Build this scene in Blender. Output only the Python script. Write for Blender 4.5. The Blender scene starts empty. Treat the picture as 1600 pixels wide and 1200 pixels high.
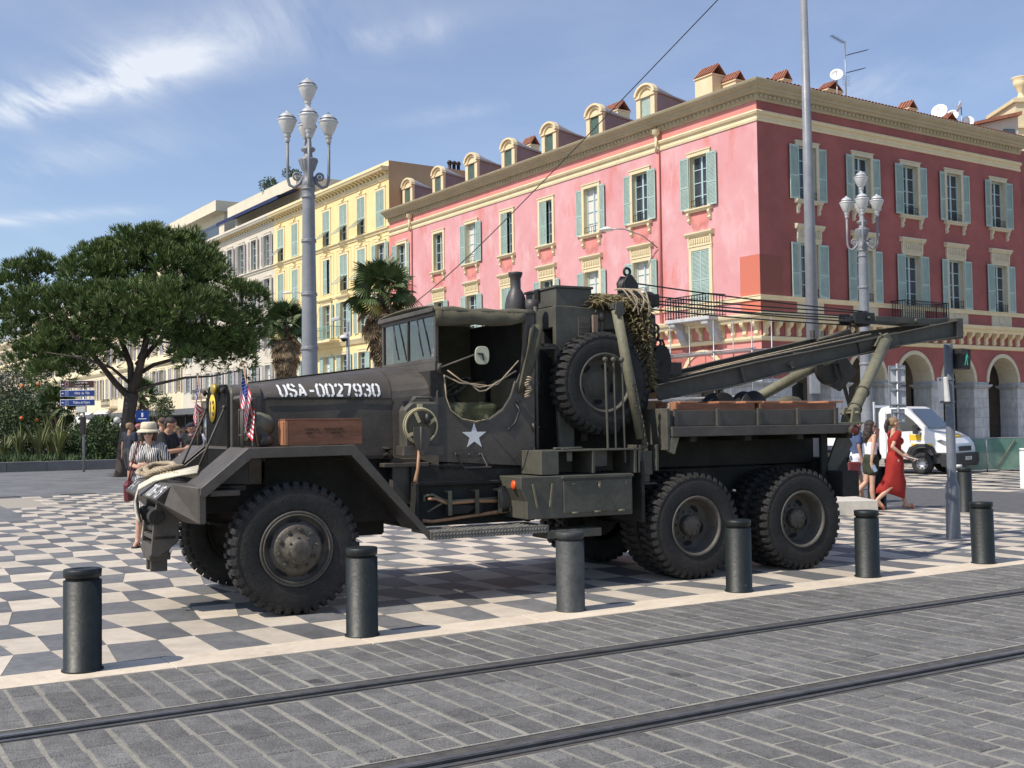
import bpy, bmesh, math, random
from mathutils import Vector, Matrix, Euler, Quaternion
from mathutils.bvhtree import BVHTree
R_ = random.Random(7)
rad = math.radians
sc = bpy.context.scene
col = sc.collection

# ---------------------------------------------------------------- camera, sky, sun, exposure
FPX = 1761.0; EYE = 1.57; PITCH = math.atan(65/FPX); ROLL = .0142
CF = Vector((0, math.cos(PITCH), math.sin(PITCH)))
_R0 = Vector((1, 0, 0)); _U0 = Vector((0, -math.sin(PITCH), math.cos(PITCH)))
CU = _U0*math.cos(ROLL) + _R0*math.sin(ROLL)
CR = _R0*math.cos(ROLL) - _U0*math.sin(ROLL)
CO = Vector((0, 0, EYE))
cam = bpy.data.objects.new('camera', bpy.data.cameras.new('camera')); col.objects.link(cam)
cam.matrix_world = Matrix(((CR.x, CU.x, -CF.x, CO.x), (CR.y, CU.y, -CF.y, CO.y), (CR.z, CU.z, -CF.z, CO.z), (0, 0, 0, 1)))
cam.data.sensor_width = 36; cam.data.lens = 36*FPX/1600
cam.data.clip_start = .1; cam.data.clip_end = 3000
sc.camera = cam

SUN_AZ = rad(32.6); SUN_EL = rad(50.5)
w = bpy.data.worlds.new('World'); sc.world = w; w.use_nodes = True
nt = w.node_tree; N = nt.nodes; L = nt.links; N.clear()
out = N.new('ShaderNodeOutputWorld'); bg = N.new('ShaderNodeBackground'); bg.inputs[1].default_value = .125
sky = N.new('ShaderNodeTexSky'); sky.sky_type = 'NISHITA'; sky.sun_disc = False
sky.sun_elevation = SUN_EL; sky.sun_rotation = rad(237); sky.altitude = 10; sky.air_density = 1.0; sky.dust_density = .6; sky.ozone_density = 2.6
# thin cirrus: stretched noise on a plane overhead (a property of the sky itself)
tc = N.new('ShaderNodeTexCoord'); sep = N.new('ShaderNodeSeparateXYZ'); L.new(tc.outputs['Generated'], sep.inputs[0])
def mth(op, a, b=None, c=None):
    n = N.new('ShaderNodeMath'); n.operation = op
    for i, v in enumerate((a, b, c)):
        if v is None: continue
        if isinstance(v, (int, float)): n.inputs[i].default_value = v
        else: L.new(v, n.inputs[i])
    return n.outputs[0]
zc = mth('MAXIMUM', sep.outputs[2], .04)
cx = mth('DIVIDE', sep.outputs[0], zc); cy = mth('DIVIDE', sep.outputs[1], zc)
cmb = N.new('ShaderNodeCombineXYZ'); L.new(cx, cmb.inputs[0]); L.new(cy, cmb.inputs[1])
def cloud(scale, rot, stretch, lo, hi, off):
    mp = N.new('ShaderNodeMapping'); mp.inputs['Rotation'].default_value = (0, 0, rot); mp.inputs['Scale'].default_value = (scale, scale*stretch, 1); mp.inputs['Location'].default_value = (off[0], off[1], 0)
    L.new(cmb.outputs[0], mp.inputs[0])
    n = N.new('ShaderNodeTexNoise'); n.inputs['Scale'].default_value = 1; n.inputs['Detail'].default_value = 9; n.inputs['Roughness'].default_value = .62; n.inputs['Distortion'].default_value = .5
    L.new(mp.outputs[0], n.inputs['Vector'])
    r = N.new('ShaderNodeMapRange'); r.interpolation_type = 'SMOOTHSTEP'; r.inputs[1].default_value = lo; r.inputs[2].default_value = hi
    L.new(n.outputs[0], r.inputs[0]); return r.outputs[0]
c1 = cloud(.42, rad(-25), .55, .46, .78, (3.1, 1.7)); c2 = cloud(.9, rad(-38), .3, .5, .82, (8.2, 4.4))
# a brighter streak low on the left and a patch further right
def bank(ax, ay, sx, sy, ang):
    dx = mth('SUBTRACT', cx, ax); dy = mth('SUBTRACT', cy, ay)
    u = mth('ADD', mth('MULTIPLY', dx, math.cos(ang)/sx), mth('MULTIPLY', dy, math.sin(ang)/sx))
    v = mth('ADD', mth('MULTIPLY', dx, -math.sin(ang)/sy), mth('MULTIPLY', dy, math.cos(ang)/sy))
    d = mth('ADD', mth('MULTIPLY', u, u), mth('MULTIPLY', v, v))
    return mth('POWER', 2.718, mth('MULTIPLY', d, -1.0))
def skyxy(px, py):
    d = CF + CR*((px-800)/FPX) - CU*((py-600)/FPX); d.normalize(); return d.x/d.z, d.y/d.z
def streak(p0, p1, wd, amp):
    A = skyxy(*p0); B = skyxy(*p1); dx, dy = B[0]-A[0], B[1]-A[1]; ln = math.hypot(dx, dy)
    return mth('MULTIPLY', bank((A[0]+B[0])/2, (A[1]+B[1])/2, ln*.52, wd, math.atan2(dy, dx)), amp)
bs = None
for p0, p1, wd, amp in (((-80, 200), (260, 95), .14, .85), ((60, 165), (240, 100), .09, .5), ((120, 150), (470, 10), .17, .62), ((520, 80), (690, 35), .10, .62), ((-80, 352), (190, 330), .13, .55), ((640, 190), (790, 160), .08, .3), ((1180, 190), (1560, 90), .25, .3), ((-60, 290), (300, 200), .2, .25)):
    q_ = streak(p0, p1, wd, amp); bs = q_ if bs is None else mth('ADD', bs, q_)
rag = cloud(3.4, rad(30), .30, .30, .72, (1.3, 5.2))
m = mth('ADD', mth('MULTIPLY', c1, .16), mth('MULTIPLY', c2, .13)); m = mth('ADD', m, mth('MULTIPLY', bs, rag))
m = mth('MINIMUM', mth('ADD', m, .045), .8)
mix = N.new('ShaderNodeMixRGB'); L.new(m, mix.inputs[0]); L.new(sky.outputs[0], mix.inputs[1]); mix.inputs[2].default_value = (6.3, 6.6, 7.0, 1)
hs = N.new('ShaderNodeHueSaturation'); hs.inputs['Hue'].default_value = .508; hs.inputs['Saturation'].default_value = .98; hs.inputs['Value'].default_value = 1.2
L.new(mix.outputs[0], hs.inputs['Color']); L.new(hs.outputs[0], bg.inputs[0]); L.new(bg.outputs[0], out.inputs[0])

sun = bpy.data.objects.new('sun', bpy.data.lights.new('sun', 'SUN')); col.objects.link(sun)
sun.data.energy = 5.0; sun.data.angle = rad(.53); sun.data.color = (1.0, .92, .80)
sun.rotation_euler = Vector((math.cos(SUN_AZ)*math.cos(SUN_EL), math.sin(SUN_AZ)*math.cos(SUN_EL), -math.sin(SUN_EL))).to_track_quat('-Z', 'Y').to_euler()
sun.location = (-20, -8, 30)
sc.view_settings.view_transform = 'Standard'; sc.view_settings.look = 'None'; sc.view_settings.exposure = 0.0; sc.view_settings.gamma = 1
sc.cycles.max_bounces = 6; sc.cycles.diffuse_bounces = 3; sc.cycles.transparent_max_bounces = 12

# ---------------------------------------------------------------- places measured against the camera
def ray(px, py): return CF + CR*((px-800)/FPX) - CU*((py-600)/FPX)
def gnd(px, py, z=0):
    d = ray(px, py); return CO + d*((z-EYE)/d.z)
def at(px, py, Y):
    d = ray(px, py); return CO + d*(Y/d.y)
def project(p):
    d = Vector(p)-CO; k = d.dot(CF); return (800+FPX*d.dot(CR)/k, 600-FPX*d.dot(CU)/k, k)

# ---------------------------------------------------------------- materials
MT = {}
def mat(name, c1, c2=None, rough=.75, scale=3, bump=0, bscale=30, metal=0, detail=5, c3=None, vary=0, spec=.5, isl=False, stretch=None, alpha=None, sheen=0, lo=.35, hi=.65, dirt=0, trans=0, macro=0, mscale=.4, spots=0, chips=None, cth=.66):
    if name in MT: return MT[name]
    m = bpy.data.materials.new(name); m.use_nodes = True; nt = m.node_tree; n = nt.nodes; l = nt.links
    b = n['Principled BSDF']; b.inputs['Roughness'].default_value = rough; b.inputs['Metallic'].default_value = metal; b.inputs['Specular IOR Level'].default_value = spec
    b.inputs['Base Color'].default_value = (*c1, 1)
    tc = n.new('ShaderNodeTexCoord'); co = tc.outputs['Object']
    if stretch:
        mp = n.new('ShaderNodeMapping'); mp.inputs['Scale'].default_value = stretch; l.new(co, mp.inputs[0]); co = mp.outputs[0]
    colr = None
    if c2 is not None:
        t = n.new('ShaderNodeTexNoise'); t.inputs['Scale'].default_value = scale; t.inputs['Detail'].default_value = detail; t.inputs['Roughness'].default_value = .6; l.new(co, t.inputs['Vector'])
        r = n.new('ShaderNodeValToRGB'); e = r.color_ramp.elements; e[0].position = lo; e[0].color = (*c1, 1); e[1].position = hi; e[1].color = (*c2, 1)
        if c3 is not None:
            x = e.new(min(.98, hi+.12)); x.color = (*c3, 1)
        l.new(t.outputs[0], r.inputs[0]); colr = r.outputs[0]
    if dirt:
        t2 = n.new('ShaderNodeTexNoise'); t2.inputs['Scale'].default_value = scale*5.3; t2.inputs['Detail'].default_value = 8; t2.inputs['Roughness'].default_value = .7; l.new(co, t2.inputs['Vector'])
        mr = n.new('ShaderNodeMapRange'); mr.inputs[1].default_value = .3; mr.inputs[2].default_value = .75; mr.inputs[3].default_value = 1-dirt; mr.inputs[4].default_value = 1+dirt*.6; l.new(t2.outputs[0], mr.inputs[0])
        mx = n.new('ShaderNodeMixRGB'); mx.blend_type = 'MULTIPLY'; mx.inputs[0].default_value = 1
        if colr is None: mx.inputs[1].default_value = (*c1, 1)
        else: l.new(colr, mx.inputs[1])
        l.new(mr.outputs[0], mx.inputs[2]); colr = mx.outputs[0]
    def mul(fac, colr):
        mx = n.new('ShaderNodeMixRGB'); mx.blend_type = 'MULTIPLY'; mx.inputs[0].default_value = 1
        if colr is None: mx.inputs[1].default_value = (*c1, 1)
        else: l.new(colr, mx.inputs[1])
        l.new(fac, mx.inputs[2]); return mx.outputs[0]
    if macro:
        t3 = n.new('ShaderNodeTexNoise'); t3.inputs['Scale'].default_value = mscale; t3.inputs['Detail'].default_value = 7; t3.inputs['Roughness'].default_value = .65; l.new(tc.outputs['Object'], t3.inputs['Vector'])
        mr = n.new('ShaderNodeMapRange'); mr.inputs[1].default_value = .32; mr.inputs[2].default_value = .68; mr.inputs[3].default_value = 1-macro; mr.inputs[4].default_value = 1+macro*.5; l.new(t3.outputs[0], mr.inputs[0]); colr = mul(mr.outputs[0], colr)
    if spots:
        vo = n.new('ShaderNodeTexVoronoi'); vo.inputs['Scale'].default_value = spots; vo.inputs['Randomness'].default_value = 1; nz = n.new('ShaderNodeTexNoise'); nz.inputs['Scale'].default_value = 14; l.new(tc.outputs['Object'], nz.inputs['Vector'])
        va = n.new('ShaderNodeVectorMath'); va.operation = 'MULTIPLY_ADD'; l.new(nz.outputs['Color'], va.inputs[0]); va.inputs[1].default_value = (.09, .09, 0); l.new(tc.outputs['Object'], va.inputs[2]); l.new(va.outputs[0], vo.inputs['Vector'])
        sz = n.new('ShaderNodeSeparateColor'); l.new(vo.outputs['Color'], sz.inputs[0]); th_ = n.new('ShaderNodeMath'); th_.operation = 'MULTIPLY'; l.new(sz.outputs[0], th_.inputs[0]); th_.inputs[1].default_value = .14
        lt = n.new('ShaderNodeMath'); lt.operation = 'SUBTRACT'; l.new(vo.outputs['Distance'], lt.inputs[0]); l.new(th_.outputs[0], lt.inputs[1]); mr = n.new('ShaderNodeMapRange'); mr.inputs[1].default_value = -.01; mr.inputs[2].default_value = .02; mr.inputs[3].default_value = .55; l.new(lt.outputs[0], mr.inputs[0]); colr = mul(mr.outputs[0], colr)
    if chips:
        t4 = n.new('ShaderNodeTexNoise'); t4.inputs['Scale'].default_value = 38; t4.inputs['Detail'].default_value = 5; t4.inputs['Roughness'].default_value = .75; l.new(tc.outputs['Object'], t4.inputs['Vector'])
        t5 = n.new('ShaderNodeTexNoise'); t5.inputs['Scale'].default_value = 2.5; l.new(tc.outputs['Object'], t5.inputs['Vector']); ad = n.new('ShaderNodeMath'); ad.operation = 'MULTIPLY_ADD'; l.new(t5.outputs[0], ad.inputs[0]); ad.inputs[1].default_value = .35; ad.inputs[2].default_value = -.175
        a2 = n.new('ShaderNodeMath'); l.new(t4.outputs[0], a2.inputs[0]); l.new(ad.outputs[0], a2.inputs[1])
        mr = n.new('ShaderNodeMapRange'); mr.inputs[1].default_value = cth; mr.inputs[2].default_value = cth+.04; l.new(a2.outputs[0], mr.inputs[0])
        mx = n.new('ShaderNodeMixRGB'); l.new(mr.outputs[0], mx.inputs[0]); mx.inputs[2].default_value = (*chips, 1)
        if colr is None: mx.inputs[1].default_value = (*c1, 1)
        else: l.new(colr, mx.inputs[1])
        colr = mx.outputs[0]
    if vary:
        oi = n.new('ShaderNodeObjectInfo'); v = oi.outputs['Random']
        if isl:
            g = n.new('ShaderNodeNewGeometry'); a = n.new('ShaderNodeMath'); a.operation = 'ADD'; l.new(v, a.inputs[0]); l.new(g.outputs['Random Per Island'], a.inputs[1])
            f = n.new('ShaderNodeMath'); f.operation = 'FRACT'; l.new(a.outputs[0], f.inputs[0]); v = f.outputs[0]
        mr = n.new('ShaderNodeMapRange'); mr.inputs[3].default_value = 1-vary; mr.inputs[4].default_value = 1+vary; l.new(v, mr.inputs[0])
        mx = n.new('ShaderNodeMixRGB'); mx.blend_type = 'MULTIPLY'; mx.inputs[0].default_value = 1
        if colr is None: mx.inputs[1].default_value = (*c1, 1)
        else: l.new(colr, mx.inputs[1])
        l.new(mr.outputs[0], mx.inputs[2]); colr = mx.outputs[0]
    if colr is not None: l.new(colr, b.inputs['Base Color'])
    if bump:
        t = n.new('ShaderNodeTexNoise'); t.inputs['Scale'].default_value = bscale; t.inputs['Detail'].default_value = 6; l.new(co, t.inputs['Vector'])
        bp = n.new('ShaderNodeBump'); bp.inputs['Strength'].default_value = bump; bp.inputs['Distance'].default_value = .02; l.new(t.outputs[0], bp.inputs['Height']); l.new(bp.outputs[0], b.inputs['Normal'])
        rr = n.new('ShaderNodeMapRange'); rr.inputs[3].default_value = max(.05, rough-.12); rr.inputs[4].default_value = min(1, rough+.12); l.new(t.outputs[0], rr.inputs[0]); l.new(rr.outputs[0], b.inputs['Roughness'])
    if trans: b.inputs['Transmission Weight'].default_value = trans
    if alpha is not None: b.inputs['Alpha'].default_value = alpha
    MT[name] = m; return m

# ---------------------------------------------------------------- mesh builder
class MB:
    def __init__(s): s.v = []; s.f = []; s.m = []; s.sm = []
    def add(s, vs, fs, mi=0, sm=False):
        o = len(s.v); s.v += [tuple(q) for q in vs]
        for f in fs: s.f.append(tuple(i+o for i in f)); s.m.append(mi); s.sm.append(sm)
        return s
    def box(s, x0, x1, y0, y1, z0, z1, mi=0, M=None):
        vs = [Vector((x, y, z)) for x in (x0, x1) for y in (y0, y1) for z in (z0, z1)]
        if M is not None: vs = [M @ q for q in vs]
        return s.add(vs, [(0, 1, 3, 2), (4, 6, 7, 5), (0, 4, 5, 1), (2, 3, 7, 6), (0, 2, 6, 4), (1, 5, 7, 3)], mi)
    def beam(s, a, b, w, h, up=(0, 0, 1), mi=0):
        a = Vector(a); b = Vector(b); d = (b-a).normalized(); u = Vector(up); r = d.cross(u)
        if r.length < 1e-4: r = d.cross(Vector((1, 0, 0)))
        r.normalize(); u = r.cross(d)
        vs = [p + r*(i*w/2) + u*(j*h/2) for p in (a, b) for i in (-1, 1) for j in (-1, 1)]
        return s.add(vs, [(0, 1, 3, 2), (4, 6, 7, 5), (0, 4, 5, 1), (2, 3, 7, 6), (0, 2, 6, 4), (1, 5, 7, 3)], mi)
    def tube(s, path, r, n=8, mi=0, caps=True, closed=False):
        P = [Vector(p) for p in path]; rs = r if isinstance(r, (list, tuple)) else [r]*len(P)
        vs = []; k = len(P); u = None
        for i, p in enumerate(P):
            if closed: t = P[(i+1) % k]-P[i-1]
            else: t = P[min(i+1, k-1)]-P[max(i-1, 0)]
            t.normalize()
            if u is None:
                u = t.orthogonal().normalized()
            else:
                u = (u - t*u.dot(t))
                if u.length < 1e-5: u = t.orthogonal()
                u.normalize()
            w_ = t.cross(u)
            for j in range(n):
                a = 2*math.pi*j/n; vs.append(p + (u*math.cos(a)+w_*math.sin(a))*rs[i])
        fs = []
        for i in range(k if closed else k-1):
            i2 = (i+1) % k
            for j in range(n): fs.append((i*n+j, i*n+(j+1) % n, i2*n+(j+1) % n, i2*n+j))
        s.add(vs, fs, mi, True)
        if caps and not closed:
            o = len(s.v)-len(vs)
            s.f.append(tuple(o+j for j in reversed(range(n)))); s.m.append(mi); s.sm.append(False)
            s.f.append(tuple(o+(k-1)*n+j for j in range(n))); s.m.append(mi); s.sm.append(False)
        return s
    def cyl(s, a, b, r0, r1=None, n=16, mi=0, caps=True): return s.tube([a, b], [r0, r0 if r1 is None else r1], n, mi, caps)
    def lathe(s, prof, o=(0, 0, 0), ax=(0, 0, 1), n=24, mi=0, sm=True, arc=None, capends=False):
        # prof: (radius, height along ax)
        ax = Vector(ax).normalized(); o = Vector(o)
        u = Vector((0, 0, 1)) if abs(ax.z) < .5 else Vector((1, 0, 0)); u = (u-ax*u.dot(ax)).normalized(); w_ = ax.cross(u)
        vs = []
        for r, h in prof:
            for j in range(n):
                a = 2*math.pi*j/n; vs.append(o+ax*h+(u*math.cos(a)+w_*math.sin(a))*r)
        fs = []
        for i in range(len(prof)-1):
            for j in range(n): fs.append((i*n+j, i*n+(j+1) % n, (i+1)*n+(j+1) % n, (i+1)*n+j))
        s.add(vs, fs, mi, sm)
        if capends:
            oo = len(s.v)-len(vs)
            for e in (0, (len(prof)-1)*n): s.f.append(tuple(oo+e+j for j in range(n))); s.m.append(mi); s.sm.append(False)
        return s
    def sphere(s, c, r, n=12, mi=0, sq=(1, 1, 1)):
        prof = [(max(1e-4, math.sin(math.pi*i/n)), -math.cos(math.pi*i/n)) for i in range(n+1)]
        o = len(s.v); s.lathe(prof, (0, 0, 0), (0, 0, 1), n+2, mi)
        c = Vector(c)
        for i in range(o, len(s.v)):
            q = s.v[i]; s.v[i] = (c.x+q[0]*r*sq[0], c.y+q[1]*r*sq[1], c.z+q[2]*r*sq[2])
        return s
    def prism(s, poly, axis, d0, d1, mi=0, M=None):
        # poly: 2D points; axis 'y': poly=(x,z); 'x': poly=(y,z); 'z': poly=(x,y)
        def P(q, d):
            v = {'y': (q[0], d, q[1]), 'x': (d, q[0], q[1]), 'z': (q[0], q[1], d)}[axis]
            v = Vector(v); return M @ v if M is not None else v
        k = len(poly); vs = [P(q, d0) for q in poly]+[P(q, d1) for q in poly]
        fs = [tuple(range(k)), tuple(reversed(range(k, 2*k)))]+[(i, k+i, k+(i+1) % k, (i+1) % k) for i in range(k)]
        return s.add(vs, fs, mi)
    def torus(s, c, ax, R, r, n=32, k=8, mi=0):
        ax = Vector(ax).normalized(); u = ax.orthogonal().normalized(); w_ = ax.cross(u); c = Vector(c)
        return s.tube([c+(u*math.cos(2*math.pi*i/n)+w_*math.sin(2*math.pi*i/n))*R for i in range(n)], r, k, mi, closed=True)
    def build(s, name, mats, parent=None, bevel=0, loc=None, rot=None, recalc=True, seg=1, mesh_only=False):
        me = bpy.data.meshes.new(name); me.from_pydata(s.v, [], s.f)
        if not isinstance(mats, (list, tuple)): mats = [mats]
        for q in mats: me.materials.append(q)
        me.polygons.foreach_set('material_index', s.m); me.polygons.foreach_set('use_smooth', s.sm)
        if recalc:
            b = bmesh.new(); b.from_mesh(me); bmesh.ops.recalc_face_normals(b, faces=b.faces); b.to_mesh(me); b.free()
        me.update()
        if mesh_only: return me
        o = bpy.data.objects.new(name, me); col.objects.link(o)
        if parent is not None: o.parent = parent
        if loc is not None: o.location = loc
        if rot is not None: o.rotation_euler = rot
        if bevel:
            md = o.modifiers.new('bevel', 'BEVEL'); md.width = bevel; md.segments = seg; md.limit_method = 'ANGLE'; md.angle_limit = rad(40); md.harden_normals = False
        return o

def tag(o, label=None, cat=None, group=None, kind=None):
    if label: o['label'] = label
    if cat: o['category'] = cat
    if group: o['group'] = group
    if kind: o['kind'] = kind
    return o
def empty(name, loc=(0, 0, 0), rz=0, parent=None):
    o = bpy.data.objects.new(name, None); col.objects.link(o); o.location = loc; o.rotation_euler = (0, 0, rz); o.empty_display_size = .2
    if parent is not None: o.parent = parent
    return o
def obj(name, me, parent=None, loc=None, rot=None, scale=None):
    o = bpy.data.objects.new(name, me); col.objects.link(o)
    if parent is not None: o.parent = parent
    if loc is not None: o.location = loc
    if rot is not None: o.rotation_euler = rot
    if scale is not None: o.scale = scale
    return o
def copy_tree(o, parent=None):
    c = o.copy(); col.objects.link(c); c.parent = parent
    for ch in list(o.children): copy_tree(ch, c)
    return c
def fr(org, th):
    t = Vector((math.cos(th), math.sin(th), 0)); n = Vector((-math.sin(th), math.cos(th), 0)); return (Vector(org), t, n)
TXT = {}
def text_mesh(s, size, mt, thick=.002, align='CENTER', bold=0.0):
    k = (s, size, mt.name, thick, align)
    if k in TXT: return TXT[k]
    cu = bpy.data.curves.new('t', 'FONT'); cu.body = s; cu.size = size; cu.align_x = align; cu.align_y = 'CENTER'; cu.extrude = thick/2; cu.resolution_u = 2; cu.offset = bold*size
    o = bpy.data.objects.new('t', cu); col.objects.link(o); bpy.context.view_layer.update()
    me = bpy.data.meshes.new_from_object(o.evaluated_get(bpy.context.evaluated_depsgraph_get())); me.materials.clear(); me.materials.append(mt)
    bpy.data.objects.remove(o); TXT[k] = me; return me
# ================================================================ GROUND
AS = rad(31.3)
ORG, US, VS = fr((0, 0, 0), AS)
def S(a, b, z=0): return US*a+VS*b+Vector((0, 0, z))
m_ground = mat('far paving', (.20, .195, .185), (.26, .25, .235), .85, 1.5, .15, 60, dirt=.15)
m_mortar = mat('sandy mortar', (.27, .26, .225), (.36, .345, .30), .95, 30, .4, 160, dirt=.3, macro=.25, mscale=.8)
m_sett = mat('grey setts', (.138, .136, .132), (.205, .20, .19), .7, 7, .6, 80, vary=.17, isl=True, dirt=.38, macro=.22, mscale=.7, spots=1.3)
m_joint = mat('tile joint', (.30, .27, .23), (.36, .33, .28), .9, 20)
m_cream = mat('cream limestone', (.52, .455, .37), (.62, .55, .455), .62, 2.2, .12, 60, vary=.12, isl=True, dirt=.16, stretch=(1, 1.6, 1), macro=.14, mscale=.5, spots=.9)
m_slate = mat('grey limestone', (.135, .137, .142), (.185, .186, .188), .6, 2.5, .15, 60, vary=.18, isl=True, dirt=.3, macro=.16, mscale=.5, spots=.8)
m_kerb = mat('pale kerb stone', (.62, .53, .41), (.70, .61, .49), .7, 3, .1, 50, vary=.06, dirt=.16, macro=.12, mscale=.9, spots=1.2)
m_rail = mat('rail steel', (.075, .073, .072), (.12, .118, .115), .5, 8, .1, 60, metal=.3, stretch=(1, 1, 1))
m_head = mat('worn rail head', (.17, .17, .18), (.26, .26, .27), .35, 8, .1, 60, metal=.6, stretch=(1, 1, 1))
m_groove = mat('rail groove', (.05, .048, .045), (.10, .09, .08), .85, 12, .3, 60)
m_dark = mat('dark road paving', (.085, .086, .09), (.13, .13, .132), .75, 5, .3, 60, dirt=.3)
m_slab = mat('grey slabs', (.135, .138, .142), (.185, .186, .188), .62, 1.4, .15, 40, dirt=.2, vary=.1, isl=True)

g = MB(); g.box(-700, 900, -60, 1500, -.6, -.055); tag(g.build('ground', m_ground), 'pale paved ground of the square reaching to the horizon', kind='structure')

# --- tram street of setts
st = MB()
for b0, b1, zt in ((-30, 4.63, -.004), (4.63, 4.92, -.04), (4.92, 6.285, -.004), (6.285, 6.55, -.04), (6.55, 7.59, -.004)): st.prism([(S(-30, b0).x, S(-30, b0).y), (S(120, b0).x, S(120, b0).y), (S(120, b1).x, S(120, b1).y), (S(-30, b1).x, S(-30, b1).y)], 'z', -.06, zt)
street = tag(st.build('street', m_mortar), 'tram street paved with grey setts in sandy mortar', kind='structure')
cand = []
def visible(c, mx=60):
    if (c-CO).dot(CF) < .3: return None
    q = project(c)
    if q[0] < -mx-900 or q[0] > 1600+mx+900 or q[1] > 1200+mx+700: return None
    if q[0] < -mx or q[0] > 1600+mx or q[1] > 1200+mx: return (q[0], q[1], q[2]+500)
    return q
def sett(a0, a1, b0, b1):
    c = S((a0+a1)/2, (b0+b1)/2); q = visible(c)
    if q is None: return
    j = lambda k=.0065: R_.uniform(-k, k)
    A = [S(a0+j(), b0+j()), S(a1+j(), b0+j()), S(a1+j(), b1+j()), S(a0+j(), b1+j())]
    cand.append((q[2], A, R_.uniform(-.0035, .0035)))
bands = [(6.56, 7.585), (4.93, 6.275), (.6, 4.62)]
P = .178
for bi, (b0, b1) in enumerate(bands):
    for k in range(-26, 185):
        a = .95+P*k-.012*(bi); wd = P-R_.uniform(.020, .030)
        if bi == 2:
            ln = .345; off = (ln/2 if k % 2 else 0); b = b1-off
            if off: sett(a, a+wd, b1-off+.008, b1)
            while b > b0:
                l_ = ln*R_.uniform(.96, 1.04); sett(a, a+wd, b-l_+.016, b); b -= l_
        else:
            b = b1; 
            while b > b0+.02:
                l_ = min(R_.uniform(.2, .42), b-b0)
                if b-l_-b0 < .12: l_ = b-b0
                sett(a, a+wd, b-l_+.009, b); b -= l_
cand.sort(key=lambda q: q[0])
def slabmesh(mb, A, top, ins=.004, h=.045, mi=0):
    c = sum(A, Vector())/len(A); k = len(A)
    t = [p+(c-p).normalized()*ins+Vector((0, 0, top)) for p in A]; e = [p+Vector((0, 0, top-.006)) for p in A]; bt = [p+Vector((0, 0, top-h)) for p in A]
    fs = [tuple(range(k))]+[(k+i, k+(i+1) % k, (i+1) % k, i) for i in range(k)]+[(2*k+i, 2*k+(i+1) % k, k+(i+1) % k, k+i) for i in range(k)]
    mb.add(t+e+bt, fs, mi)
for q, A, dz in cand[:300]:
    mb = MB(); slabmesh(mb, A, dz, .007); mb.build('sett', m_sett, street, recalc=False)
mb = MB()
for q, A, dz in cand[300:]: slabmesh(mb, A, dz, .007)
tag(mb.build('distant_setts', m_sett, street, recalc=False), kind='stuff')
# rails: flangeway groove between head and keeper, worn asphalt filler beside them
for b0, b1 in ((6.285, 6.55), (4.63, 4.92)):
    r = MB(); bm_ = (b0+b1)/2
    def strip(x0, x1, z, mi, h=.03):
        Q = [S(-30, x0), S(130, x0), S(130, x1), S(-30, x1)]; r.prism([(p.x, p.y) for p in Q], 'z', z-h, z, mi)
    strip(b0+.002, bm_-.10, -.007, 1); strip(bm_-.10, bm_-.062, -.001, 0); strip(bm_-.062, bm_-.02, -.034, 1, .004); strip(bm_-.02, bm_+.048, .002, 0); strip(bm_-.006, bm_+.034, .0045, 2, .002); strip(bm_+.048, b1-.002, -.008, 1)
    o = r.build('tram_rail', [m_rail, m_groove, m_head], street)

# --- pale kerb strip
mb = MB(); Q = [S(-14, 7.585), S(60, 7.585), S(60, 8.0), S(-14, 8.0)]; mb.prism([(p.x, p.y) for p in Q], 'z', -.05, -.008)
kerb = tag(mb.build('kerb_strip', m_joint), 'flush pale stone strip between street and checkered paving', kind='structure')
a = -13.0
while a < 40:
    ln = R_.uniform(1.35, 1.6); A = [S(a+.003, 7.597), S(a+ln-.003, 7.597), S(a+ln-.003, 7.995), S(a+.003, 7.995)]
    mb = MB(); slabmesh(mb, A, .001+R_.uniform(0, .002), .003); mb.build('kerb_stone', m_kerb, kerb, recalc=False); a += ln

# --- checkered square: rows 0.7 m deep, crooked cross joints
mb = MB(); Q = [S(-12, 8.0), S(16.9, 8.0), S(16.9, 29.5), S(-12, 29.5)]; mb.prism([(p.x, p.y) for p in Q], 'z', -.05, -.007)
plaza = tag(mb.build('plaza', m_joint), 'checkered square of crooked cream and grey stone tiles', kind='structure')
RT = random.Random(3)
NA, NB = 90, 32; W0 = .335
vx = [[-12+W0*i+RT.uniform(-.085, .085)+.05*math.sin(j*1.7+i*.6) for i in range(NA)] for j in range(NB)]
vj = [[0 if j == 0 else RT.uniform(-.012, .012) for i in range(NA)] for j in range(NB)]
tl = []
for j in range(NB-1):
    for i in range(NA-1):
        b0 = 8.0+.7*j; b1 = b0+.7
        if b1 > 29.7 or vx[j][i+1] > 16.9: continue
        if b0 > 25 and vx[j][i] < 3.9+.6*((j) % 2): continue
        A = [S(vx[j][i], b0+vj[j][i]), S(vx[j][i+1], b0+vj[j][i+1]), S(vx[j+1][i+1], b1+vj[j+1][i+1]), S(vx[j+1][i], b1+vj[j+1][i])]
        c = sum(A, Vector())/4; q = visible(c)
        if q is None: continue
        tl.append((q[2], A, (i+j) % 2))
tl.sort(key=lambda q: q[0])
def shrink(A, k):
    c = sum(A, Vector())/len(A); return [p+(c-p).normalized()*k for p in A]
for q, A, k in tl[:300]:
    mb = MB(); slabmesh(mb, shrink(A, .0035), RT.uniform(-.001, .002), .002, .03); mb.build('paving_tile', m_slate if k else m_cream, plaza, recalc=False)
mb = MB()
for q, A, k in tl[300:]: slabmesh(mb, shrink(A, .0045), RT.uniform(-.001, .002), .002, .02, k)
tag(mb.build('distant_tiles', [m_cream, m_slate], plaza, recalc=False), kind='stuff')

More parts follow.
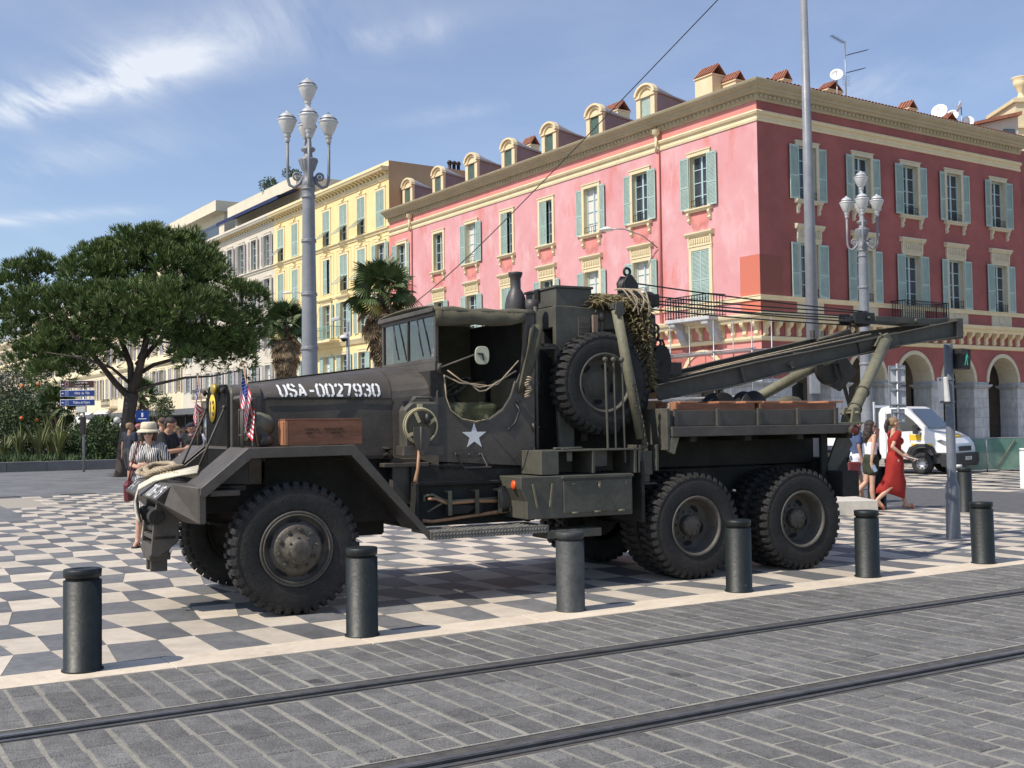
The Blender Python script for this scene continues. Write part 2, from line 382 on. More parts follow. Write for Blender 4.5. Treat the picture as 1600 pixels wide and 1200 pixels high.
# --- dark crossing road on the right, striped pale square beyond it, grey slabs on the left
mb = MB(); Q = [S(16.93, 8.02), S(21.7, 8.02), S(21.7, 60), S(16.93, 60)]; mb.prism([(p.x, p.y) for p in Q], 'z', -.05, -.004)
tag(mb.build('crossing_road', m_dark), 'dark paved lane crossing the square behind the walkers', kind='structure')
mb = MB(); Q = [S(21.73, 8.02), S(70, 8.02), S(70, 60), S(21.73, 60)]; mb.prism([(p.x, p.y) for p in Q], 'z', -.05, -.012)
sq = tag(mb.build('far_square', m_joint), 'far part of the square with thin grey and cream rows', kind='structure')
mb = MB()
for j in range(0, 24):
    for i in range(0, 26):
        a0 = 21.75+.5*i+(.25 if j % 2 else 0); b0 = 8.05+.9*j
        A = [S(a0+.01, b0+.01), S(a0+.49, b0+.01), S(a0+.49+.2*(i % 3-1), b0+.89), S(a0+.01+.2*(i % 3-1), b0+.89)]
        if visible(A[0]) is None: continue
        slabmesh(mb, A, -.002, .002, .02, (i+j) % 2)
tag(mb.build('far_tiles', [m_cream, m_slate], sq, recalc=False), kind='stuff')
mb = MB(); Q = [S(-40, 29.55), S(60, 29.55), S(60, 49), S(-40, 49)]; mb.prism([(p.x, p.y) for p in Q], 'z', -.05, -.016)
Q = [S(-40, 8.02), S(-12.1, 8.02), S(-12.1, 29.5), S(-40, 29.5)]; mb.prism([(p.x, p.y) for p in Q], 'z', -.05, -.016)
gs = tag(mb.build('slab_pavement', m_dark), 'plain grey slab pavement before the planted bed', kind='structure')
mb = MB()
for j in range(-9, 33):
    for i in range(-4, 24):
        a0 = -4+.9*j*1.0; b0 = 25.2+1.0*i+(.5 if j % 2 else 0)
        if b0 < 29.5 and a0 > 2.9: continue
        A = [S(a0+.008, b0+.008), S(a0+.892, b0+.008), S(a0+.892, b0+.992), S(a0+.008, b0+.992)]
        if visible(A[0], 120) is None: continue
        slabmesh(mb, A, R_.uniform(-.001, .002)+.002, .002, .02)
tag(mb.build('grey_slabs', m_slab, gs, recalc=False), kind='stuff')

# ================================================================ BOLLARDS
m_boll = mat('bollard paint', (.006, .010, .0105), (.011, .016, .016), .5, 6, .10, 40, dirt=.4, chips=(.13, .135, .13), cth=.68)
m_boll2 = mat('worn grey bollard paint', (.03, .034, .036), (.052, .056, .057), .6, 5, .14, 40, dirt=.4, chips=(.16, .165, .16), cth=.66)
def bollard(loc, m_, label, r=.121, h=.665, tilt=(0, 0), group='bollards along the tram street'):
    t = empty('bollard', loc); t.rotation_euler = (tilt[0], tilt[1], R_.uniform(0, 6)); tag(t, label, 'bollard', group)
    b = MB(); b.lathe([(r+.012, 0), (r+.012, .012), (r, .016), (r, h-.075)], n=32, capends=True); b.build('post', m_, t)
    b = MB(); b.lathe([(r-.014, h-.075), (r-.014, h-.058), (r-.002, h-.054), (r+.001, h-.006), (r-.006, h), (r-.055, h+.001), (r-.06, h-.004), (.001, h-.004)], n=32); b.build('cap', m_, t)
    return t
BL = [((129, 1047), m_boll, 'dark green bollard standing alone before the open checkered paving, farthest from the truck'),
      ((566, 993), m_boll, 'dark green bollard in front of the front wheel of the truck'),
      ((892, 954), m_boll2, 'worn grey bollard in front of the side tool locker of the truck'),
      ((1155, 924), m_boll, 'chipped dark bollard in front of the middle wheel of the truck'),
      ((1356, 901), m_boll, 'dark green bollard just behind the rear wheel of the truck'),
      ((1537, 880), m_boll, 'slightly leaning dark bollard beside the crossing light pole')]
for k, ((x, y), m_, lb) in enumerate(BL):
    bollard(gnd(x, y), m_, lb, tilt=(0, -.03) if k == 5 else ((0, .018) if k == 0 else (0, 0)))
bollard(gnd(1508, 800), m_boll, 'far dark bollard at the edge of the crossing lane behind the light pole', h=.75, group='bollards beyond the crossing')
bollard(gnd(1371, 795), m_boll, 'dark bollard half hidden behind the two walking women', h=.75, r=.16, group='bollards beyond the crossing')
m_white = mat('white painted steel', (.62, .62, .60), (.7, .7, .68), .5, 6, 0, dirt=.1)
bollard(gnd(1602, 763), m_white, 'pale grey bollard at the right edge beyond the dark lane', h=.9, r=.1, group='pale far bollards')
bollard(gnd(1498, 752), m_white, 'pale short bollard in front of the white truck bumper', h=.42, r=.09, group='pale far bollards')
# concrete block near the rear wheel
p0 = gnd(1330, 812)
mb = MB(); mb.prism([(-1.6, -.3), (0, -.3), (.0, 1.3), (-1.6, 1.3)], 'z', 0, .25)
o = mb.build('concrete_block', mat('pale concrete', (.50, .47, .41), (.6, .56, .49), .85, 4, .2, 60, dirt=.12), bevel=.01, loc=gnd(1362, 803), rot=(0, 0, rad(3)))
tag(o, 'low pale concrete block on the paving beside the rear wheel', 'block')
# ================================================================ BUILDINGS
TH = rad(33.8)
BO = Vector((10.201, 45.868, 0))
def streaks(m, cA, cB, amt, zs=.35, seed=0, th=(.45, .7)):
    # weathering: vertical streaks and patches of an older coat of paint
    nt = m.node_tree; n = nt.nodes; l = nt.links; b = n['Principled BSDF']
    src = b.inputs['Base Color'].links[0].from_socket if b.inputs['Base Color'].links else None
    tc = n.new('ShaderNodeTexCoord'); mp = n.new('ShaderNodeMapping'); mp.inputs['Scale'].default_value = (1.1, 1.1, zs); mp.inputs['Location'].default_value = (seed, seed*2, 0); l.new(tc.outputs['Object'], mp.inputs[0])
    t = n.new('ShaderNodeTexNoise'); t.inputs['Scale'].default_value = .8; t.inputs['Detail'].default_value = 9; t.inputs['Roughness'].default_value = .68; l.new(mp.outputs[0], t.inputs['Vector'])
    r = n.new('ShaderNodeMapRange'); r.inputs[1].default_value = th[0]; r.inputs[2].default_value = th[1]; r.inputs[4].default_value = amt; l.new(t.outputs[0], r.inputs[0])
    mx = n.new('ShaderNodeMixRGB'); l.new(r.outputs[0], mx.inputs[0]); mx.inputs[2].default_value = (*cA, 1)
    if src: l.new(src, mx.inputs[1])
    else: mx.inputs[1].default_value = b.inputs['Base Color'].default_value
    l.new(mx.outputs[0], b.inputs['Base Color'])
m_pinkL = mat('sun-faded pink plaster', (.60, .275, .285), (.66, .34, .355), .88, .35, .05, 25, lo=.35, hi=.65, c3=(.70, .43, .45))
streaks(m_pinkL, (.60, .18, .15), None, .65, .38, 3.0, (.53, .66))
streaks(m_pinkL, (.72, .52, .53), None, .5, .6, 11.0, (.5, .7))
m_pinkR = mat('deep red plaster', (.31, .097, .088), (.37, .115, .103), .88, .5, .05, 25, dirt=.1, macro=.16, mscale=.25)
m_redL = mat('salmon red plaster', (.62, .225, .19), (.70, .28, .25), .88, .7, .05, 25)
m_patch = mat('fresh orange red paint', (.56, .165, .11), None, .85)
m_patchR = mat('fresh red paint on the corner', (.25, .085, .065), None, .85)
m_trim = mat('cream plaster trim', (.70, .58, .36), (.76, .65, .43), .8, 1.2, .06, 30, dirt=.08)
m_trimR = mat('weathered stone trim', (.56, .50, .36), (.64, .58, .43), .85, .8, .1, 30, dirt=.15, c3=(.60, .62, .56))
m_corn = mat('ochre grey cornice', (.42, .36, .235), (.48, .41, .28), .85, .8, .08, 30, dirt=.12)
m_stone = mat('white weathered stone', (.42, .44, .46), (.56, .565, .56), .85, .9, .2, 25, dirt=.3, vary=.08, stretch=(1, 1, .5))
m_shut = mat('sea green shutters', (.34, .45, .41), (.42, .54, .49), .6, 3, 0, vary=.08)
m_shutd = mat('dark green shutter', (.07, .13, .11), (.10, .17, .14), .6, 3)
m_shutg = mat('grey shutters', (.36, .35, .36), (.44, .42, .43), .7, 3)
m_case = mat('pale green casement', (.45, .58, .58), None, .5)
m_glass = mat('window glass', (.03, .036, .045), (.06, .07, .08), .07, .8, spec=.8, vary=.3)
m_curt = mat('white blind', (.62, .60, .56), (.7, .68, .64), .7, 2, stretch=(6, 6, .3))
m_interior = mat('dark interior', (.012, .012, .014), None, .9)
m_tile = mat('terracotta', (.26, .095, .06), (.40, .17, .10), .8, 6, .3, 30, dirt=.3)
m_yel = mat('yellow plaster', (.78, .61, .29), (.84, .68, .36), .85, .6, .05, 20, dirt=.05)
m_yelt = mat('yellow trim', (.74, .60, .34), (.82, .69, .43), .85, 1, .05, 20, dirt=.08)
m_party = mat('brown party wall', (.42, .29, .17), (.48, .34, .21), .9, .5, .05, 20)
m_pale = mat('off-white plaster', (.58, .53, .44), (.65, .60, .50), .85, .6, .05, 20, dirt=.06)
m_cre = mat('pale cream plaster', (.72, .62, .42), (.80, .70, .50), .85, .5, .05, 20, dirt=.12)
m_slateroof = mat('grey zinc roof', (.30, .31, .33), (.38, .39, .40), .55, 1.5, 0, dirt=.1)
m_cheek = mat('mauve grey render', (.23, .19, .20), (.29, .24, .24), .9, 1, .05, 20)
m_iron = mat('black wrought iron', (.012, .012, .013), None, .5)
m_irong = mat('green wrought iron', (.20, .36, .31), None, .55)
m_steel = mat('galvanised steel', (.28, .29, .31), (.38, .39, .41), .45, 4, 0, metal=.6)

bld = empty('apartment_building', BO, TH); tag(bld, 'long pink and red corner building with arcade and green shutters behind the truck', 'building')
ML = Matrix.Rotation(rad(-90), 4, 'Z')          # facade frame -> left facade (x along wall is -s)
I4 = Matrix.Identity(4)
def wall(mb, xa, xb, za, zb, ops, M, dep=.24, mi=0, rmi=0, y=0.0):
    xs = sorted({xa, xb}|{v for o in ops for v in o[:2]}); zs = sorted({za, zb}|{v for o in ops for v in o[2:4]})
    for i in range(len(xs)-1):
        for j in range(len(zs)-1):
            cx_ = (xs[i]+xs[i+1])/2; cz_ = (zs[j]+zs[j+1])/2
            if any(o[0] < cx_ < o[1] and o[2] < cz_ < o[3] for o in ops): continue
            mb.add([M @ Vector((xs[i], y, zs[j])), M @ Vector((xs[i+1], y, zs[j])), M @ Vector((xs[i+1], y, zs[j+1])), M @ Vector((xs[i], y, zs[j+1]))], [(0, 1, 2, 3)], mi)
    for o in ops:
        c = [(o[0], o[2]), (o[1], o[2]), (o[1], o[3]), (o[0], o[3])]
        for k in range(4):
            p, q = c[k], c[(k+1) % 4]
            mb.add([M @ Vector((p[0], y, p[1])), M @ Vector((q[0], y, q[1])), M @ Vector((q[0], y+dep, q[1])), M @ Vector((p[0], y+dep, p[1]))], [(3, 2, 1, 0)], rmi)
# ---- window units (facade frame, origin at bottom centre of the opening, outward is -y)
def me_frame(wd, h, mt, nx=2, nz=4, t=.05):
    b = MB(); y0, y1 = .17, .23
    b.box(-wd/2, -wd/2+t, y0, y1, 0, h); b.box(wd/2-t, wd/2, y0, y1, 0, h); b.box(-wd/2+t, wd/2-t, y0, y1, 0, t); b.box(-wd/2+t, wd/2-t, y0, y1, h-t, h); b.box(-.045, .045, y0-.01, y1-.002, t, h-t)
    for k in range(1, nz): b.box(-wd/2+t, -.045, y0+.01, y1-.01, h*k/nz-.017, h*k/nz+.017); b.box(.045, wd/2-t, y0+.01, y1-.01, h*k/nz-.017, h*k/nz+.017)
    return b.build('window', mt, mesh_only=True)
def me_pane(wd, h, mt): 
    b = MB(); b.box(-wd/2+.01, wd/2-.01, .215, .222, .01, h-.01); return b.build('pane', mt, mesh_only=True)
def me_shutter(wd, h, mt, flap=False):
    b = MB(); s = .055; t = .035; b.box(0, s, -t, 0, 0, h); b.box(wd-s, wd, -t, 0, 0, h)
    for z in ((0, .1), (h*.42, h*.42+.08), (h-.08, h)): b.box(s, wd-s, -t, -.002, z[0], z[1])
    z = .13
    while z < h-.1:
        if not (h*.42-.03 < z < h*.42+.09):
            b.add([(s, -t+.003, z), (wd-s, -t+.003, z), (wd-s, -.006, z+.045), (s, -.006, z+.045)], [(0, 1, 2, 3)])
        z += .055
    b.box(s, wd-s, -.008, -.003, .1, h-.08)
    return b.build('shutter', mt, mesh_only=True)
def me_surround(wd, h, mt, kind):
    b = MB(); t = .17; o = .06
    b.box(-wd/2-t, -wd/2, -o, .02, 0, h+t); b.box(wd/2, wd/2+t, -o, .02, 0, h+t); b.box(-wd/2, wd/2, -o, .02, h, h+t)
    b.box(-wd/2-t-.04, wd/2+t+.04, -o-.03, 0, h+t, h+t+.05)
    if kind == 'ent':
        b.box(-wd/2-t, wd/2+t, -o+.01, 0, h+t+.05, h+t+.42)
        for k in range(9): x = -wd/2-.02+k*(wd+.04)/8; b.box(x-.04, x+.04, -o-.04, -o+.01, h+t+.14, h+t+.34)
        P_ = [(0, h+t+.42), (-.09, h+t+.42), (-.16, h+t+.5), (-.2, h+t+.56), (-.2, h+t+.62), (0, h+t+.66)]
        b.prism([(q[0], q[1]) for q in P_], 'x', -wd/2-t-.14, wd/2+t+.14)
        for x in (-wd/2-t-.02, wd/2+t-.08): b.prism([(0, h+t+.42), (-.12, h+t+.42), (-.1, h+t+.3), (-.07, h+.05), (0, h)], 'x', x, x+.1)
    return b.build('surround', mt, mesh_only=True)
def me_sill(wd, mt):
    b = MB(); b.prism([(0, 0), (-.2, 0), (-.2, -.06), (-.15, -.1), (-.12, -.16), (0, -.16)], 'x', -wd/2-.27, wd/2+.27)
    for x in (-wd/2-.17, wd/2+.03): b.prism([(0, -.16), (-.15, -.16), (-.17, -.25), (-.12, -.34), (-.08, -.42), (-.12, -.5), (-.06, -.58), (0, -.6)], 'x', x, x+.14)
    return b.build('sill', mt, mesh_only=True)
W1, H1 = 1.1, 2.3
ME = {}
def unit(parent, x, z, M, key, wd, h, frame, pane, surr=None, sill=None, shut=None, mode='open', group=None, rot=0, rail=None, dep=0):
    R_M = M @ Matrix.Translation((x, dep, z))
    if key == 'y' and R_.random() < .3: pane = me_pane(wd, h, m_curt)
    w_ = obj('window', frame, parent); w_.matrix_local = R_M
    obj('pane', pane, w_)
    if surr: obj('surround', surr, w_)
    if sill: obj('sill', sill, w_)
    if shut:
        sw = max(v.co.x for v in shut.vertices)
        if mode == 'open':
            a = R_.uniform(-4, 16); b_ = R_.uniform(-4, 16)
            obj('shutter', shut, w_, (-wd/2-.02-sw, -.075, .0), (0, 0, rad(0))).rotation_euler = (0, 0, rad(a*.6))
            s2 = obj('shutter', shut, w_, (wd/2+.02+sw, -.075, 0), (0, 0, 0)); s2.scale = (-1, 1, 1); s2.rotation_euler = (0, 0, rad(-b_*.6))
        elif mode == 'half':
            obj('shutter', shut, w_, (-wd/2+.01, -.0, .0)); s2 = obj('shutter', shut, w_, (wd/2, -.02, 0), (0, 0, rad(-62))); s2.scale = (-1, 1, 1)
        elif mode in ('closed', 'flap'):
            obj('shutter', shut, w_, (-wd/2+.005, -.0, .0)); s2 = obj('shutter', shut, w_, (wd/2-.005, 0, 0)); s2.scale = (-1, 1, 1)
    if mode == 'flap':
        pass
    if rail is not None: obj('guard_rail', rail, w_)
    return w_
def me_flap(wd, h, mt):      # closed louvres above, lower third hinged outwards
    b = MB(); hz = h*.42; s = .05
    for sx in (-1, 1):
        xa, xb = (-wd/2+.005, -.01) if sx < 0 else (.01, wd/2-.005)
        b.box(xa, xa+s, -.03, 0, hz, h); b.box(xb-s, xb, -.03, 0, hz, h); b.box(xa+s, xb-s, -.03, 0, h-.07, h); b.box(xa+s, xb-s, -.03, 0, hz, hz+.07)
        z = hz+.09
        while z < h-.1: b.add([(xa+s, -.028, z), (xb-s, -.028, z), (xb-s, -.004, z+.045), (xa+s, -.004, z+.045)], [(0, 1, 2, 3)]); z += .055
        b.box(xa+s, xb-s, -.004, -.001, hz+.07, h-.07)
    A = rad(48); 
    M_ = Matrix.Translation((0, -.03, hz)) @ Matrix.Rotation(-A, 4, 'X')
    for sx in (-1, 1):
        xa, xb = (-wd/2+.005, -.01) if sx < 0 else (.01, wd/2-.005)
        b.box(xa, xa+s, -.02, .01, -hz+.02, 0, 0, M_); b.box(xb-s, xb, -.02, .01, -hz+.02, 0, 0, M_); b.box(xa+s, xb-s, -.02, .01, -.06, 0, 0, M_); b.box(xa+s, xb-s, -.02, .01, -hz+.02, -hz+.08, 0, M_)
        z = -hz+.1
        while z < -.08: b.add([M_ @ Vector(q) for q in ((xa+s, -.015, z), (xb-s, -.015, z), (xb-s, .008, z+.045), (xa+s, .008, z+.045))], [(0, 1, 2, 3)]); z += .055
    return b.build('shutter', mt, mesh_only=True)
def me_rail(wd, mt, h=.38):
    b = MB(); b.box(-wd/2, wd/2, -.03, -.01, h-.02, h); b.box(-wd/2, wd/2, -.03, -.01, h*.35, h*.35+.015)
    for k in range(7): x = -wd/2+.03+k*(wd-.06)/6; b.box(x-.006, x+.006, -.027, -.013, .05, h)
    return b.build('guard_rail', mt, mesh_only=True)
fr1 = me_frame(W1, H1, m_case); pn1 = me_pane(W1, H1, m_glass); pnc = me_pane(W1, H1, m_curt)
su_u = me_surround(W1, H1, m_trim, 'plain'); su_l = me_surround(W1, H1, m_trim, 'ent'); su_uR = me_surround(W1, H1, m_trimR, 'plain'); su_lR = me_surround(W1, H1, m_trimR, 'ent')
sl = me_sill(W1, m_trim); slR = me_sill(W1, m_trimR)
sh1 = me_shutter(.56, H1, m_shut); fl1 = me_flap(W1, H1, m_shut); gr1 = me_rail(W1, m_iron)

XR = [2.95, 6.5, 9.83, 13.1, 16.65]; XL = [3.44, 7.38, 11.1, 14.9, 18.6, 22.3, 26.07, 30.74]
zu, zl = 10.92, 6.78
LR, LL = 18.62, 32.4
# walls
opsR = [(x-W1/2, x+W1/2, z, z+H1) for x in XR for z in (zu, zl)]
opsL = [(-s-W1/2, -s+W1/2, z, z+H1) for s in XL for z in (zu, zl)]
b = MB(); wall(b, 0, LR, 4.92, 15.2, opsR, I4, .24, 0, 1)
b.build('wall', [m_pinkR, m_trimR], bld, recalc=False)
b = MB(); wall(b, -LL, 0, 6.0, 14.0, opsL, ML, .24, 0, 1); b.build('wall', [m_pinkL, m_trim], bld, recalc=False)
b = MB(); wall(b, -LL, 0, 14.0, 15.2, [], ML); wall(b, -LL, 0, 4.92, 6.0, [], ML, .2); 
# redder panels under the sills and before the downpipe, 3 mm proud
wall(b, -LL, -29.4, 6.0, 14.0, [(-30.74-.75, -30.74+.75, 6.7, 13.6)], ML, .001, y=-.003)
b.build('wall', m_redL, bld, recalc=False)
b = MB(); wall(b, -1.12, 0, 6.0, 8.45, [], ML, y=-.005); b.build('paint_patch', m_patch, bld, recalc=False)
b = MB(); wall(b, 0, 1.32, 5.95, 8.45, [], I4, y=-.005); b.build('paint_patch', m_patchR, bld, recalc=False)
# arcades
def arcade(name, cs, xa, xb, M, mt, y=0.0, zi=3.35, zt=4.92, ro=1.38, ri=1.2, dp=1.0, mtr=None, parent=bld):
    b = MB(); n = 18
    edges = [xa]+[v for c in cs for v in (c-ri, c+ri)]+[xb]
    for k in range(0, len(edges), 2):
        if edges[k+1] > edges[k]: wall(b, edges[k], edges[k+1], zi, zt, [], M, y=y)
    for c in cs:
        for i in range(n):
            a0, a1 = math.pi*i/n, math.pi*(i+1)/n
            p0, p1 = (c+ri*math.cos(a0), zi+ri*math.sin(a0)), (c+ri*math.cos(a1), zi+ri*math.sin(a1))
            b.add([M @ Vector(q) for q in ((p1[0], y, p1[1]), (p0[0], y, p0[1]), (p0[0], y, zt), (p1[0], y, zt))], [(0, 1, 2, 3)], 0)
    b.build(name, mt, parent, recalc=False)
    for c in cs:
        b = MB()
        for i in range(n):
            a0, a1 = math.pi*i/n, math.pi*(i+1)/n
            A = [(c+r_*math.cos(a), yy, zi+r_*math.sin(a)) for a in (a0, a1) for r_, yy in ((ro, y-.05), (ri, y-.05), (ri, y+dp), (ro, y+dp))]
            b.add([M @ Vector(q) for q in A], [(0, 1, 5, 4), (1, 2, 6, 5), (0, 4, 7, 3)], 0)
        b.build('arch', mtr or m_trim, parent, recalc=False)
csR = [x for x in XR]; csL = [-s for s in XL[:6]]
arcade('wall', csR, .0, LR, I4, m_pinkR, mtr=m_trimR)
arcade('wall', csL, -LL, 0, ML, m_redL)
# piers of separate stone blocks
def pier(x0, x1, M, d=1.0):
    bk = MB(); hz = .5; n = 6; 
    wd = x1-x0
    for k in range(n):
        z0 = .25+k*hz*.93; 
        half = (k % 2)
        if wd > .9 :
            cut = x0+wd*(.42 if half else .6)
            for xa, xb in ((x0, cut-.008), (cut+.008, x1)):
                q = MB(); q.box(xa, xb, .02+R_.uniform(-.008, .004), d-.02, z0, z0+hz*.93-.016, 0, M); q.build('stone_block', m_stone, bld)
        else:
            q = MB(); q.box(x0, x1, .02, d-.02, z0, z0+hz*.93-.016, 0, M); q.build('stone_block', m_stone, bld)
    q = MB(); q.box(x0+.02, x1-.02, .05, d-.06, 0, 3.35, 0, M); q.box(x0-.05, x1+.05, -.05, d+.02, 0, .25, 0, M)
    zz = 3.04
    q.box(x0-.04, x1+.04, -.03, d+.03, zz, zz+.06, 0, M); q.box(x0-.1, x1+.1, -.09, d+.09, zz+.06, zz+.11, 0, M); q.box(x0-.14, x1+.14, -.13, d+.13, zz+.11, zz+.18, 0, M); q.box(x0-.02, x1+.02, -.0, d+.01, zz+.18, 3.352, 0, M)
    q.build('pier', m_stone, bld, bevel=.012)
edR = [0]+[v for c in csR for v in (c-1.2, c+1.2)]+[LR]
for k in range(0, len(edR), 2): pier(edR[k]+.004, edR[k+1], I4)
edL = [-LL]+[v for c in reversed(csL) for v in (c-1.2, c+1.2)]+[-1.01]
for k in range(0, len(edL), 2):
    if edL[k+1]-edL[k] > .15: pier(max(edL[k], edL[k+1]-3), edL[k+1], ML)
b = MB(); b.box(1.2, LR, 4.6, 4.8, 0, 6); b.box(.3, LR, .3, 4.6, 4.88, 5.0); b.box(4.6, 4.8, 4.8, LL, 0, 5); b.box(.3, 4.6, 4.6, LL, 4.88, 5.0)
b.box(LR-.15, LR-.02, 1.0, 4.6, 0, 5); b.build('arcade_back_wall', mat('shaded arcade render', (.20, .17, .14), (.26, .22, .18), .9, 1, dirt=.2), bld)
for x in csR:
    b = MB(); b.box(x-.95, x+.95, 4.5, 4.58, .05, 3.4); b.build('shop_window', m_glass, bld)
# cornices: profile swept round the corner
def sweep(name, prof, mt, sR=LR, sL=LL, parent=bld, x0=0.0):
    b = MB(); k = len(prof); vs = []
    for o, z in prof: vs.append((-o, sL, z))
    for o, z in prof: vs.append((-o, -o, z))
    for o, z in prof: vs.append((sR, -o, z))
    fs = [(r*k+i, r*k+i+1, (r+1)*k+i+1, (r+1)*k+i) for r in range(2) for i in range(k-1)]
    fs += [tuple(range(k)), tuple(reversed(range(2*k, 3*k)))]
    b.add(vs, fs); return b.build(name, mt, parent)
sweep('cornice', [(.0, 14.80), (.05, 14.80), (.07, 14.88), (.12, 14.9), (.12, 15.05), (.28, 15.07), (.34, 15.16), (.4, 15.17), (.42, 15.26), (.55, 15.33), (.62, 15.4), (.66, 15.48), (.6, 15.52), (0, 15.54)], m_corn)
b = MB()
for k in range(int(LR/.26)): b.box(.05+k*.26, .19+k*.26, -.17, -.115, 14.91, 15.04)
for k in range(int(LL/.26)): b.box(-.17, -.115, .05+k*.26, .19+k*.26, 14.91, 15.04)
tag(b.build('dentils', m_corn, bld), kind='stuff')
sweep('string_course', [(0, 13.95), (.04, 13.95), (.06, 14.05), (.02, 14.08), (.02, 14.22), (.1, 14.25), (.14, 14.34), (.1, 14.4), (0, 14.42)], m_trim)
sweep('string_course', [(0, 6.58), (.07, 6.58), (.07, 6.72), (.1, 6.74), (.1, 6.78), (0, 6.79)], m_trim)
sweep('ledge', [(0, 5.68), (.3, 5.68), (.33, 5.74), (.33, 5.82), (.42, 5.86), (.46, 5.96), (.46, 6.02), (0, 6.06)], m_trim)
sweep('lower_moulding', [(0, 4.9), (.08, 4.92), (.12, 5.0), (.12, 5.08), (0, 5.11)], m_trim)
cme = MB(); cme.prism([(0, 5.11), (-.06, 5.11), (-.13, 5.2), (-.1, 5.32), (-.12, 5.42), (-.26, 5.52), (-.3, 5.6), (-.3, 5.68), (0, 5.68)], 'x', -.1, .1); cme = cme.build('console', m_trim, mesh_only=True)
for k in range(28): obj('console', cme, bld, (.2+k*.655, 0, 0))
for k in range(49): obj('console', cme, bld, (0, .2+k*.655, 0), (0, 0, rad(-90)))
pme = MB(); pme.box(-.82, .82, -.04, 0, 6.06, 6.58); pme.torus((0, -.045, 6.38), (0, 1, 0), .22, .025, 20, 5); pme = pme.build('carved_panel', m_trimR, mesh_only=True)
for x in XR: obj('carved_panel', pme, bld, (x, 0, 0))
for s in XL: obj('carved_panel', pme, bld, (0, s, 0), (0, 0, rad(-90)))
# windows
for i, x in enumerate(XR):
    pn = pn1
    unit(bld, x, zu, I4, 'R', W1, H1, fr1, pn, su_uR, slR, sh1, 'open', rail=gr1)
    unit(bld, x, zl, I4, 'R', W1, H1, fr1, pn1, su_lR, None, sh1, 'open', rail=None if i == 2 else gr1)
modeU = ['open', 'open', 'open', 'half', 'half', 'open', 'flap', 'open']
modeL = ['closed', 'open', 'open', 'open', 'closed', 'open', 'open', 'open']
for i, s in enumerate(XL):
    m_ = modeU[i]
    unit(bld, -s, zu, ML, 'L', W1, H1, fr1, pnc if i in (2, 5) else pn1, su_u, sl, fl1 if m_ == 'flap' else sh1, m_ if m_ != 'flap' else 'none', rail=gr1 if m_ == 'open' else None)
    if m_ == 'flap': 
        pass
    unit(bld, -s, zl, ML, 'L', W1, H1, fr1, pnc if i in (1, 2) else pn1, su_l, None, sh1, modeL[i])
# flap shutters are placed over their casement
def flap_at(parent_x, z, M, me, par=bld):
    for w_ in par.children:
        if w_.name.startswith('window') and (w_.matrix_local.translation-(M @ Matrix.Translation((parent_x, 0, z))).translation).length < .05: obj('shutter', me, w_)
flap_at(-XL[6], zu, ML, fl1)
# balconies
def balcony(parent, x0, x1, z0, dep, M, slab, iron, nb, h=.95):
    b = MB(); b.box(x0, x1, -dep, -.47 if dep > .9 else 0, z0-.02, z0+.16, 0, M) if False else b.box(x0, x1, -dep, 0, z0-.16, z0, 0, M); bal = b.build('balcony', slab, parent, bevel=.02)
    r = MB(); t = .012
    for y in (-dep+.03,): r.box(x0+.03, x1-.03, y-.02, y+.02, z0+h-.04, z0+h, 0, M); r.box(x0+.03, x1-.03, y-t, y+t, z0+.06, z0+.09, 0, M); r.box(x0+.03, x1-.03, y-t, y+t, z0+h-.16, z0+h-.14, 0, M)
    for x in (x0+.03, x1-.03): r.box(x-.02, x+.02, -dep+.03, 0, z0+h-.04, z0+h, 0, M); r.box(x-t, x+t, -dep+.03, 0, z0+.06, z0+.09, 0, M)
    for k in range(nb+1):
        x = x0+.03+(x1-x0-.06)*k/nb; r.box(x-t, x+t, -dep+.03-t, -dep+.03+t, z0, z0+h, 0, M)
        if k < nb:
            xm = x+(x1-x0)/nb/2; c = M @ Vector((xm, -dep+.03, z0+h-.2)); c2 = M @ Vector((xm, -dep+.03, z0+.22)); ax = M.to_3x3() @ Vector((0, 1, 0)); r.torus(c, ax, .06, .009, 10, 4); r.torus(c2, ax, .06, .009, 10, 4)
    for k in range(1, 6):
        y = -dep+.03+(dep-.03)*k/6
        for x in (x0+.03, x1-.03): r.box(x-t, x+t, y-t, y+t, z0, z0+h, 0, M)
    r.build('railing', iron, bal)
    return bal
# damp stains under the sills: an older red coat showing through, ragged edges
m_stain = mat('older red coat', (.62, .20, .17), (.68, .27, .24), .88, 1.5)
nt = m_stain.node_tree; n = nt.nodes; l = nt.links; tc_ = n.new('ShaderNodeTexCoord'); sp_ = n.new('ShaderNodeSeparateXYZ'); l.new(tc_.outputs['Object'], sp_.inputs[0])
def nmr(src, a0, a1, b0=0, b1=1):
    r = n.new('ShaderNodeMapRange'); r.inputs[1].default_value = a0; r.inputs[2].default_value = a1; r.inputs[3].default_value = b0; r.inputs[4].default_value = b1; l.new(src, r.inputs[0]); return r.outputs[0]
def nm(op, a, b_):
    q_ = n.new('ShaderNodeMath'); q_.operation = op
    for i_, v_ in enumerate((a, b_)):
        if isinstance(v_, (int, float)): q_.inputs[i_].default_value = v_
        else: l.new(v_, q_.inputs[i_])
    return q_.outputs[0]
nz_ = n.new('ShaderNodeTexNoise'); nz_.inputs['Scale'].default_value = 2.2; nz_.inputs['Detail'].default_value = 8; nz_.inputs['Roughness'].default_value = .7
mp_ = n.new('ShaderNodeMapping'); mp_.inputs['Scale'].default_value = (1, 1, .5); l.new(tc_.outputs['Object'], mp_.inputs[0]); l.new(mp_.outputs[0], nz_.inputs['Vector'])
ax_ = nm('ABSOLUTE', sp_.outputs[0], 0); edge = nmr(ax_, .35, .85, 1, 0); vert = nmr(sp_.outputs[2], -1.1, 0, 0, 1)
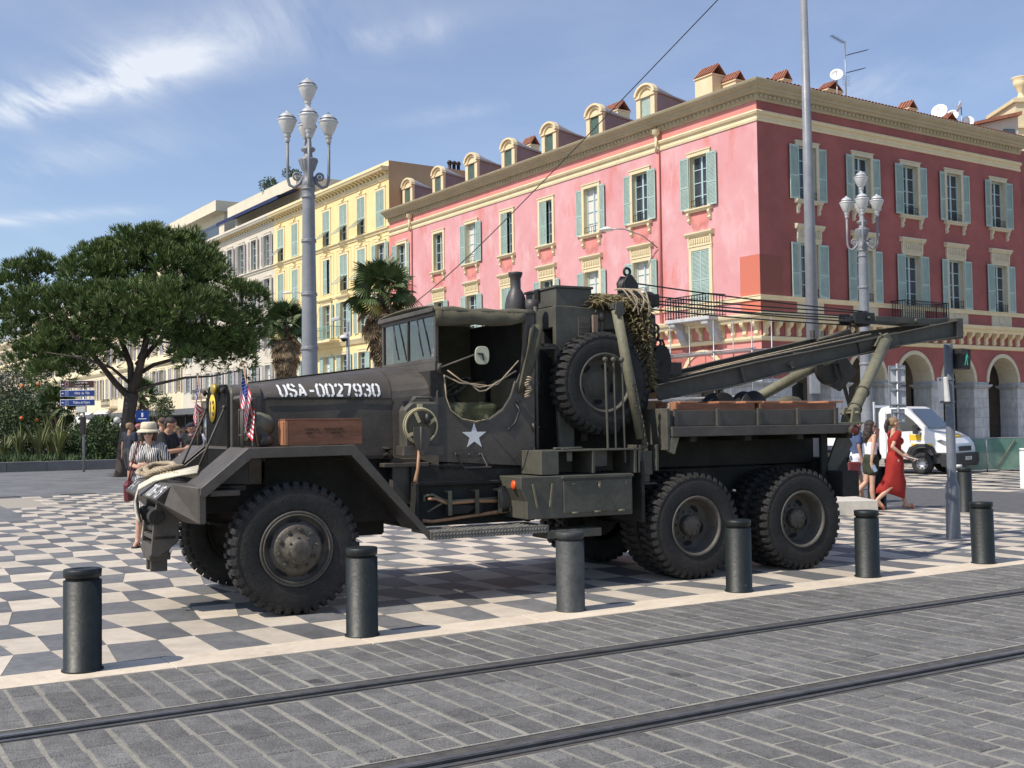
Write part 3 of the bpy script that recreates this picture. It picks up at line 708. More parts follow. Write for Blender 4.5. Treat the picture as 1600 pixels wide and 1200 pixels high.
al_ = nm('MULTIPLY', edge, vert); al_ = nm('ADD', al_, nz_.outputs[0]); al_ = nmr(al_, .72, 1.15); l.new(al_, n['Principled BSDF'].inputs['Alpha'])
q = MB(); q.add([(-.85, 0, -1.1), (.85, 0, -1.1), (.85, 0, 0), (-.85, 0, 0)], [(0, 1, 2, 3)]); stm = q.build('stain', m_stain, mesh_only=True, recalc=False)
for s in XL: obj('stain', stm, bld).matrix_local = ML @ Matrix.Translation((-s, -.004, 10.75))
for s, z, r_ in () and ((.9, 12.2, 1.1), (.7, 10.4, 1.3), (2.0, 9.9, .9), (13.0, 12.4, 1.0), (17.0, 12.8, 1.1), (20.3, 12.9, .9), (9.3, 9.0, 1.2), (24.5, 12.0, 1.2), (5.2, 11.8, .9)): o = obj('stain', stm, bld); o.matrix_local = ML @ Matrix.Translation((-s, -.005, z)) @ Matrix.Rotation(s*3, 4, 'Y') @ Matrix.Scale(r_, 4)
balcony(bld, 8.2, 11.4, 6.06, .8, I4, m_trimR, m_iron, 22, .85)
bl = balcony(bld, -4.75, -2.0, 6.06, 1.0, ML, m_stone, m_iron, 16, .95)
for x in (-4.4, -2.35): q = MB(); q.prism([(0, 5.9), (-.95, 5.9), (-.92, 5.75), (-.5, 5.6), (-.35, 5.2), (-.15, 4.98), (0, 4.95)], 'x', x-.2, x+.2, 0, ML); q.build('bracket', m_stone, bl)
# downpipes with hopper heads
for s in (6.0, 29.35):
    q = MB(); q.cyl((-.1, s, 6.1), (-.1, s, 13.95), .065, n=10); q.cyl((-.2, s, 13.9), (-.2, s, 14.55), .065, n=10, mi=1); q.lathe([(.07, 14.55), (.1, 14.65), (.19, 14.72), (.17, 14.86), (.2, 14.9)], (-.2, s, 0), n=12, mi=1)
    q.build('downpipe', [m_redL, m_trim], bld)
# roof
q = MB(); q.add([(-.6, -.6, 15.53), (LR, -.6, 15.53), (LR, 9, 17.2), (9, 9, 17.2), (9, LL, 17.2), (-.6, LL, 15.53)], [(0, 1, 2, 3), (0, 3, 4, 5)])
q.build('roof', m_tile, bld, recalc=False)
q = MB()
for k in range(85): s = -.55+k*.225; q.prism([(-.09, 0), (-.05, .03), (.05, .03), (.09, 0)], 'y', -.64, .2, 0, Matrix.Translation((s+.6, 0, 15.535)))
tag(q.build('eaves_tiles', m_tile, bld), kind='stuff')
# dormers on the left roof
def dormer(s):
    M = Matrix.Translation((1.0, s, 15.72)) @ ML
    d = MB(); wdt = .66; n = 10
    # front: pilasters, arch hood
    d.box(-wdt, -.37, -.12, .05, -.2, 1.46, 0, M); d.box(.37, wdt, -.12, .05, -.2, 1.46, 0, M); d.box(-.37, .37, -.1, .05, 1.36, 1.46, 0, M)
    for sx in (-1, 1): d.box(min(sx*.36, sx*.70), max(sx*.36, sx*.70), -.18, .06, 1.34, 1.45, 0, M)
    for r0, r1, yy in ((.74, .6, -.22), (.6, .42, -.12), (.42, .0, -.04)):
        for i in range(n):
            a0, a1 = math.pi*i/n, math.pi*(i+1)/n
            V = [Vector((r_*math.cos(a), y_, 1.46+r_*.72*math.sin(a))) for a in (a0, a1) for r_, y_ in ((r0, yy), (max(r1, .001), yy), (max(r1, .001), .05), (r0, .05))]
            d.add([M @ v for v in V], [(0, 1, 5, 4), (0, 4, 7, 3), (1, 2, 6, 5)], 0)
    o = d.build('dormer', m_trim, bld)
    c = MB()
    for sx in (-1, 1): 
        c.prism([(.05, -.2), (.05, 1.42), (3.2, 1.0), (3.2, 0)], 'x', sx*.62-.03, sx*.62+.03, 0, M)
    c.build('dormer_cheek', m_cheek, o)
    r_ = MB()
    r_.prism([(.04, 1.43), (.04, 1.51), (3.3, 1.07), (3.3, .99)], 'x', -.74, .74, 0, M)
    V = []
    for i in range(n+1):
        a = math.pi*i/n; V += [Vector((.74*math.cos(a), .05, 1.46+.52*math.sin(a))), Vector((.74*math.cos(a), 1.6, 1.25+.1*math.sin(a)))]
    r_.add([M @ v for v in V], [(2*i, 2*i+2, 2*i+3, 2*i+1) for i in range(n)], 0)
    r_.build('dormer_roof', m_slateroof, o)
    q = MB(); q.box(-.37, .0, .0, .03, -.1, 1.36, 0, M); q.box(.01, .37, .0, .03, -.1, 1.36, 0, M)
    for k in range(18): z = .1+k*.065; q.add([M @ Vector(v) for v in ((-.34, -.015, z), (.34, -.015, z), (.34, .0, z+.05), (-.34, .0, z+.05))], [(0, 1, 2, 3)])
    q.build('dormer_shutter', m_shut if s < 9 else m_shutd, o)
for k in range(7): dormer(7.95+k*3.93)
# chimneys
def chimney(x, y, wx, wy, zt, gable=.55):
    q = MB(); q.box(x-wx/2, x+wx/2, y-wy/2, y+wy/2, 15.4, zt-.06); q.box(x-wx/2-.05, x+wx/2+.05, y-wy/2-.05, y+wy/2+.05, zt-.06, zt); c = q.build('chimney', m_trim, bld)
    k = MB()
    for sy in (-1, 1):
        k.prism([(sy*(wx/2+.06), zt), (sy*(wx/2-.02), zt), (sy*-.0, zt+gable-.05), (0, zt+gable)], 'y', y-wy/2-.04, y+wy/2+.04, 0, Matrix.Translation((x, 0, 0)))
        n_ = max(3, int(wy/.16))
        for i in range(n_): yy = y-wy/2+(i+.5)*wy/n_; k.beam((x+sy*(wx/2+.06), yy, zt+.03), (x, yy, zt+gable+.03), .1, .05, (0, 0, 1))
    k.build('chimney_cap', m_tile, c)
for a_ in ((1.3, 4.0, .8, 1.1, 17.0, .48), (1.75, 3.0, .55, .8, 16.6, .4), (4.75, 3, .5, .8, 17.12, .42), (8.05, 3, 1.0, .7, 17.15, .42), (13.8, 3, .6, .75, 17.12, .4), (17.0, 3, .9, .7, 16.95, .4), (18.0, 4.2, .4, .5, 17.15, .4), (3.0, 12.9, .8, 1.6, 17.75, .5), (3.0, 20.6, .6, 1.0, 17.7, .5)): chimney(*a_)
# rooftop aerials and dishes
m_dish = mat('white dish', (.78, .78, .77), None, .5)
def dish(x, y, z, r, az, lb, zb=15.9):
    t = empty('satellite_dish', bld.matrix_world @ Vector((0, 0, 0)))
    bpy.context.view_layer.update()
    p = Matrix.Translation(BO) @ Matrix.Rotation(TH, 4, 'Z') @ Vector((x, y, 0)); t.location = (p.x, p.y, zb); tag(t, lb, 'satellite dish', 'dishes on the red roof')
    d = MB(); ax = Vector((math.cos(az), math.sin(az), .35)).normalized(); d.lathe([(.001, .0), (r*.5, .03), (r*.8, .08), (r, .14), (r, .155), (r*.8, .1), (r*.5, .05), (.001, .02)], (0, 0, z-zb), ax, 20); d.build('reflector', m_dish, t)
    s_ = MB(); s_.cyl((0, 0, 0), (0, 0, z-zb), .03, n=8); s_.tube([Vector((0, 0, z-zb)), Vector((0, 0, z-zb))+ax*.45], .012, 6); s_.build('mast', m_steel, t)
dish(7.65, 2.2, 17.62, .30, rad(250), 'white dish right behind the tiled chimney beside the aerial')
dish(15.95, 2.6, 17.2, .40, rad(235), 'largest white dish between two small chimneys on the red roof')
dish(17.75, 2.6, 17.75, .3, rad(160), 'white dish seen almost edge-on above the tiled chimney')
dish(18.3, 2.6, 17.0, .3, rad(250), 'small white dish low beside the last chimney of the red roof')
dish(18.45, 3.6, 17.6, .3, rad(250), 'round cream dish nearest the grey gable at the right')
t = empty('roof_aerial', (0, 0, 0)); p = Matrix.Translation(BO) @ Matrix.Rotation(TH, 4, 'Z') @ Vector((9.25, 3, 15.9)); t.location = p; t.rotation_euler = (0, 0, rad(20)); tag(t, 'tall television aerial with comb antennas above the red roof', 'aerial')
q = MB(); q.cyl((0, 0, 0), (0, 0, 3.9), .03, n=8); q.build('mast', m_steel, t)
for z, s_, l_ in ((3.2, 1, 1.3), (2.35, 1, 1.1), (3.8, -1, .9)):
    q = MB(); d = Vector((s_*.95, -.1, .28)); q.beam((0, 0, z), Vector((0, 0, z))+d*l_, .02, .02)
    for k in range(12): p_ = Vector((0, 0, z))+d*l_*(k+1)/12.5; q.beam(p_+Vector((0, -.16, 0)), p_+Vector((0, .16, 0)), .012, .012)
    q.build('antenna', m_iron, t)
for k in range(2):
    q = MB()
    for i in range(6): q.beam((-.25, -.05, 1.75+.09*i+k*.0), (.3, .05, 1.75+.09*i), .012, .012)
    if k == 0: q.build('antenna', m_steel, t)
# street lamp arms on the facade
def arm_lamp(s, z, lb):
    p = Matrix.Translation(BO) @ Matrix.Rotation(TH, 4, 'Z') @ Vector((-.05, s, z)); t = empty('wall_lamp', p, TH); tag(t, lb, 'lamp')
    q = MB(); q.tube([(0, 0, 0), (-.6, .3, .55), (-1.4, .7, .85), (-2.0, 1.0, .85)], .03, 8); q.build('arm', m_steel, t)
    q = MB(); q.lathe([(.001, .12), (.12, .1), (.3, .0), (.34, -.06), (.001, -.08)], (-2.1, 1.05, .84), (0, 0, 1), 16); q.build('shade', mat('lamp white', (.7, .7, .66), None, .4), t)
arm_lamp(6.2, 9.55, 'curved bracket lamp on the pink wall by the downpipe')

# ---- yellow building and its off-white neighbour, same frontage
yb = empty('yellow_building', BO, TH); tag(yb, 'yellow four storey building with bracketed cornice beyond the pink one', 'building')
W2, H2 = 1.15, 2.45
SY = [33.62, 36.45, 39.24, 42.1, 47.83, 50.62]; SY2 = [53.45, 56.4, 59.35, 62.1, 65.0, 67.9, 70.8, 73.7]
rows = [(14.73, 2.45), (11.22, 2.45), (8.0, 2.4), (5.1, 1.6)]
def block(parent, ss, sa, sb, ztop, mw, mtr, msh, rws, modes, sides=True, xoff=0.0, cas=m_case, zbot=0):
    ops = []
    for i, s in enumerate(ss):
        for j, (z, h) in enumerate(rws): ops.append((-s-W2/2, -s+W2/2, z, z+h))
    b = MB(); wall(b, -sb, -sa, zbot, ztop, ops, ML, .25, 0, 1, y=xoff); b.build('wall', [mw, mtr], parent, recalc=False)
    for j, (z, h) in enumerate(rws):
        k = (W2, h, mtr.name, msh.name)
        if k not in ME: ME[k] = (me_frame(W2, h, cas), me_pane(W2, h, m_glass), me_surround(W2, h, mtr, 'plain'), me_shutter(.58, h, msh), me_flap(W2, h, msh))
        F_, P_, SU, SH, FL = ME[k]
        for i, s in enumerate(ss):
            md = modes(i, j); w_ = unit(parent, -s, z, ML, 'y', W2, h, F_, P_, SU, None, SH if md != 'flap' else None, md, dep=xoff)
            if md == 'flap': obj('shutter', FL, w_)
def modesY(i, j):
    if j == 0: return ['flap', 'flap', 'flap', 'flap', 'flap', 'closed'][5-i] if i != 4 else 'closed'
    if j == 1: return ['open', 'flap', 'flap', 'half', 'closed', 'closed'][i]
    return 'open'
block(yb, SY, LL+.003, 52.0, 18.3, m_yel, m_yelt, m_shut, rows, modesY)
def strip3(parent, sa, sb, prof, mt, name='string_course'):
    q = MB(); q.prism([(-o, z) for o, z in prof], 'x', -sb, -sa, 0, ML); return q.build(name, mt, parent)
for (sa, sb, par, mt) in ((LL+.01, 52.0, yb, m_yelt),):
    strip3(par, sa, sb, [(0, 14.35), (.06, 14.35), (.1, 14.5), (.18, 14.55), (.18, 14.62), (0, 14.66)], mt)
    strip3(par, sa, sb, [(0, 10.75), (.05, 10.75), (.07, 10.9), (0, 10.93)], mt)
    strip3(par, sa, sb, [(0, 7.3), (.1, 7.3), (.2, 7.5), (.26, 7.6), (.26, 7.7), (0, 7.75)], mt, 'ledge')
def crown(par, sa, sb, mt, mtd, z0=17.75, zt=18.95, pk=.55):
    strip3(par, sa, sb, [(0, z0), (.06, z0), (.1, z0+.15), (.1, z0+.3), (0, z0+.3)], mt, 'frieze')
    strip3(par, sa, sb, [(0, z0+.55), (.5, z0+.55), (.55, z0+.66), (.6, z0+.72), (.6, z0+.8), (0, z0+.84)], mt, 'cornice')
    q = MB(); q.prism([(0, z0+.3), (-.12, z0+.3), (-.2, z0+.4), (-.42, z0+.46), (-.44, z0+.55), (0, z0+.55)], 'x', -.1, .1, 0); mm = q.build('modillion', mtd, mesh_only=True)
    for k in range(int((sb-sa)/pk)): o = obj('modillion', mm, par); o.matrix_local = ML @ Matrix.Translation((-(sa+.25+k*pk), 0, 0))
    q = MB(); q.box(-sb, -sa, .0, .35, z0+.83, zt, 0, ML); q.build('parapet', mt, par)
crown(yb, LL+.01, 52.0, m_yelt, m_yelt)
q = MB(); q.add([(.0, LL-.0, 12), (14, LL-.0, 12), (14, LL, 18.9), (0, LL, 18.95)], [(0, 1, 2, 3)]); q.box(.36, 14, LL+.01, 52, 17, 18.6, 0); q.build('party_wall', m_party, yb)
for k in range(3):
    q = MB(); q.cyl((5.2+.35*k, LL+1, 18.6), (5.2+.35*k, LL+1, 19.5), .12, n=10); q.cyl((5.2+.35*k, LL+1, 19.55), (5.2+.35*k, LL+1, 19.75), .2, .12, n=10); q.build('flue', m_iron, yb)
# carved keystones and panels above yellow windows
km = MB(); km.prism([(0, .2), (-.1, .2), (-.17, .3), (-.12, .45), (-.2, .55), (0, .6)], 'x', -.12, .12); km = km.build('keystone', m_yelt, mesh_only=True)
pm = MB(); pm.box(-1.15, 1.15, -.025, 0, 0, .03); pm.box(-1.15, 1.15, -.025, 0, 2.97, 3.0); pm.box(-1.15, -1.12, -.025, 0, .03, 2.97); pm.box(1.12, 1.15, -.025, 0, .03, 2.97); pm = pm.build('wall_panel_moulding', m_yelt, mesh_only=True)
for s in SY:
    for z, h in rows[:2]: o = obj('keystone', km, yb); o.matrix_local = ML @ Matrix.Translation((-s, 0, z+h))
    o = obj('wall_panel_moulding', pm, yb); o.matrix_local = ML @ Matrix.Translation((-s, 0, 11.1))
    q = MB(); q.prism([(0, 10.62), (-.1, 10.62), (-.22, 10.75), (-.25, 10.85), (0, 10.9)], 'x', -s-.95, -s+.95, 0, ML); q.build('hood', m_yelt, yb)
bal = balcony(yb, -43.9, -39.6, 7.75, 1.0, ML, m_yelt, m_irong, 20, .95)
for s in (44.2,):
    q = MB(); q.cyl((-.1, s, .3), (-.1, s, 18.0), .06, n=8); q.build('downpipe', m_yelt, yb)

wb = empty('white_building', BO, TH); tag(wb, 'off-white building with grey shutters and rooftop terrace behind the left lamp post', 'building')
m_shg = m_shutg
block(wb, SY2, 52.005, 75.2, 18.1, m_pale, m_pale, m_shg, rows, lambda i, j: 'open')
strip3(wb, 52.005, 75.2, [(0, 14.35), (.06, 14.35), (.1, 14.5), (.18, 14.55), (.18, 14.62), (0, 14.66)], m_pale)
crown(wb, 52.005, 75.2, m_pale, m_yelt)
m_ph = mat('cream penthouse render', (.64, .58, .44), (.70, .64, .50), .8, 1)
q = MB(); q.box(-69, -53.3, 3.0, 12, 18.5, 21.3, 0, ML); q.build('penthouse_wall', m_ph, wb)
q = MB(); q.box(-69.4, -53.2, 2.4, 12.3, 21.3, 22.3, 0, ML); q.build('penthouse_parapet', m_ph, wb)
q = MB(); q.prism([(2.9, 21.25), (1.0, 20.6), (1.0, 20.3), (1.03, 20.3), (1.03, 20.56), (2.9, 21.2)], 'x', -68.5, -53.8, 0, ML); q.build('awning', mat('navy awning', (.008, .014, .07), (.015, .025, .10), .7, 4), wb)
q = MB(); q.box(-86.5, -72.0, 3.0, 12, 18.5, 22.4, 0, ML); q.box(-87, -71.5, 2.0, 12.5, 22.4, 23.4, 0, ML); q.build('penthouse', m_ph, wb)
q = MB(); q.box(-86, -73.5, 2.96, 2.99, 19.4, 21.6, 0, ML); q.build('terrace_glazing', m_glass, wb)
# far cream terrace behind the pine
fb = empty('cream_terrace', BO, TH); tag(fb, 'long pale cream terrace of ornate houses seen between the pine branches', 'building')
SF = [76.6+2.7*k for k in range(38)]
block(fb, SF, 75.21, 179, 16.2, m_cre, m_cre, m_shg, [(12.9, 2.0), (9.3, 2.4), (5.3, 2.4)], lambda i, j: 'open' if (i+j) % 3 else 'closed', cas=m_pale)
for z in (8.2, 12.2): strip3(fb, 75.21, 179, [(0, z), (.1, z), (.3, z+.2), (.35, z+.35), (0, z+.4)], m_cre)
strip3(fb, 75.21, 179, [(0, 15.6), (.3, 15.7), (.6, 16.0), (.65, 16.3), (0, 16.5)], m_cre, 'cornice')
q = MB()
q.prism([(0.3, 16.4), (1.6, 19.2), (9, 19.5), (9, 16.4)], 'x', -125, -75.3, 0, ML); q.prism([(0.3, 16.4), (1.6, 20.4), (9, 20.8), (9, 16.4)], 'x', -179, -125.1, 0, ML); q.build('mansard_roof', m_slateroof, fb)
for k in range(22):
    q = MB(); x = -77.5-k*3.4; q.box(x-.7, x+.7, .35, 2, 16.6, 18.4, 0, ML); q.prism([(.2, 18.4), (.2, 18.6), (2.2, 18.8), (2.2, 18.5)], 'x', x-.85, x+.85, 0, ML); q.build('dormer', m_cre, fb)
for s0, s1 in ((88, 91), (99, 103), (115, 119), (66, 70)):
    balcony(fb if s0 > 75 else wb, -s1, -s0, 4.3, .9, ML, m_cre, m_iron, 14)
# shopfronts: canopies and awnings at street level
q = MB(); q.box(-99, -58, -4.2, 0, 2.9, 3.4, 0, ML); q.build('shop_canopy', mat('dark grey canopy', (.09, .095, .1), (.13, .135, .14), .6, 2), fb)
q = MB()
for k in range(12): x = -98+k*3.6; q.box(x-.08, x+.08, -4.0, -3.85, 0, 2.9, 0, ML)
q.box(-99, -58, -.6, -.5, 0, 2.9, 0, ML); q.build('shopfront', m_interior, fb)
m_awn = mat('white awning cloth', (.78, .77, .73), None, .8)
for sa, sb, mt_ in ((101, 108, m_awn), (94, 99.5, mat('sand awning cloth', (.42, .36, .28), None, .8)), (110, 118, m_awn)):
    q = MB(); q.prism([(-.1, 3.9), (-3.6, 1.6), (-3.6, 1.3), (-3.63, 1.3), (-3.63, 1.63), (-.1, 3.95)], 'x', -sb, -sa, 0, ML); q.build('awning', mt_, fb)
# bits of other houses behind the red roof at the right
gh = MB(); 
for a_, b_, z0, z1, mt_ in (): pass
P1 = at(1562, 205, 60)
q = MB(); q.prism([(-4.2, -1.0), (-4.2, -.1), (1.0, 1.0), (1.0, -1.0)], 'y', 0, 4); q.box(-4.2, 5, .1, 4, -14, -1.0)
o = q.build('house_wall', m_pale, None); o.location = (P1.x, P1.y, P1.z-.2); o.rotation_euler = (0, 0, 0); o.name = 'grey_gable_house'
tag(o, 'pale gable of a house peeping over the red roof at the right', 'building')
q = MB(); q.prism([(-4.5, -.12), (-4.5, .02), (1.1, 1.2), (1.1, 1.02)], 'y', -.3, 4.2); q.build('roof', m_tile, o)
q = MB(); q.box(.2, .8, -.06, .05, -.8, .3); q.build('window', m_glass, o)
P2 = at(1597, 215, 64)
t = empty('ochre_house', (P2.x, P2.y, 0)); tag(t, 'ochre corner pier with a stone urn on top at the right edge', 'building')
z = P2.z
q = MB(); q.box(-.55, 3, -.5, 3, 0, z+2.2); q.box(-.7, 3.1, -.65, 3.1, z+.4, z+.52); q.box(-.7, 3.1, -.65, 3.1, z+1.9, z+2.1); q.build('wall', m_trim, t)
q = MB(); q.lathe([(.3, 0), (.32, .1), (.16, .2), (.14, .4), (.34, .75), (.42, 1.0), (.36, 1.05), (.5, 1.2), (.5, 1.26), (.001, 1.28)], (0, 0, z+2.2), (0, 0, 1), 16); q.build('urn', m_trim, t)
# building continuing right of the red one
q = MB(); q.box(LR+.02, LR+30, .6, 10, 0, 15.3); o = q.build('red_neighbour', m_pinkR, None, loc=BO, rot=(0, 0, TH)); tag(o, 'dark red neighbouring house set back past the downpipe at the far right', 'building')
# scaffold against the left arcade
t = empty('scaffold', BO, TH); tag(t, 'tube scaffold standing against the arcade behind the wrecker boom', 'scaffold')
for s, y in ((3.3, -2.0), (.7, -2.0), (-1.4, -2.0), (6.2, -2.0), (3.3, -.9), (.7, -.9), (-1.4, -.9), (6.2, -.9)):
    q = MB(); q.cyl((y, s, 0), (y, s, 5.7), .026, n=8)
    for z in (1.5, 2.6, 4.45): q.cyl((y, s, z-.05), (y, s, z+.05), .045, n=8)
    q.build('standard', m_steel, t)
for z in (2.6, 4.45):
    for y in (-2.0, -.9): q = MB(); q.cyl((y, -1.6, z), (y, 6.6, z), .024, n=8); q.build('ledger', m_steel, t)
q = MB(); q.box(-1.9, -1.0, -1.4, 6.4, 4.36, 4.42); q.build('deck', m_steel, t)
# ================================================================ THE WRECKER
TT = rad(27.0); TO = gnd(465, 962)
YC = 1.17
def far(y): return 2*YC-y
m_od = mat('olive drab paint', (.068, .059, .049), (.102, .090, .076), .55, 1.6, .12, 25, dirt=.26, c3=(.125, .112, .096), macro=.2, mscale=1.1, chips=(.19, .165, .13), cth=.70)
m_odg = mat('greener olive paint', (.066, .064, .051), (.10, .096, .077), .6, 1.8, .12, 25, dirt=.28, macro=.2, mscale=1.3, chips=(.2, .18, .13), cth=.70)
m_odl = mat('pale dusty olive paint', (.135, .13, .085), (.20, .19, .13), .7, 3, .15, 30, dirt=.25)
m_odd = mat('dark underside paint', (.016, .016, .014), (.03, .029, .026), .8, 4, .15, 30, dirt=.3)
m_tyre = mat('tyre rubber', (.018, .018, .017), (.032, .03, .028), .82, 5, .25, 50, dirt=.45, macro=.2, mscale=3)
m_rim = mat('dusty rim paint', (.075, .07, .058), (.11, .10, .085), .65, 6, .15, 40, dirt=.3)
m_hub = mat('greasy hub', (.065, .056, .044), (.12, .105, .085), .55, 9, .3, 60, dirt=.35)
m_canvas = mat('olive canvas', (.085, .078, .052), (.125, .115, .078), .95, 5, .3, 120, dirt=.15)
m_wpaint = mat('white stencil paint', (.62, .64, .66), (.74, .75, .76), .75, 30, 0)
m_wood = mat('reddish crate wood', (.15, .062, .034), (.24, .105, .058), .75, 2.5, .2, 40, dirt=.25, stretch=(1, 6, 6))
m_wood2 = mat('orange crate end wood', (.34, .15, .075), (.45, .21, .11), .75, 2.5, .2, 40, dirt=.2)
m_handle = mat('ash tool handle', (.36, .19, .10), (.46, .26, .14), .6, 6, .1, 40, stretch=(4, 4, 1))
m_rope = mat('hemp rope', (.34, .27, .18), (.50, .42, .30), .95, 20, .6, 90)
m_black = mat('black steel', (.012, .012, .012), (.025, .024, .023), .5, 8, .1, 40)
m_glassT = mat('windscreen glass', (.75, .8, .8), None, .02, trans=1.0, spec=.5)
m_web = mat('tan webbing', (.42, .37, .22), (.5, .44, .28), .95, 8)
m_brass = mat('dirty yellow brass', (.38, .28, .06), (.5, .38, .1), .5, 10, metal=.5)
m_orange = mat('orange marker lens', (.75, .10, .02), None, .25)
m_redlens = mat('red tail lens', (.16, .012, .01), None, .25)
m_chrome = mat('lamp glass', (.45, .48, .5), None, .12, metal=.9)
m_mirror = mat('mirror back', (.30, .32, .24), (.36, .38, .29), .5, 5)

trk = empty('wrecker_truck', TO, TT); tag(trk, 'olive drab six-wheel military wrecker with crane boom parked on the checkered square', 'truck')
def part(b, name, m_, bevel=.006, parent=trk, **k): return b.build(name, m_, parent, bevel=bevel, **k)

# ---- wheels (part mesh = disc/rim; tyre and hub are sub-parts). Axle along y, outer face towards -y
def tyre_mesh(R=.54, W=.27, rr=.285):
    b = MB()
    prof = [(rr, 0.03), (rr+.012, .012), (rr+.05, .0), (R-.12, -.006), (R-.065, .002), (R-.035, .02), (R-.03, .05), (R-.028, W/2)]
    full = prof+[(r, W-h) for r, h in reversed(prof[:-1])]
    b.lathe([(r, h) for r, h in full], (0, 0, 0), (0, 1, 0), 64)
    b.lathe([(R-.055, -.003), (R-.05, .001), (R-.055, .004)], (0, 0, 0), (0, 1, 0), 64)
    n = 40
    for side in (0, 1):
        for k in range(n):
            a = 2*math.pi*(k+.5*side)/n; da = .05
            Rm = Matrix.Rotation(a, 4, 'Y')
            y0, y1 = (-.006, W*.50) if side == 0 else (W+.006, W*.50)
            sk = .018*(1 if side == 0 else -1)
            def P(x, y, z): return Rm @ Vector((x, y, z))
            w_ = .024; s_ = 1 if side == 0 else -1
            V = [P(-w_, y0+s_*.01, R-.095), P(w_, y0+s_*.01, R-.095), P(w_, y0+s_*.004, R-.045), P(-w_, y0+s_*.004, R-.045), P(-w_*.9, y0+s_*.03, R-.004), P(w_*.9, y0+s_*.03, R-.004), P(-w_*.7, y1, R), P(w_*.7, y1, R), P(-w_*.7, y1, R-.04), P(w_*.7, y1, R-.04)]
            b.add(V, [(0, 1, 2, 3), (3, 2, 5, 4), (4, 5, 7, 6), (6, 7, 9, 8), (0, 3, 4, 6, 8), (1, 9, 7, 5, 2)])
    return b.build('tyre', m_tyre, mesh_only=True)
ty = tyre_mesh(); tyb = tyre_mesh(.52, .27, .27)
def rim_front():
    b = MB(); b.lathe([(.292, .03), (.305, .005), (.30, -.008), (.285, -.004), (.278, .02), (.262, .035), (.255, .05), (.235, .055), (.225, .04), (.20, .012), (.18, .01), (.001, .01)], (0, 0, 0), (0, 1, 0), 48)
    b.lathe([(.285, .03), (.27, .24), (.285, .25)], (0, 0, 0), (0, 1, 0), 32)
    b.torus((0, -.004, 0), (0, 1, 0), .272, .008, 48, 6)
    for k in range(5):
        a = 2*math.pi*k/5+.35; c = Vector((math.cos(a)*.222, .035, math.sin(a)*.222)); t = Vector((-math.sin(a), 0, math.cos(a))); r_ = Vector((math.cos(a), 0, math.sin(a)))
        V = [c+t*(.055*math.cos(q))+r_*(.018*math.sin(q)) for q in [2*math.pi*i/14 for i in range(14)]]
        V = [v+Vector((0, -.012-.0*abs(1), 0)) for v in V]; b.add(V, [tuple(range(14))], 1)
    return b.build('wheel', [m_rim, m_interior], mesh_only=True)
def hub_front():
    b = MB(); b.lathe([(.195, .0), (.193, -.018), (.185, -.026), (.16, -.032), (.135, -.036), (.122, -.045), (.116, -.10), (.112, -.108), (.095, -.112), (.088, -.135), (.06, -.147), (.001, -.148)], (0, 0, 0), (0, 1, 0), 32)
    for n, r, y, s in ((10, .158, -.034, .017), (8, .103, -.112, .010)):
        for k in range(n):
            a = 2*math.pi*k/n+.2; p = Vector((math.cos(a)*r, y, math.sin(a)*r)); b.cyl(p+Vector((0, .01, 0)), p-Vector((0, .016, 0)), s, n=6); b.cyl(p-Vector((0, .014, 0)), p-Vector((0, .026, 0)), s*.55, n=6)
    b.cyl((.012, -.146, 0), (.012, -.154, 0), .010, n=8); b.cyl((-.014, -.146, 0), (-.014, -.154, 0), .010, n=8)
    return b.build('hub', m_hub, mesh_only=True)
def rim_rear():
    b = MB(); b.lathe([(.292, .03), (.305, .005), (.296, -.006), (.28, .0), (.27, .03), (.262, .10), (.25, .17), (.225, .195), (.18, .185), (.13, .165), (.12, .16), (.001, .16)], (0, 0, 0), (0, 1, 0), 48)
    for k in range(5):
        a = 2*math.pi*k/5+1.0; c = Vector((math.cos(a)*.185, .178, math.sin(a)*.185)); t = Vector((-math.sin(a), 0, math.cos(a))); r_ = Vector((math.cos(a), 0, math.sin(a)))
        V = [c+t*(.052*math.cos(q))+r_*(.026*math.sin(q)) for q in [2*math.pi*i/14 for i in range(14)]]; b.add(V, [tuple(range(14))], 1)
    return b.build('wheel', [m_rim, m_interior], mesh_only=True)
def hub_rear():
    b = MB(); b.lathe([(.105, .17), (.105, .10), (.10, .085), (.085, .08), (.001, .08)], (0, 0, 0), (0, 1, 0), 28)
    for k in range(8):
        a = 2*math.pi*k/8; p = Vector((math.cos(a)*.085, .08, math.sin(a)*.085)); b.cyl(p+Vector((0, .01, 0)), p-Vector((0, .014, 0)), .011, n=6)
    for k in range(10):
        a = 2*math.pi*k/10; p = Vector((math.cos(a)*.135, .166, math.sin(a)*.135)); b.cyl(p+Vector((0, .01, 0)), p-Vector((0, .02, 0)), .013, n=6)
    return b.build('hub', m_hub, mesh_only=True)
rf, hf, rr_, hr = rim_front(), hub_front(), rim_rear(), hub_rear()
def wheel(x, y, z, rim, hub, flip=False, tyre=ty, spin=0.0, name='wheel', parent=trk):
    o = obj(name, rim, parent, (x, y, z), (0, 0, rad(180) if flip else 0))
    t = obj('tyre', tyre, o); t.rotation_euler = (0, spin, 0)
    if hub: obj('hub', hub, o)
    return o
ZR = .535
for y_, fl_ in ((0, False), (far(0), True)):
    w_ = wheel(0, y_, .56, rf, hf, fl_, spin=.1*fl_); w_.scale = (1.045, 1.0, 1.045)
for x, s in ((4.11, .03), (5.49, .08)):
    wheel(x, -.02, ZR, rr_, hr, spin=s); wheel(x, .33, ZR, rr_, None, spin=s+.05)
    wheel(x, far(-.02), ZR, rr_, hr, True, spin=s); wheel(x, far(.33), ZR, rr_, None, True, spin=s+.02)
wheel(3.25, .28, 1.985, rr_, None, tyre=tyb, spin=.02, name='spare_wheel')
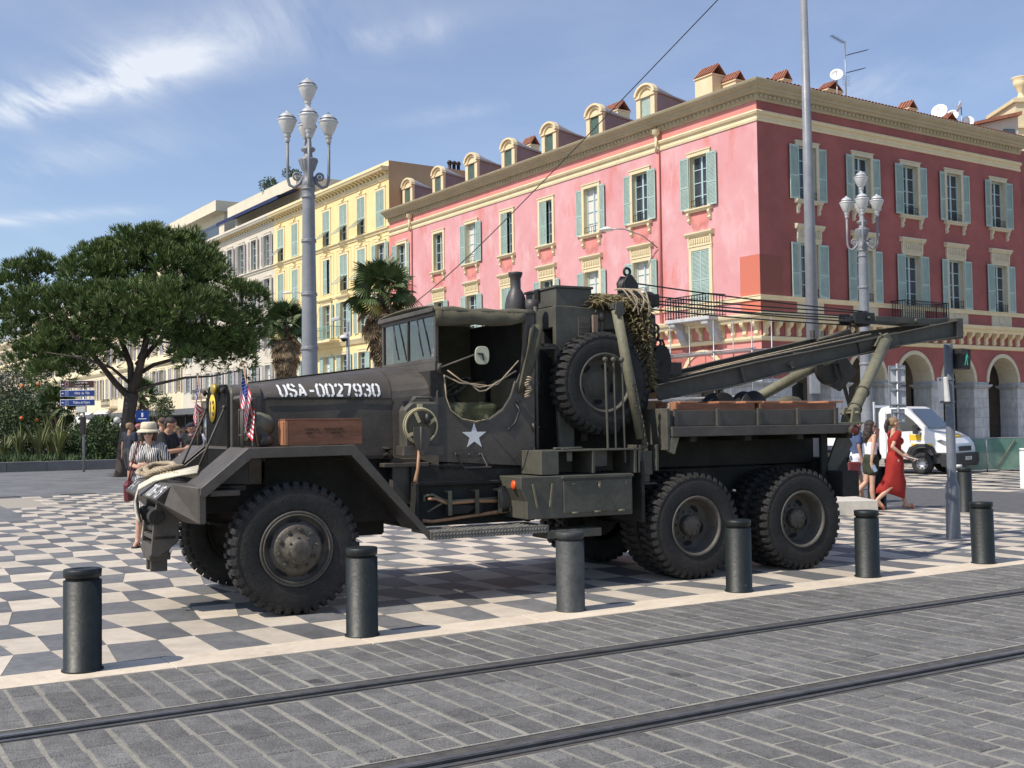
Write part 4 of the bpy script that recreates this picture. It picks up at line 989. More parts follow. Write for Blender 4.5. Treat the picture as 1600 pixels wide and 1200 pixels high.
b = MB(); b.cyl((3.25, .5, 1.985), (3.25, .95, 1.985), .06); b.beam((3.25, .78, 1.4), (3.25, .78, 2.4), .12, .08); part(b, 'spare_carrier', m_odg)
# ---- chassis
for y in (.76, far(.76)):
    b = MB(); b.box(-.75, 6.55, y-.04, y+.04, .84, 1.08); part(b, 'frame_rail', m_odd)
for x in (-.5, 1.3, 2.6, 3.4, 4.8, 6.4): b = MB(); b.box(x-.05, x+.05, .8, far(.8), .86, 1.06); part(b, 'crossmember', m_odd)
for x in (0, 4.11, 5.49):
    b = MB(); b.cyl((x, .25, ZR), (x, far(.25), ZR), .07, n=12); b.sphere((x, YC-.15, ZR), .21, 12, sq=(1, .75, 1)); part(b, 'axle', m_odd, 0)
for y in (.66, far(.66)):
    b = MB()
    for k in range(6): h = .6-.09*k; b.prism([(-h, .74-.022*k+.03), (0, .70-.022*k-.03), (h, .74-.022*k+.03), (h, .72-.022*k+.03), (0, .68-.022*k-.03), (-h, .72-.022*k+.03)], 'y', y-.035, y+.035)
    part(b, 'leaf_spring', m_odd, 0)
    b = MB()
    for k in range(8): h = .72-.07*k; b.prism([(4.8-h, .66-.0*k+k*.02), (4.8, .72+k*.022), (4.8+h, .66+k*.02), (4.8+h, .64+k*.02), (4.8, .70+k*.022), (4.8-h, .64+k*.02)], 'y', y-.04, y+.04)
    b.cyl((4.8, y, .76), (4.8, y+.01, .76), .12, n=14); part(b, 'leaf_spring', m_odd, 0)
b = MB(); b.box(.1, 1.1, .85, far(.85), .55, 1.2); b.cyl((1.1, YC, .8), (4.2, YC, .62), .05); b.box(1.3, 2.1, .9, 1.6, .6, 1.0); part(b, 'engine_block', m_odd, .02)
b = MB(); b.box(-.1, 1.3, .63, .66, .7, 1.38); b.box(-.1, 1.3, far(.66), far(.63), .7, 1.38); part(b, 'splash_panel', m_odd)
# ---- front bumper: wedge nose
b = MB(); b.prism([(-.74, 1.11), (-.97, 1.12), (-1.1, 1.0), (-1.03, .955), (-.86, .80), (-.74, .80)], 'y', .30, far(.30))
b.add([(-.80, .06, 1.1), (-.80, .06, .80), (-.74, .06, .80), (-.74, .06, 1.1), (-.97, .30, 1.12), (-1.1, .30, 1.0), (-1.03, .30, .955), (-.86, .30, .80), (-.74, .30, .80), (-.74, .30, 1.11)], [(0, 3, 9, 4), (0, 4, 5, 6, 7, 1), (1, 7, 8, 2), (2, 8, 9, 3), (0, 1, 2, 3)])
y2 = far(.30); y3 = far(.06)
b.add([(-.80, y3, 1.1), (-.80, y3, .80), (-.74, y3, .80), (-.74, y3, 1.1), (-.97, y2, 1.12), (-1.1, y2, 1.0), (-1.03, y2, .955), (-.86, y2, .80), (-.74, y2, .80), (-.74, y2, 1.11)], [(0, 3, 9, 4), (0, 4, 5, 6, 7, 1), (1, 7, 8, 2), (2, 8, 9, 3), (0, 1, 2, 3)])
bump = part(b, 'front_bumper', m_od, .008)
b = MB(); b.box(-.74, -.3, .5, far(.5), 1.04, 1.09); b.box(-.7, -.45, .1, .5, 1.02, 1.07); part(b, 'winch_deck', m_od)
b = MB(); b.cyl((-.82, .9, .95), (-.82, 1.5, .95), .13, n=18); b.cyl((-.82, .86, .95), (-.82, .9, .95), .17, n=18); part(b, 'winch_drum', m_odd)
# winch roller bracket hanging in front
for y in (.62, 1.12):
    b = MB(); b.prism([(-1.04, .98), (-.85, .98), (-.86, .62), (-1.02, .5), (-1.09, .52), (-1.07, .75)], 'y', y-.02, y+.02); part(b, 'roller_bracket', m_od, .004)
    b = MB(); b.cyl((-1.05, y-.06, .84), (-1.05, y+.05, .84), .065, n=16); part(b, 'roller_cap', m_odd, .004)
b = MB(); b.box(-1.07, -.88, .6, 1.14, .64, .68); b.prism([(-1.09, .5), (-.95, .5), (-.9, .60), (-1.08, .60)], 'y', .64, 1.10); part(b, 'roller_frame', m_od)
for z in (.72, .88): b = MB(); b.cyl((-1.02, .64, z), (-1.02, 1.1, z), .03, n=12); part(b, 'roller', m_black, 0)
b = MB(); b.box(-1.07, -.93, .74, .79, .36, .50); b.box(-1.07, -.93, .93, .98, .36, .50); b.box(-1.09, -.91, .70, 1.02, .46, .52); part(b, 'drawbar_clevis', m_od)
# stencilled lettering
def stroke_text(s, h, mt, name, parent, M, wgt=.17, onto=None):
    G_ = {'U': [[(0, 1), (0, .15), (.13, 0), (.22, 0)], [(.34, 0), (.44, 0), (.56, .15), (.56, 1)]], 'S': [[(.56, .78), (.45, 1), (.34, 1)], [(.22, 1), (.12, 1), (0, .85), (0, .65), (.12, .54), (.45, .44), (.56, .33), (.56, .14), (.45, 0), (.34, 0)], [(.22, 0), (.12, 0), (0, .2)]],
          'A': [[(0, 0), (.16, .62)], [(.19, .74), (.28, 1), (.56, 0)], [(.16, .28), (.38, .28)]], '-': [[(.08, .42), (.48, .42)]],
          '0': [[(.22, 0), (.12, 0), (0, .15), (0, .85), (.12, 1), (.22, 1)], [(.34, 1), (.44, 1), (.56, .85), (.56, .15), (.44, 0), (.34, 0)]],
          '2': [[(0, .8), (.12, 1), (.22, 1)], [(.34, 1), (.44, 1), (.56, .85), (.56, .6), (.05, .0), (.56, 0)]], '7': [[(0, 1), (.56, 1), (.2, 0)]],
          '9': [[(.22, 1), (.12, 1), (0, .85), (0, .6), (.12, .45), (.22, .45)], [(.34, 1), (.44, 1), (.56, .85), (.56, .15), (.44, 0), (.34, 0)], [(.34, .45), (.56, .45)], [(.22, 0), (.12, 0), (0, .2)]],
          '3': [[(0, .8), (.12, 1), (.22, 1)], [(.34, 1), (.44, 1), (.56, .85), (.56, .62), (.44, .52), (.25, .52)], [(.44, .52), (.56, .42), (.56, .15), (.44, 0), (.34, 0)], [(.22, 0), (.12, 0), (0, .2)]],
          '6': [[(.56, .85), (.44, 1), (.34, 1)], [(.22, 1), (.12, 1), (0, .85), (0, .15), (.12, 0), (.22, 0)], [(.34, 0), (.44, 0), (.56, .15), (.56, .42), (.44, .55), (.12, .55)]],
          '1': [[(.12, .82), (.3, 1), (.3, 0)]], '5': [[(.54, 1), (.02, 1), (.02, .58), (.42, .6), (.56, .46), (.56, .15), (.44, 0), (.34, 0)], [(.22, 0), (.12, 0), (0, .18)]], '4': [[(.45, 0), (.45, 1), (0, .3), (.58, .3)]], '8': [[(.22, 0), (.1, 0), (0, .25), (.2, .52), (.36, .52), (.56, .25), (.46, 0), (.34, 0)], [(.22, 1), (.1, 1), (0, .78), (.2, .52)], [(.34, 1), (.46, 1), (.56, .78), (.36, .52)]]}
    b = MB(); x = 0
    for ch in s:
        for st_ in G_.get(ch, []):
            P_ = [Vector((x+p[0]*h, p[1]*h, 0)) for p in st_]; hw = wgt*h/2
            for i in range(len(P_)-1):
                d = (P_[i+1]-P_[i]).normalized(); n_ = Vector((-d.y, d.x, 0))*hw
                e0 = d*(hw*.55 if i > 0 else hw*.0); e1 = d*(hw*.55 if i < len(P_)-2 else hw*.0)
                z = .0004*i; A0 = P_[i]-e0; A1 = P_[i+1]+e1; ns_ = max(1, int((A1-A0).length/.011)) if onto else 1
                for q_ in range(ns_):
                    a_, c_ = A0.lerp(A1, q_/ns_), A0.lerp(A1, (q_+1)/ns_); V = [M @ (v+Vector((0, 0, z))) for v in (a_-n_, c_-n_, c_+n_, a_+n_)]
                    if onto:
                        W = []
                        for v in V:
                            hit = onto.ray_cast(Vector((v.x, -1, v.z)), Vector((0, 1, 0))); nn = hit[1] if hit[1].y < 0 else -hit[1]; W.append(hit[0]+nn*(.0065+z*.4))
                        V = W
                    b.add(V, [(0, 1, 2, 3)])
        x += h*(.86 if ch != '-' else .8)
    o = b.build(name, mt, parent, recalc=False); tag(o, kind='stuff'); return x
def faceM(o, ex, ey):
    ex = Vector(ex).normalized(); ey = Vector(ey).normalized(); ez = ex.cross(ey)
    return Matrix(((ex.x, ey.x, ez.x, o[0]), (ex.y, ey.y, ez.y, o[1]), (ex.z, ey.z, ez.z, o[2]), (0, 0, 0, 1)))
sl_ = Vector((.13, 0, .12)).normalized(); nrm = Vector((-.12, 0, .13)).normalized()
stroke_text('706-15', .115, m_wpaint, 'bumper_lettering', bump, faceM(Vector((-1.095, .95, 1.0))+nrm*.004+sl_*.02, (0, -1, 0), sl_))
stroke_text('1-1', .10, m_wpaint, 'bumper_lettering', bump, faceM(Vector((-1.095, 2.0, 1.0))+nrm*.004+sl_*.03, (0, -1, 0), sl_))
# ---- grille and radiator shell
b = MB()
def arcsec(x, hw, z0, z1, r, y=YC, n=6):
    P_ = [(x, y-hw, z0), (x, y-hw, z1-r)]
    for i in range(1, n): a = math.pi/2*i/n; P_.append((x, y-hw+r-r*math.cos(a), z1-r+r*math.sin(a)*.62))
    P_ += [(x, y-hw+r, z1-r+.62*r), (x, YC, z1-.38*r+.02)]
    Q_ = [(x, 2*y-p[1], p[2]) for p in reversed(P_[:-1])]
    return P_+Q_
def loft(b, secs, mi=0, sm=False, cap=True):
    k = len(secs[0]); vs = [p for s_ in secs for p in s_]
    fs = [(r*k+i, r*k+i+1, (r+1)*k+i+1, (r+1)*k+i) for r in range(len(secs)-1) for i in range(k-1)]
    b.add(vs, fs, mi, sm)
    if cap: b.add(secs[0], [tuple(range(k))], mi); b.add(secs[-1], [tuple(reversed(range(k)))], mi)
sh_o = arcsec(-.385, .475, 1.08, 2.03, .16); sh_o2 = arcsec(-.12, .475, 1.08, 2.03, .16); sh_i = arcsec(-.39, .44, 1.12, 1.985, .14); sh_i2 = arcsec(-.34, .44, 1.12, 1.985, .14)
loft(b, [sh_i2, sh_i, sh_o, sh_o2], cap=False, sm=False); part(b, 'radiator_shell', m_od, .008)
b = MB(); b.box(-.33, -.3, .75, 1.6, 1.1, 1.9); part(b, 'radiator_core', m_interior, 0)
b = MB()
for k in range(25):
    y = YC-.425+.85*k/24; zt = 1.975 - (.09*max(0, (abs(y-YC)-.30)/.12)**2)
    b.box(-.415, -.385, y-.006, y+.006, 1.1, zt)
b.box(-.385, -.375, YC-.44, YC+.44, 1.40, 1.42); tag(part(b, 'grille_bars', m_odd, 0), kind='stuff')
b = MB(); b.box(-.42, -.41, YC-.45, YC+.45, 1.395, 1.42); b.box(-.42, -.41, YC-.45, YC+.45, 1.1, 1.12); part(b, 'grille_rail', m_od, 0)
d = MB(); d.lathe([(.128, 0), (.13, .006), (.001, .007)], (-.425, 1.27, 1.77), (-1, 0, 0), 28); dsk = part(d, 'number_disc', mat('yellow sign paint', (.78, .52, .03), None, .5), 0)
stroke_text('13', .12, m_black, 'disc_number', dsk, faceM((-.4335, 1.355, 1.71), (0, -1, 0), (0, 0, 1)), .22)
b = MB(); b.sphere((-.46, 1.05, 1.94), .06, 10, sq=(.5, 1.3, .9)); b.cyl((-.42, 1.05, 1.94), (-.47, 1.05, 1.94), .04); part(b, 'horn_cover', m_brass, 0)
for y in (.80, 1.55): b = MB(); b.lathe([(.015, 0), (.028, .01), (.028, .03), (.012, .04), (.001, .04)], (-.42, y, 1.92), (-1, 0, 0), 12); part(b, 'grille_lamp', m_odd, 0)
for y in (.78, 1.54): b = MB(); b.tube([(-.43, y, 1.76), (-.70, y+.02, 1.13)], .010, 8); b.sphere((-.43, y, 1.77), .018, 8); part(b, 'stay_rod', m_od, 0)
# brush guards at both sides
for y in (.2, far(.32)):
    b = MB(); b.tube([(-.40, y+.02, 1.40), (-.40, y+.02, 1.74), (-.36, y+.3, 1.74), (-.36, y+.3, 1.42)], .011, 6); b.tube([(-.40, y+.02, 1.52), (-.36, y+.3, 1.52)], .009, 6)
    b.tube([(-.38, y+.15, 1.40), (-.38, y+.15, 1.74)], .009, 6); part(b, 'brush_guard', m_od, 0)
b = MB(); b.prism([(-.31, 1.41), (-.31, 1.84), (-.27, 1.84), (-.27, 1.62), (-.02, 1.41)], 'y', .26, .285); part(b, 'lamp_bracket', m_od)
b = MB(); b.prism([(-.38, 1.84), (-.36, 1.87), (-.12, 1.64), (-.14, 1.61)], 'y', .5, .68); part(b, 'hood_brace', m_od)
# ---- hood
def hoodsec(x, hw, zt, zs=1.84, zb=1.28, r=.2):
    P_ = [(x, YC-hw, zb), (x, YC-hw, zs)]
    n = 7
    for i in range(1, n+1): a = math.pi/2*i/n; P_.append((x, YC-hw+(hw*.78)*(1-math.cos(a)), zs+(zt-zs-.02)*math.sin(a)))
    P_.append((x, YC, zt)); return P_+[(p[0], far(p[1]), p[2]) for p in reversed(P_[:-1])]
b = MB(); loft(b, [hoodsec(-.12, .465, 2.0), hoodsec(.2, .50, 2.04), hoodsec(.7, .56, 2.10), hoodsec(1.08, .60, 2.15)], sm=False)
hood = part(b, 'hood', m_od, .01)
for p in hood.data.polygons: p.use_smooth = abs(p.normal.z) > .15 and abs(p.normal.x) < .6
b = MB(); loft(b, [hoodsec(1.085, .61, 2.155), hoodsec(1.3, .66, 2.17, zs=1.86), hoodsec(1.5, .715, 2.14, zs=1.9, zb=1.2)], sm=False); part(b, 'cowl', m_od, .01)
b = MB(); b.box(-.1, 1.07, .595, .612, 1.84, 1.852); b.box(-.12, 1.08, YC-.012, YC+.012, 2.06, 2.1) if False else None
hg = [(-.1, .688, 1.838), (1.07, .557, 1.838)]; b.beam(hg[0], hg[1], .008, .010); b.tube([(-.12, YC, 2.005), (.2, YC, 2.045), (1.08, YC, 2.155)], .008, 6); part(b, 'hood_hinge', m_odd, 0)
b = MB(); b.beam((-.09, .685, 1.3), (1.07, .555, 1.3), .03, .03); part(b, 'hood_sill', m_odd, 0)
for i, x in enumerate((-.05, .0)): b = MB(); b.box(x-.01+.15, x+.15, .64, .66, 1.9, 1.93)
d = Vector((1.17, -.135, 0)).normalized()
stroke_text('USA-0027930', .1, m_wpaint, 'registration_number', hood, faceM(Vector((.06, .62, 1.867)), d, (0, 0, 1)), .20, BVHTree.FromPolygons([v.co.copy() for v in hood.data.vertices], [tuple(p.vertices) for p in hood.data.polygons]))
# latch on lower hood side
b = MB(); b.lathe([(.02, 0), (.02, .03), (.035, .035), (.05, .05), (.05, .055), (.001, .056)], (1.0, .5, 1.33), (0, -.2, 1), 12); b.cyl((1.0, .55, 1.31), (1.0, .45, 1.33), .02, n=8); part(b, 'hood_latch', m_odd, 0)
# ---- fenders
def fender(y0, y1, lip):
    O = [(-.80, 1.10), (-.415, 1.415), (.51, 1.425), (1.20, .64)]; th_ = .012
    b = MB()
    inn = [(x, z-th_) for x, z in O]
    b.prism(O+list(reversed(inn)), 'y', y0, y1)
    I_ = [(-.80+.05, 1.03), (-.39, 1.335), (.475, 1.345), (1.16, .56), (1.2, .56)]
    b.prism(O+[(1.26, .6), (1.20, .56)]+[(.475, 1.335), (-.385, 1.33), (-.76, 1.025), (-.81, 1.04)], 'y', lip-.006, lip+.006)
    return part(b, 'fender', m_od, .004)
fender(-.02, .64, -.022); fender(far(.64), far(-.02), far(-.022))
for ya, yb_ in ((.42, .66), (far(.66), far(.42))):
    b = MB(); b.prism([(-.62, 1.10), (-.62, 1.22), (-.40, 1.40), (-.3, 1.40), (-.3, 1.10)], 'y', ya, yb_); part(b, 'fender_brace', m_od)
# ---- headlights
for y in (.38, far(.38)):
    b = MB(); b.lathe([(.001, .24), (.05, .235), (.09, .20), (.115, .13), (.122, .06), (.125, .0)], (-.33, y, 1.60), (1, 0, .0), 24); b.torus((-.33, y, 1.60), (1, 0, 0), .124, .009, 28, 6); hl = part(b, 'headlight', m_odl, 0)
    b = MB(); b.lathe([(.12, 0), (.1, -.02), (.05, -.032), (.001, -.035)], (-.33, y, 1.60), (1, 0, 0), 24); part(b, 'lens', m_chrome, 0, hl)
    b = MB(); b.cyl((-.24, y, 1.42), (-.24, y, 1.5), .025, n=10); part(b, 'lamp_post', m_od, 0)
    b = MB(); b.lathe([(.001, .11), (.03, .105), (.05, .07), (.055, .0)], (-.24, y-.12, 1.47), (1, 0, 0), 16); b.lathe([(.05, 0), (.02, -.012), (.001, -.013)], (-.24, y-.12, 1.47), (1, 0, 0), 16, mi=1); part(b, 'blackout_lamp', [m_od, m_chrome], 0)
# ---- running board
m_tread = mat('diamond tread plate', (.11, .105, .09), (.16, .15, .13), .5, 8, .2, 60, dirt=.2)
b = MB(); b.box(1.2, 2.40, -.03, .42, .605, .635); b.box(1.2, 2.40, -.036, -.026, .565, .635)
rb = part(b, 'running_board', m_tread, .003)
b = MB()
for k in range(36):
    for j in range(2):
        x = 1.23+k*.032; z = .568+j*.032; b.beam((x, -.040, z), (x+.016, -.040, z+.018), .007, .008)
for k in range(28):
    for j in range(9): x = 1.24+k*.041; y = .0+j*.045; s_ = 1 if (k+j) % 2 else -1; b.beam((x, y, .637), (x+.018, y+.018*s_, .637), .008, .007)
tag(b.build('tread_ribs', mat('worn tread ribs', (.20, .19, .17), (.27, .26, .23), .4, 8), rb), kind='stuff')
b = MB(); b.box(2.4, 3.0, .0, .3, .5, .58); part(b, 'step_bracket', m_odg)
# far side board, same
b = MB(); b.box(1.2, 2.2, far(.42), far(-.03), .6, .635); part(b, 'running_board', m_tread)
# ---- side rack below the cab
b = MB(); b.box(1.22, 2.52, .46, .50, .64, 1.22); b.box(1.22, 2.5, .40, .47, 1.02, 1.05); b.box(1.22, 1.26, .36, .46, .64, 1.05); b.box(2.38, 2.42, .36, .46, .64, 1.05); part(b, 'tool_rack', m_odd)
b = MB(); b.box(1.05, 1.3, .5, .62, .85, 1.28); b.box(.95, 1.4, .45, .7, 1.2, 1.24); part(b, 'frame_panel', m_od)
# ---- cab: side walls with U-shaped openings, rear wall, floor, dash, seats
def door(y0, y1):
    n = 14
    # panel built as a strip fan round the opening
    cx_, zc_ = 1.865, 1.98; rx, rz = .325, .385
    top = 2.06
    U = [(1.56, 2.06)]+[(cx_-rx*math.cos(a), 1.86-(.26)*math.sin(a)**.9) for a in [math.pi*i/n for i in range(1, n)]]+[(2.30, 2.06)]
    b = MB(); Lp = [(1.5, 1.2)]
    outer = [(1.5, 2.06)]+[(1.5+1.0*i/n, 1.24-.05*i/n) for i in range(0, n+1)][1:-1]+[(2.5, 2.06)]
    V = []
    for y in (y0, y1): V += [(p[0], y, p[1]) for p in U]+[(p[0], y, p[1]) for p in outer]
    k = len(U); fs = []
    for i in range(k-1):
        fs.append((i, i+1, k+i+1, k+i)); fs.append((2*k+i, 3*k+i, 3*k+i+1, 2*k+i+1)); fs.append((i, 2*k+i, 2*k+i+1, i+1)); fs.append((k+i, k+i+1, 3*k+i+1, 3*k+i))
    fs += [(0, k, 3*k, 2*k), (k-1, 3*k-1, 4*k-1, 2*k-1)]
    b.add(V, fs)
    return b
def door_poly(y0, y1):
    b = MB(); poly = [(1.5, 1.24), (2.5, 1.17), (2.52, 2.66), (2.42, 2.66), (2.36, 2.1), (2.25, 1.85), (2.16, 1.72), (2.02, 1.63), (1.88, 1.605), (1.74, 1.63), (1.63, 1.71), (1.58, 1.84), (1.56, 2.06), (1.5, 2.06)]
    b.prism(poly, 'y', y0, y1); return b
dr = part(door_poly(.44, .46), 'door', m_od, .004); dr.matrix_local = Matrix.Translation((1.5, .45, 0)) @ Matrix.Rotation(rad(-3.6), 4, 'Z') @ Matrix.Translation((-1.5, -.42, 0)); part(door_poly(far(.46), far(.44)), 'door', m_od, .004)
b = MB(); b.tube([(2.30, .437, 2.0), (2.24, .43, 1.85), (2.16, .43, 1.735), (2.02, .43, 1.64), (1.88, .43, 1.612), (1.74, .43, 1.64), (1.63, .43, 1.72), (1.585, .43, 1.84), (1.565, .43, 2.06)], .007, 6); part(b, 'door_beading', m_rope, 0, dr)
b = MB(); b.tube([(2.30, .43, 1.78), (2.33, .40, 1.72), (2.28, .395, 1.60), (2.22, .40, 1.54)], .011, 8); b.cyl((2.33, .44, 1.80), (2.33, .41, 1.80), .022, n=10); b.sphere((2.215, .40, 1.535), .016, 8); part(b, 'door_handle', m_black, 0, dr)
for z in (1.32, 1.55): b = MB(); b.cyl((2.485, .43, z-.04), (2.485, .43, z+.04), .014, n=8); part(b, 'door_hinge', m_od, 0, dr)
# star, as a flat painted shape on the door
b = MB(); c_ = Vector((1.865, .4365, 1.475)); V = [c_]
for k in range(10):
    a = math.pi/2+math.pi*k/5; r_ = .132 if k % 2 == 0 else .0505; V.append(c_+Vector((-math.cos(a)*r_, 0, math.sin(a)*r_)))
b.add(V, [(0, 1+k, 1+(k+1) % 10) for k in range(10)]); b.build('white_star', m_wpaint, dr, recalc=False)
b = MB(); b.tube([(1.66, .43, 1.32), (1.70, .35, 1.19), (1.96, .35, 1.18), (1.93, .43, 1.31)], .008, 6); b.box(1.69, 1.97, .29, .36, 1.175, 1.19); part(b, 'stirrup_step', m_od, 0)
b = MB(); b.box(1.66, 1.94, .425, .437, 1.28, 1.33)
for k in range(3): b.sphere((1.69+.11*k, .42, 1.30), .012, 6)
part(b, 'step_mount', m_od, 0)
b = MB(); b.box(2.47, 2.5, .46, far(.46), 1.2, 2.05); b.box(2.50, 2.52, .46, far(.46), 2.05, 2.64); part(b, 'cab_rear_wall', m_odd)
b = MB(); b.box(1.5, 2.5, .46, far(.46), 1.15, 1.2); part(b, 'cab_floor', m_odd)
b = MB(); b.box(1.42, 1.56, .46, far(.46), 1.85, 2.1); part(b, 'dashboard', m_odd)
b = MB(); b.box(1.60, 2.5, far(.475), far(.465), 1.5, 2.66); part(b, 'far_side_curtain', m_canvas)
for y in (.55, 1.3):
    b = MB(); b.box(2.0, 2.45, y, y+.6, 1.5, 1.64); part(b, 'seat', m_canvas, .04); b = MB(); b.box(2.36, 2.46, y+.02, y+.58, 1.62, 2.04); part(b, 'seat_back', m_canvas, .04)
b = MB(); c_ = Vector((1.82, .85, 1.93)); ax = Vector((-.55, 0, .83)).normalized(); b.torus(c_, ax, .215, .014, 32, 8); b.tube([c_, c_-ax*.5], .02, 8)
u_ = ax.orthogonal().normalized(); v_ = ax.cross(u_)
for k in range(3): a = 2*math.pi*k/3; b.tube([c_, c_+(u_*math.cos(a)+v_*math.sin(a))*.21], .009, 6)
part(b, 'steering_wheel', m_black, 0)
# windscreen frame
def fbar(b, p, q, w_=.035, h_=.03): b.beam(p, q, w_, h_, (1, 0, 0))
ya, yb_ = .455, far(.455)
WF = MB()
for z in (2.2, 2.64): WF.box(1.475, 1.515, ya, yb_, z-.02, z+.022)
WF.box(1.47, 1.52, ya, yb_, 2.10, 2.18)
for y in (ya+.02, yb_-.02, YC): WF.box(1.477, 1.513, y-(.02 if y != YC else .012), y+(.02 if y != YC else .012), 2.22, 2.62)
part(WF, 'windscreen_frame', m_od, .004)
for y0_, y1_ in ((ya+.04, YC-.012), (YC+.012, yb_-.04)):
    b = MB(); b.box(1.493, 1.497, y0_, y1_, 2.22, 2.62); part(b, 'windscreen_pane', m_glassT, 0)
b = MB(); b.box(1.44, 1.54, ya-.02, yb_+.02, 2.655, 2.70); part(b, 'windscreen_header', m_od)
for y in (.86, 1.5): b = MB(); b.tube([(1.46, y, 2.62), (1.45, y-.12, 2.35)], .008, 6); b.beam((1.452, y-.05, 2.5), (1.452, y-.17, 2.25), .012, .012); part(b, 'wiper', m_black, 0)
# canvas tilt over bows
b = MB(); n = 10; k = 14; V = []
ys = [.40, .44, .6, .9, YC, far(.9), far(.6), far(.44), far(.40)]
for i in range(n+1):
    x = 1.45+1.08*i/n; sag = .012*math.sin(i*2.1)+.02*math.sin(math.pi*i/n)
    for j, y in enumerate(ys):
        z = 2.70+.035*(1-((y-YC)/.77)**2)-sag*(1 if 0 < j < len(ys)-1 else 0)
        if j in (0, len(ys)-1): z = 2.66
        V.append((x, y, z))
m_ = len(ys); fs = [(i*m_+j, i*m_+j+1, (i+1)*m_+j+1, (i+1)*m_+j) for i in range(n) for j in range(m_-1)]
b.add(V, fs, 0, True); cv = b.build('canvas_roof', m_canvas, trk, recalc=False); sd = cv.modifiers.new('solid', 'SOLIDIFY'); sd.thickness = .012
b = MB(); V = []
for i in range(15):
    x = 1.46+.96*i/14; dz = .14+.008*math.sin(i*.9)+(.0 if i < 13 else -.02*(i-12)); V += [(x, .395, 2.675-.004*i/14), (x-.01*i/14, .385+.012*math.sin(i*1.7), 2.675-dz*.5), (x-.04*i/14, .395+.02*math.sin(i*1.3), 2.675-dz)]
b.add(V, [(3*i+j, 3*i+j+1, 3*i+j+4, 3*i+j+3) for i in range(14) for j in (0, 1)], 0, True); cv = b.build('canvas_valance', m_canvas, trk, recalc=False); sd = cv.modifiers.new('solid', 'SOLIDIFY'); sd.thickness = .008
# rolled side curtain hanging at the rear door post
b = MB(); P_ = [(2.50, .40, 2.55), (2.46, .385, 2.35), (2.40, .38, 2.15), (2.36, .385, 1.98), (2.33, .40, 1.88)]; V = []
for i, p in enumerate(P_):
    wd = .05+.05*math.sin(i*.9+.5)
    for j in range(6): V.append((p[0]+wd*(j/5-.3)*1.8+.02*math.sin(j*2+i), p[1]-.015*math.sin(j*1.9+i*.7), p[2]+.02*j/5))
b.add(V, [(6*i+j, 6*i+j+1, 6*i+j+7, 6*i+j+6) for i in range(4) for j in range(5)], 0, True); cv = b.build('side_curtain', m_canvas, trk, recalc=False); sd = cv.modifiers.new('solid', 'SOLIDIFY'); sd.thickness = .012
b = MB(); b.box(2.40, 2.53, .425, .46, 2.05, 2.66); part(b, 'canvas_corner', m_canvas)
b = MB()
for k, pth in enumerate([[(1.56, .42, 2.05), (1.7, .40, 1.98), (1.86, .40, 1.97), (2.02, .40, 1.95), (2.3, .40, 2.1)], [(1.58, .41, 2.1), (1.72, .40, 2.0), (1.9, .39, 1.94), (2.1, .40, 1.97), (2.33, .4, 2.2)], [(1.84, .40, 1.95), (1.9, .39, 1.90), (1.97, .39, 1.91), (2.05, .39, 1.96)]]): b.tube(pth, .007, 6)
part(b, 'lashing_cord', m_rope, 0)
b = MB(); b.tube([(2.47, .40, 2.5), (2.43, .39, 2.2), (2.42, .385, 2.05)], .006, 6)
for k in range(9): a = k*1.3; b.torus((2.42+.012*math.cos(a), .38, 2.03-.022*k), (math.cos(a)*.4, .3, 1), .026, .008, 10, 5)
part(b, 'knotted_cord', m_rope, 0)
# mirror on an arm
b = MB(); b.tube([(1.50, .43, 2.12), (1.55, .3, 2.15), (1.74, .13, 2.235)], .009, 8); b.cyl((1.5, .44, 2.08), (1.5, .40, 2.16), .02, n=8); part(b, 'mirror_arm', m_od, 0)
b = MB(); V = []
for i in range(28):
    a = 2*math.pi*i/28; V.append((math.copysign(abs(math.cos(a))**.6, math.cos(a))*.068, math.copysign(abs(math.sin(a))**.8, math.sin(a))*.085))
Mm = Matrix.Translation((1.795, .10, 2.225)) @ Matrix.Rotation(rad(-12), 4, 'Z'); b.prism(V, 'y', -.012, .012, 0, Mm); mo = part(b, 'mirror', m_mirror, .004)
b = MB(); b.beam((1.745, .085, 2.24), (1.80, .085, 2.235), .02, .015); b.beam((1.79, .085, 2.235), (1.805, .085, 2.18), .012, .012); part(b, 'mirror_clamp', m_black, 0, mo)
# exhaust/air stacks and pole behind the cab
def stack(x, y, z0, prof, name): b = MB(); b.lathe(prof, (x, y, z0), (0, 0, 1), 24); part(b, name, mat('dark stack paint', (.04, .037, .035), (.065, .06, .058), .5, 3, .1, 30), 0)
stack(2.66, 1.08, 2.1, [(.1, 0), (.1, .5), (.115, .62), (.115, .72), (.10, .8), (.075, .86), (.055, .89), (.055, 1.0), (.07, 1.03), (.075, 1.05), (.075, 1.065), (.06, 1.065), (.05, .98), (.001, .97)], 'air_cleaner_stack')
stack(2.66, .72, 1.9, [(.07, 0), (.07, .58), (.075, .60), (.04, .66), (.04, .78), (.065, .86), (.07, .94), (.055, .94), (.04, .82), (.001, .8)], 'exhaust_stack')
b = MB(); b.cyl((2.545, .44, 1.18), (2.545, .44, 2.74), .018, n=10)
for z in (1.55, 1.98, 2.4): b.torus((2.545, .44, z), (0, 0, 1), .024, .008, 12, 5)
part(b, 'bow_pole', m_odg, 0)
b = MB(); b.beam((2.56, .44, 2.34), (2.82, .5, 2.34), .03, .03); b.cyl((2.62, .44, 2.36), (2.78, .5, 2.36), .02, n=8); part(b, 'tie_bar', m_odg, 0)
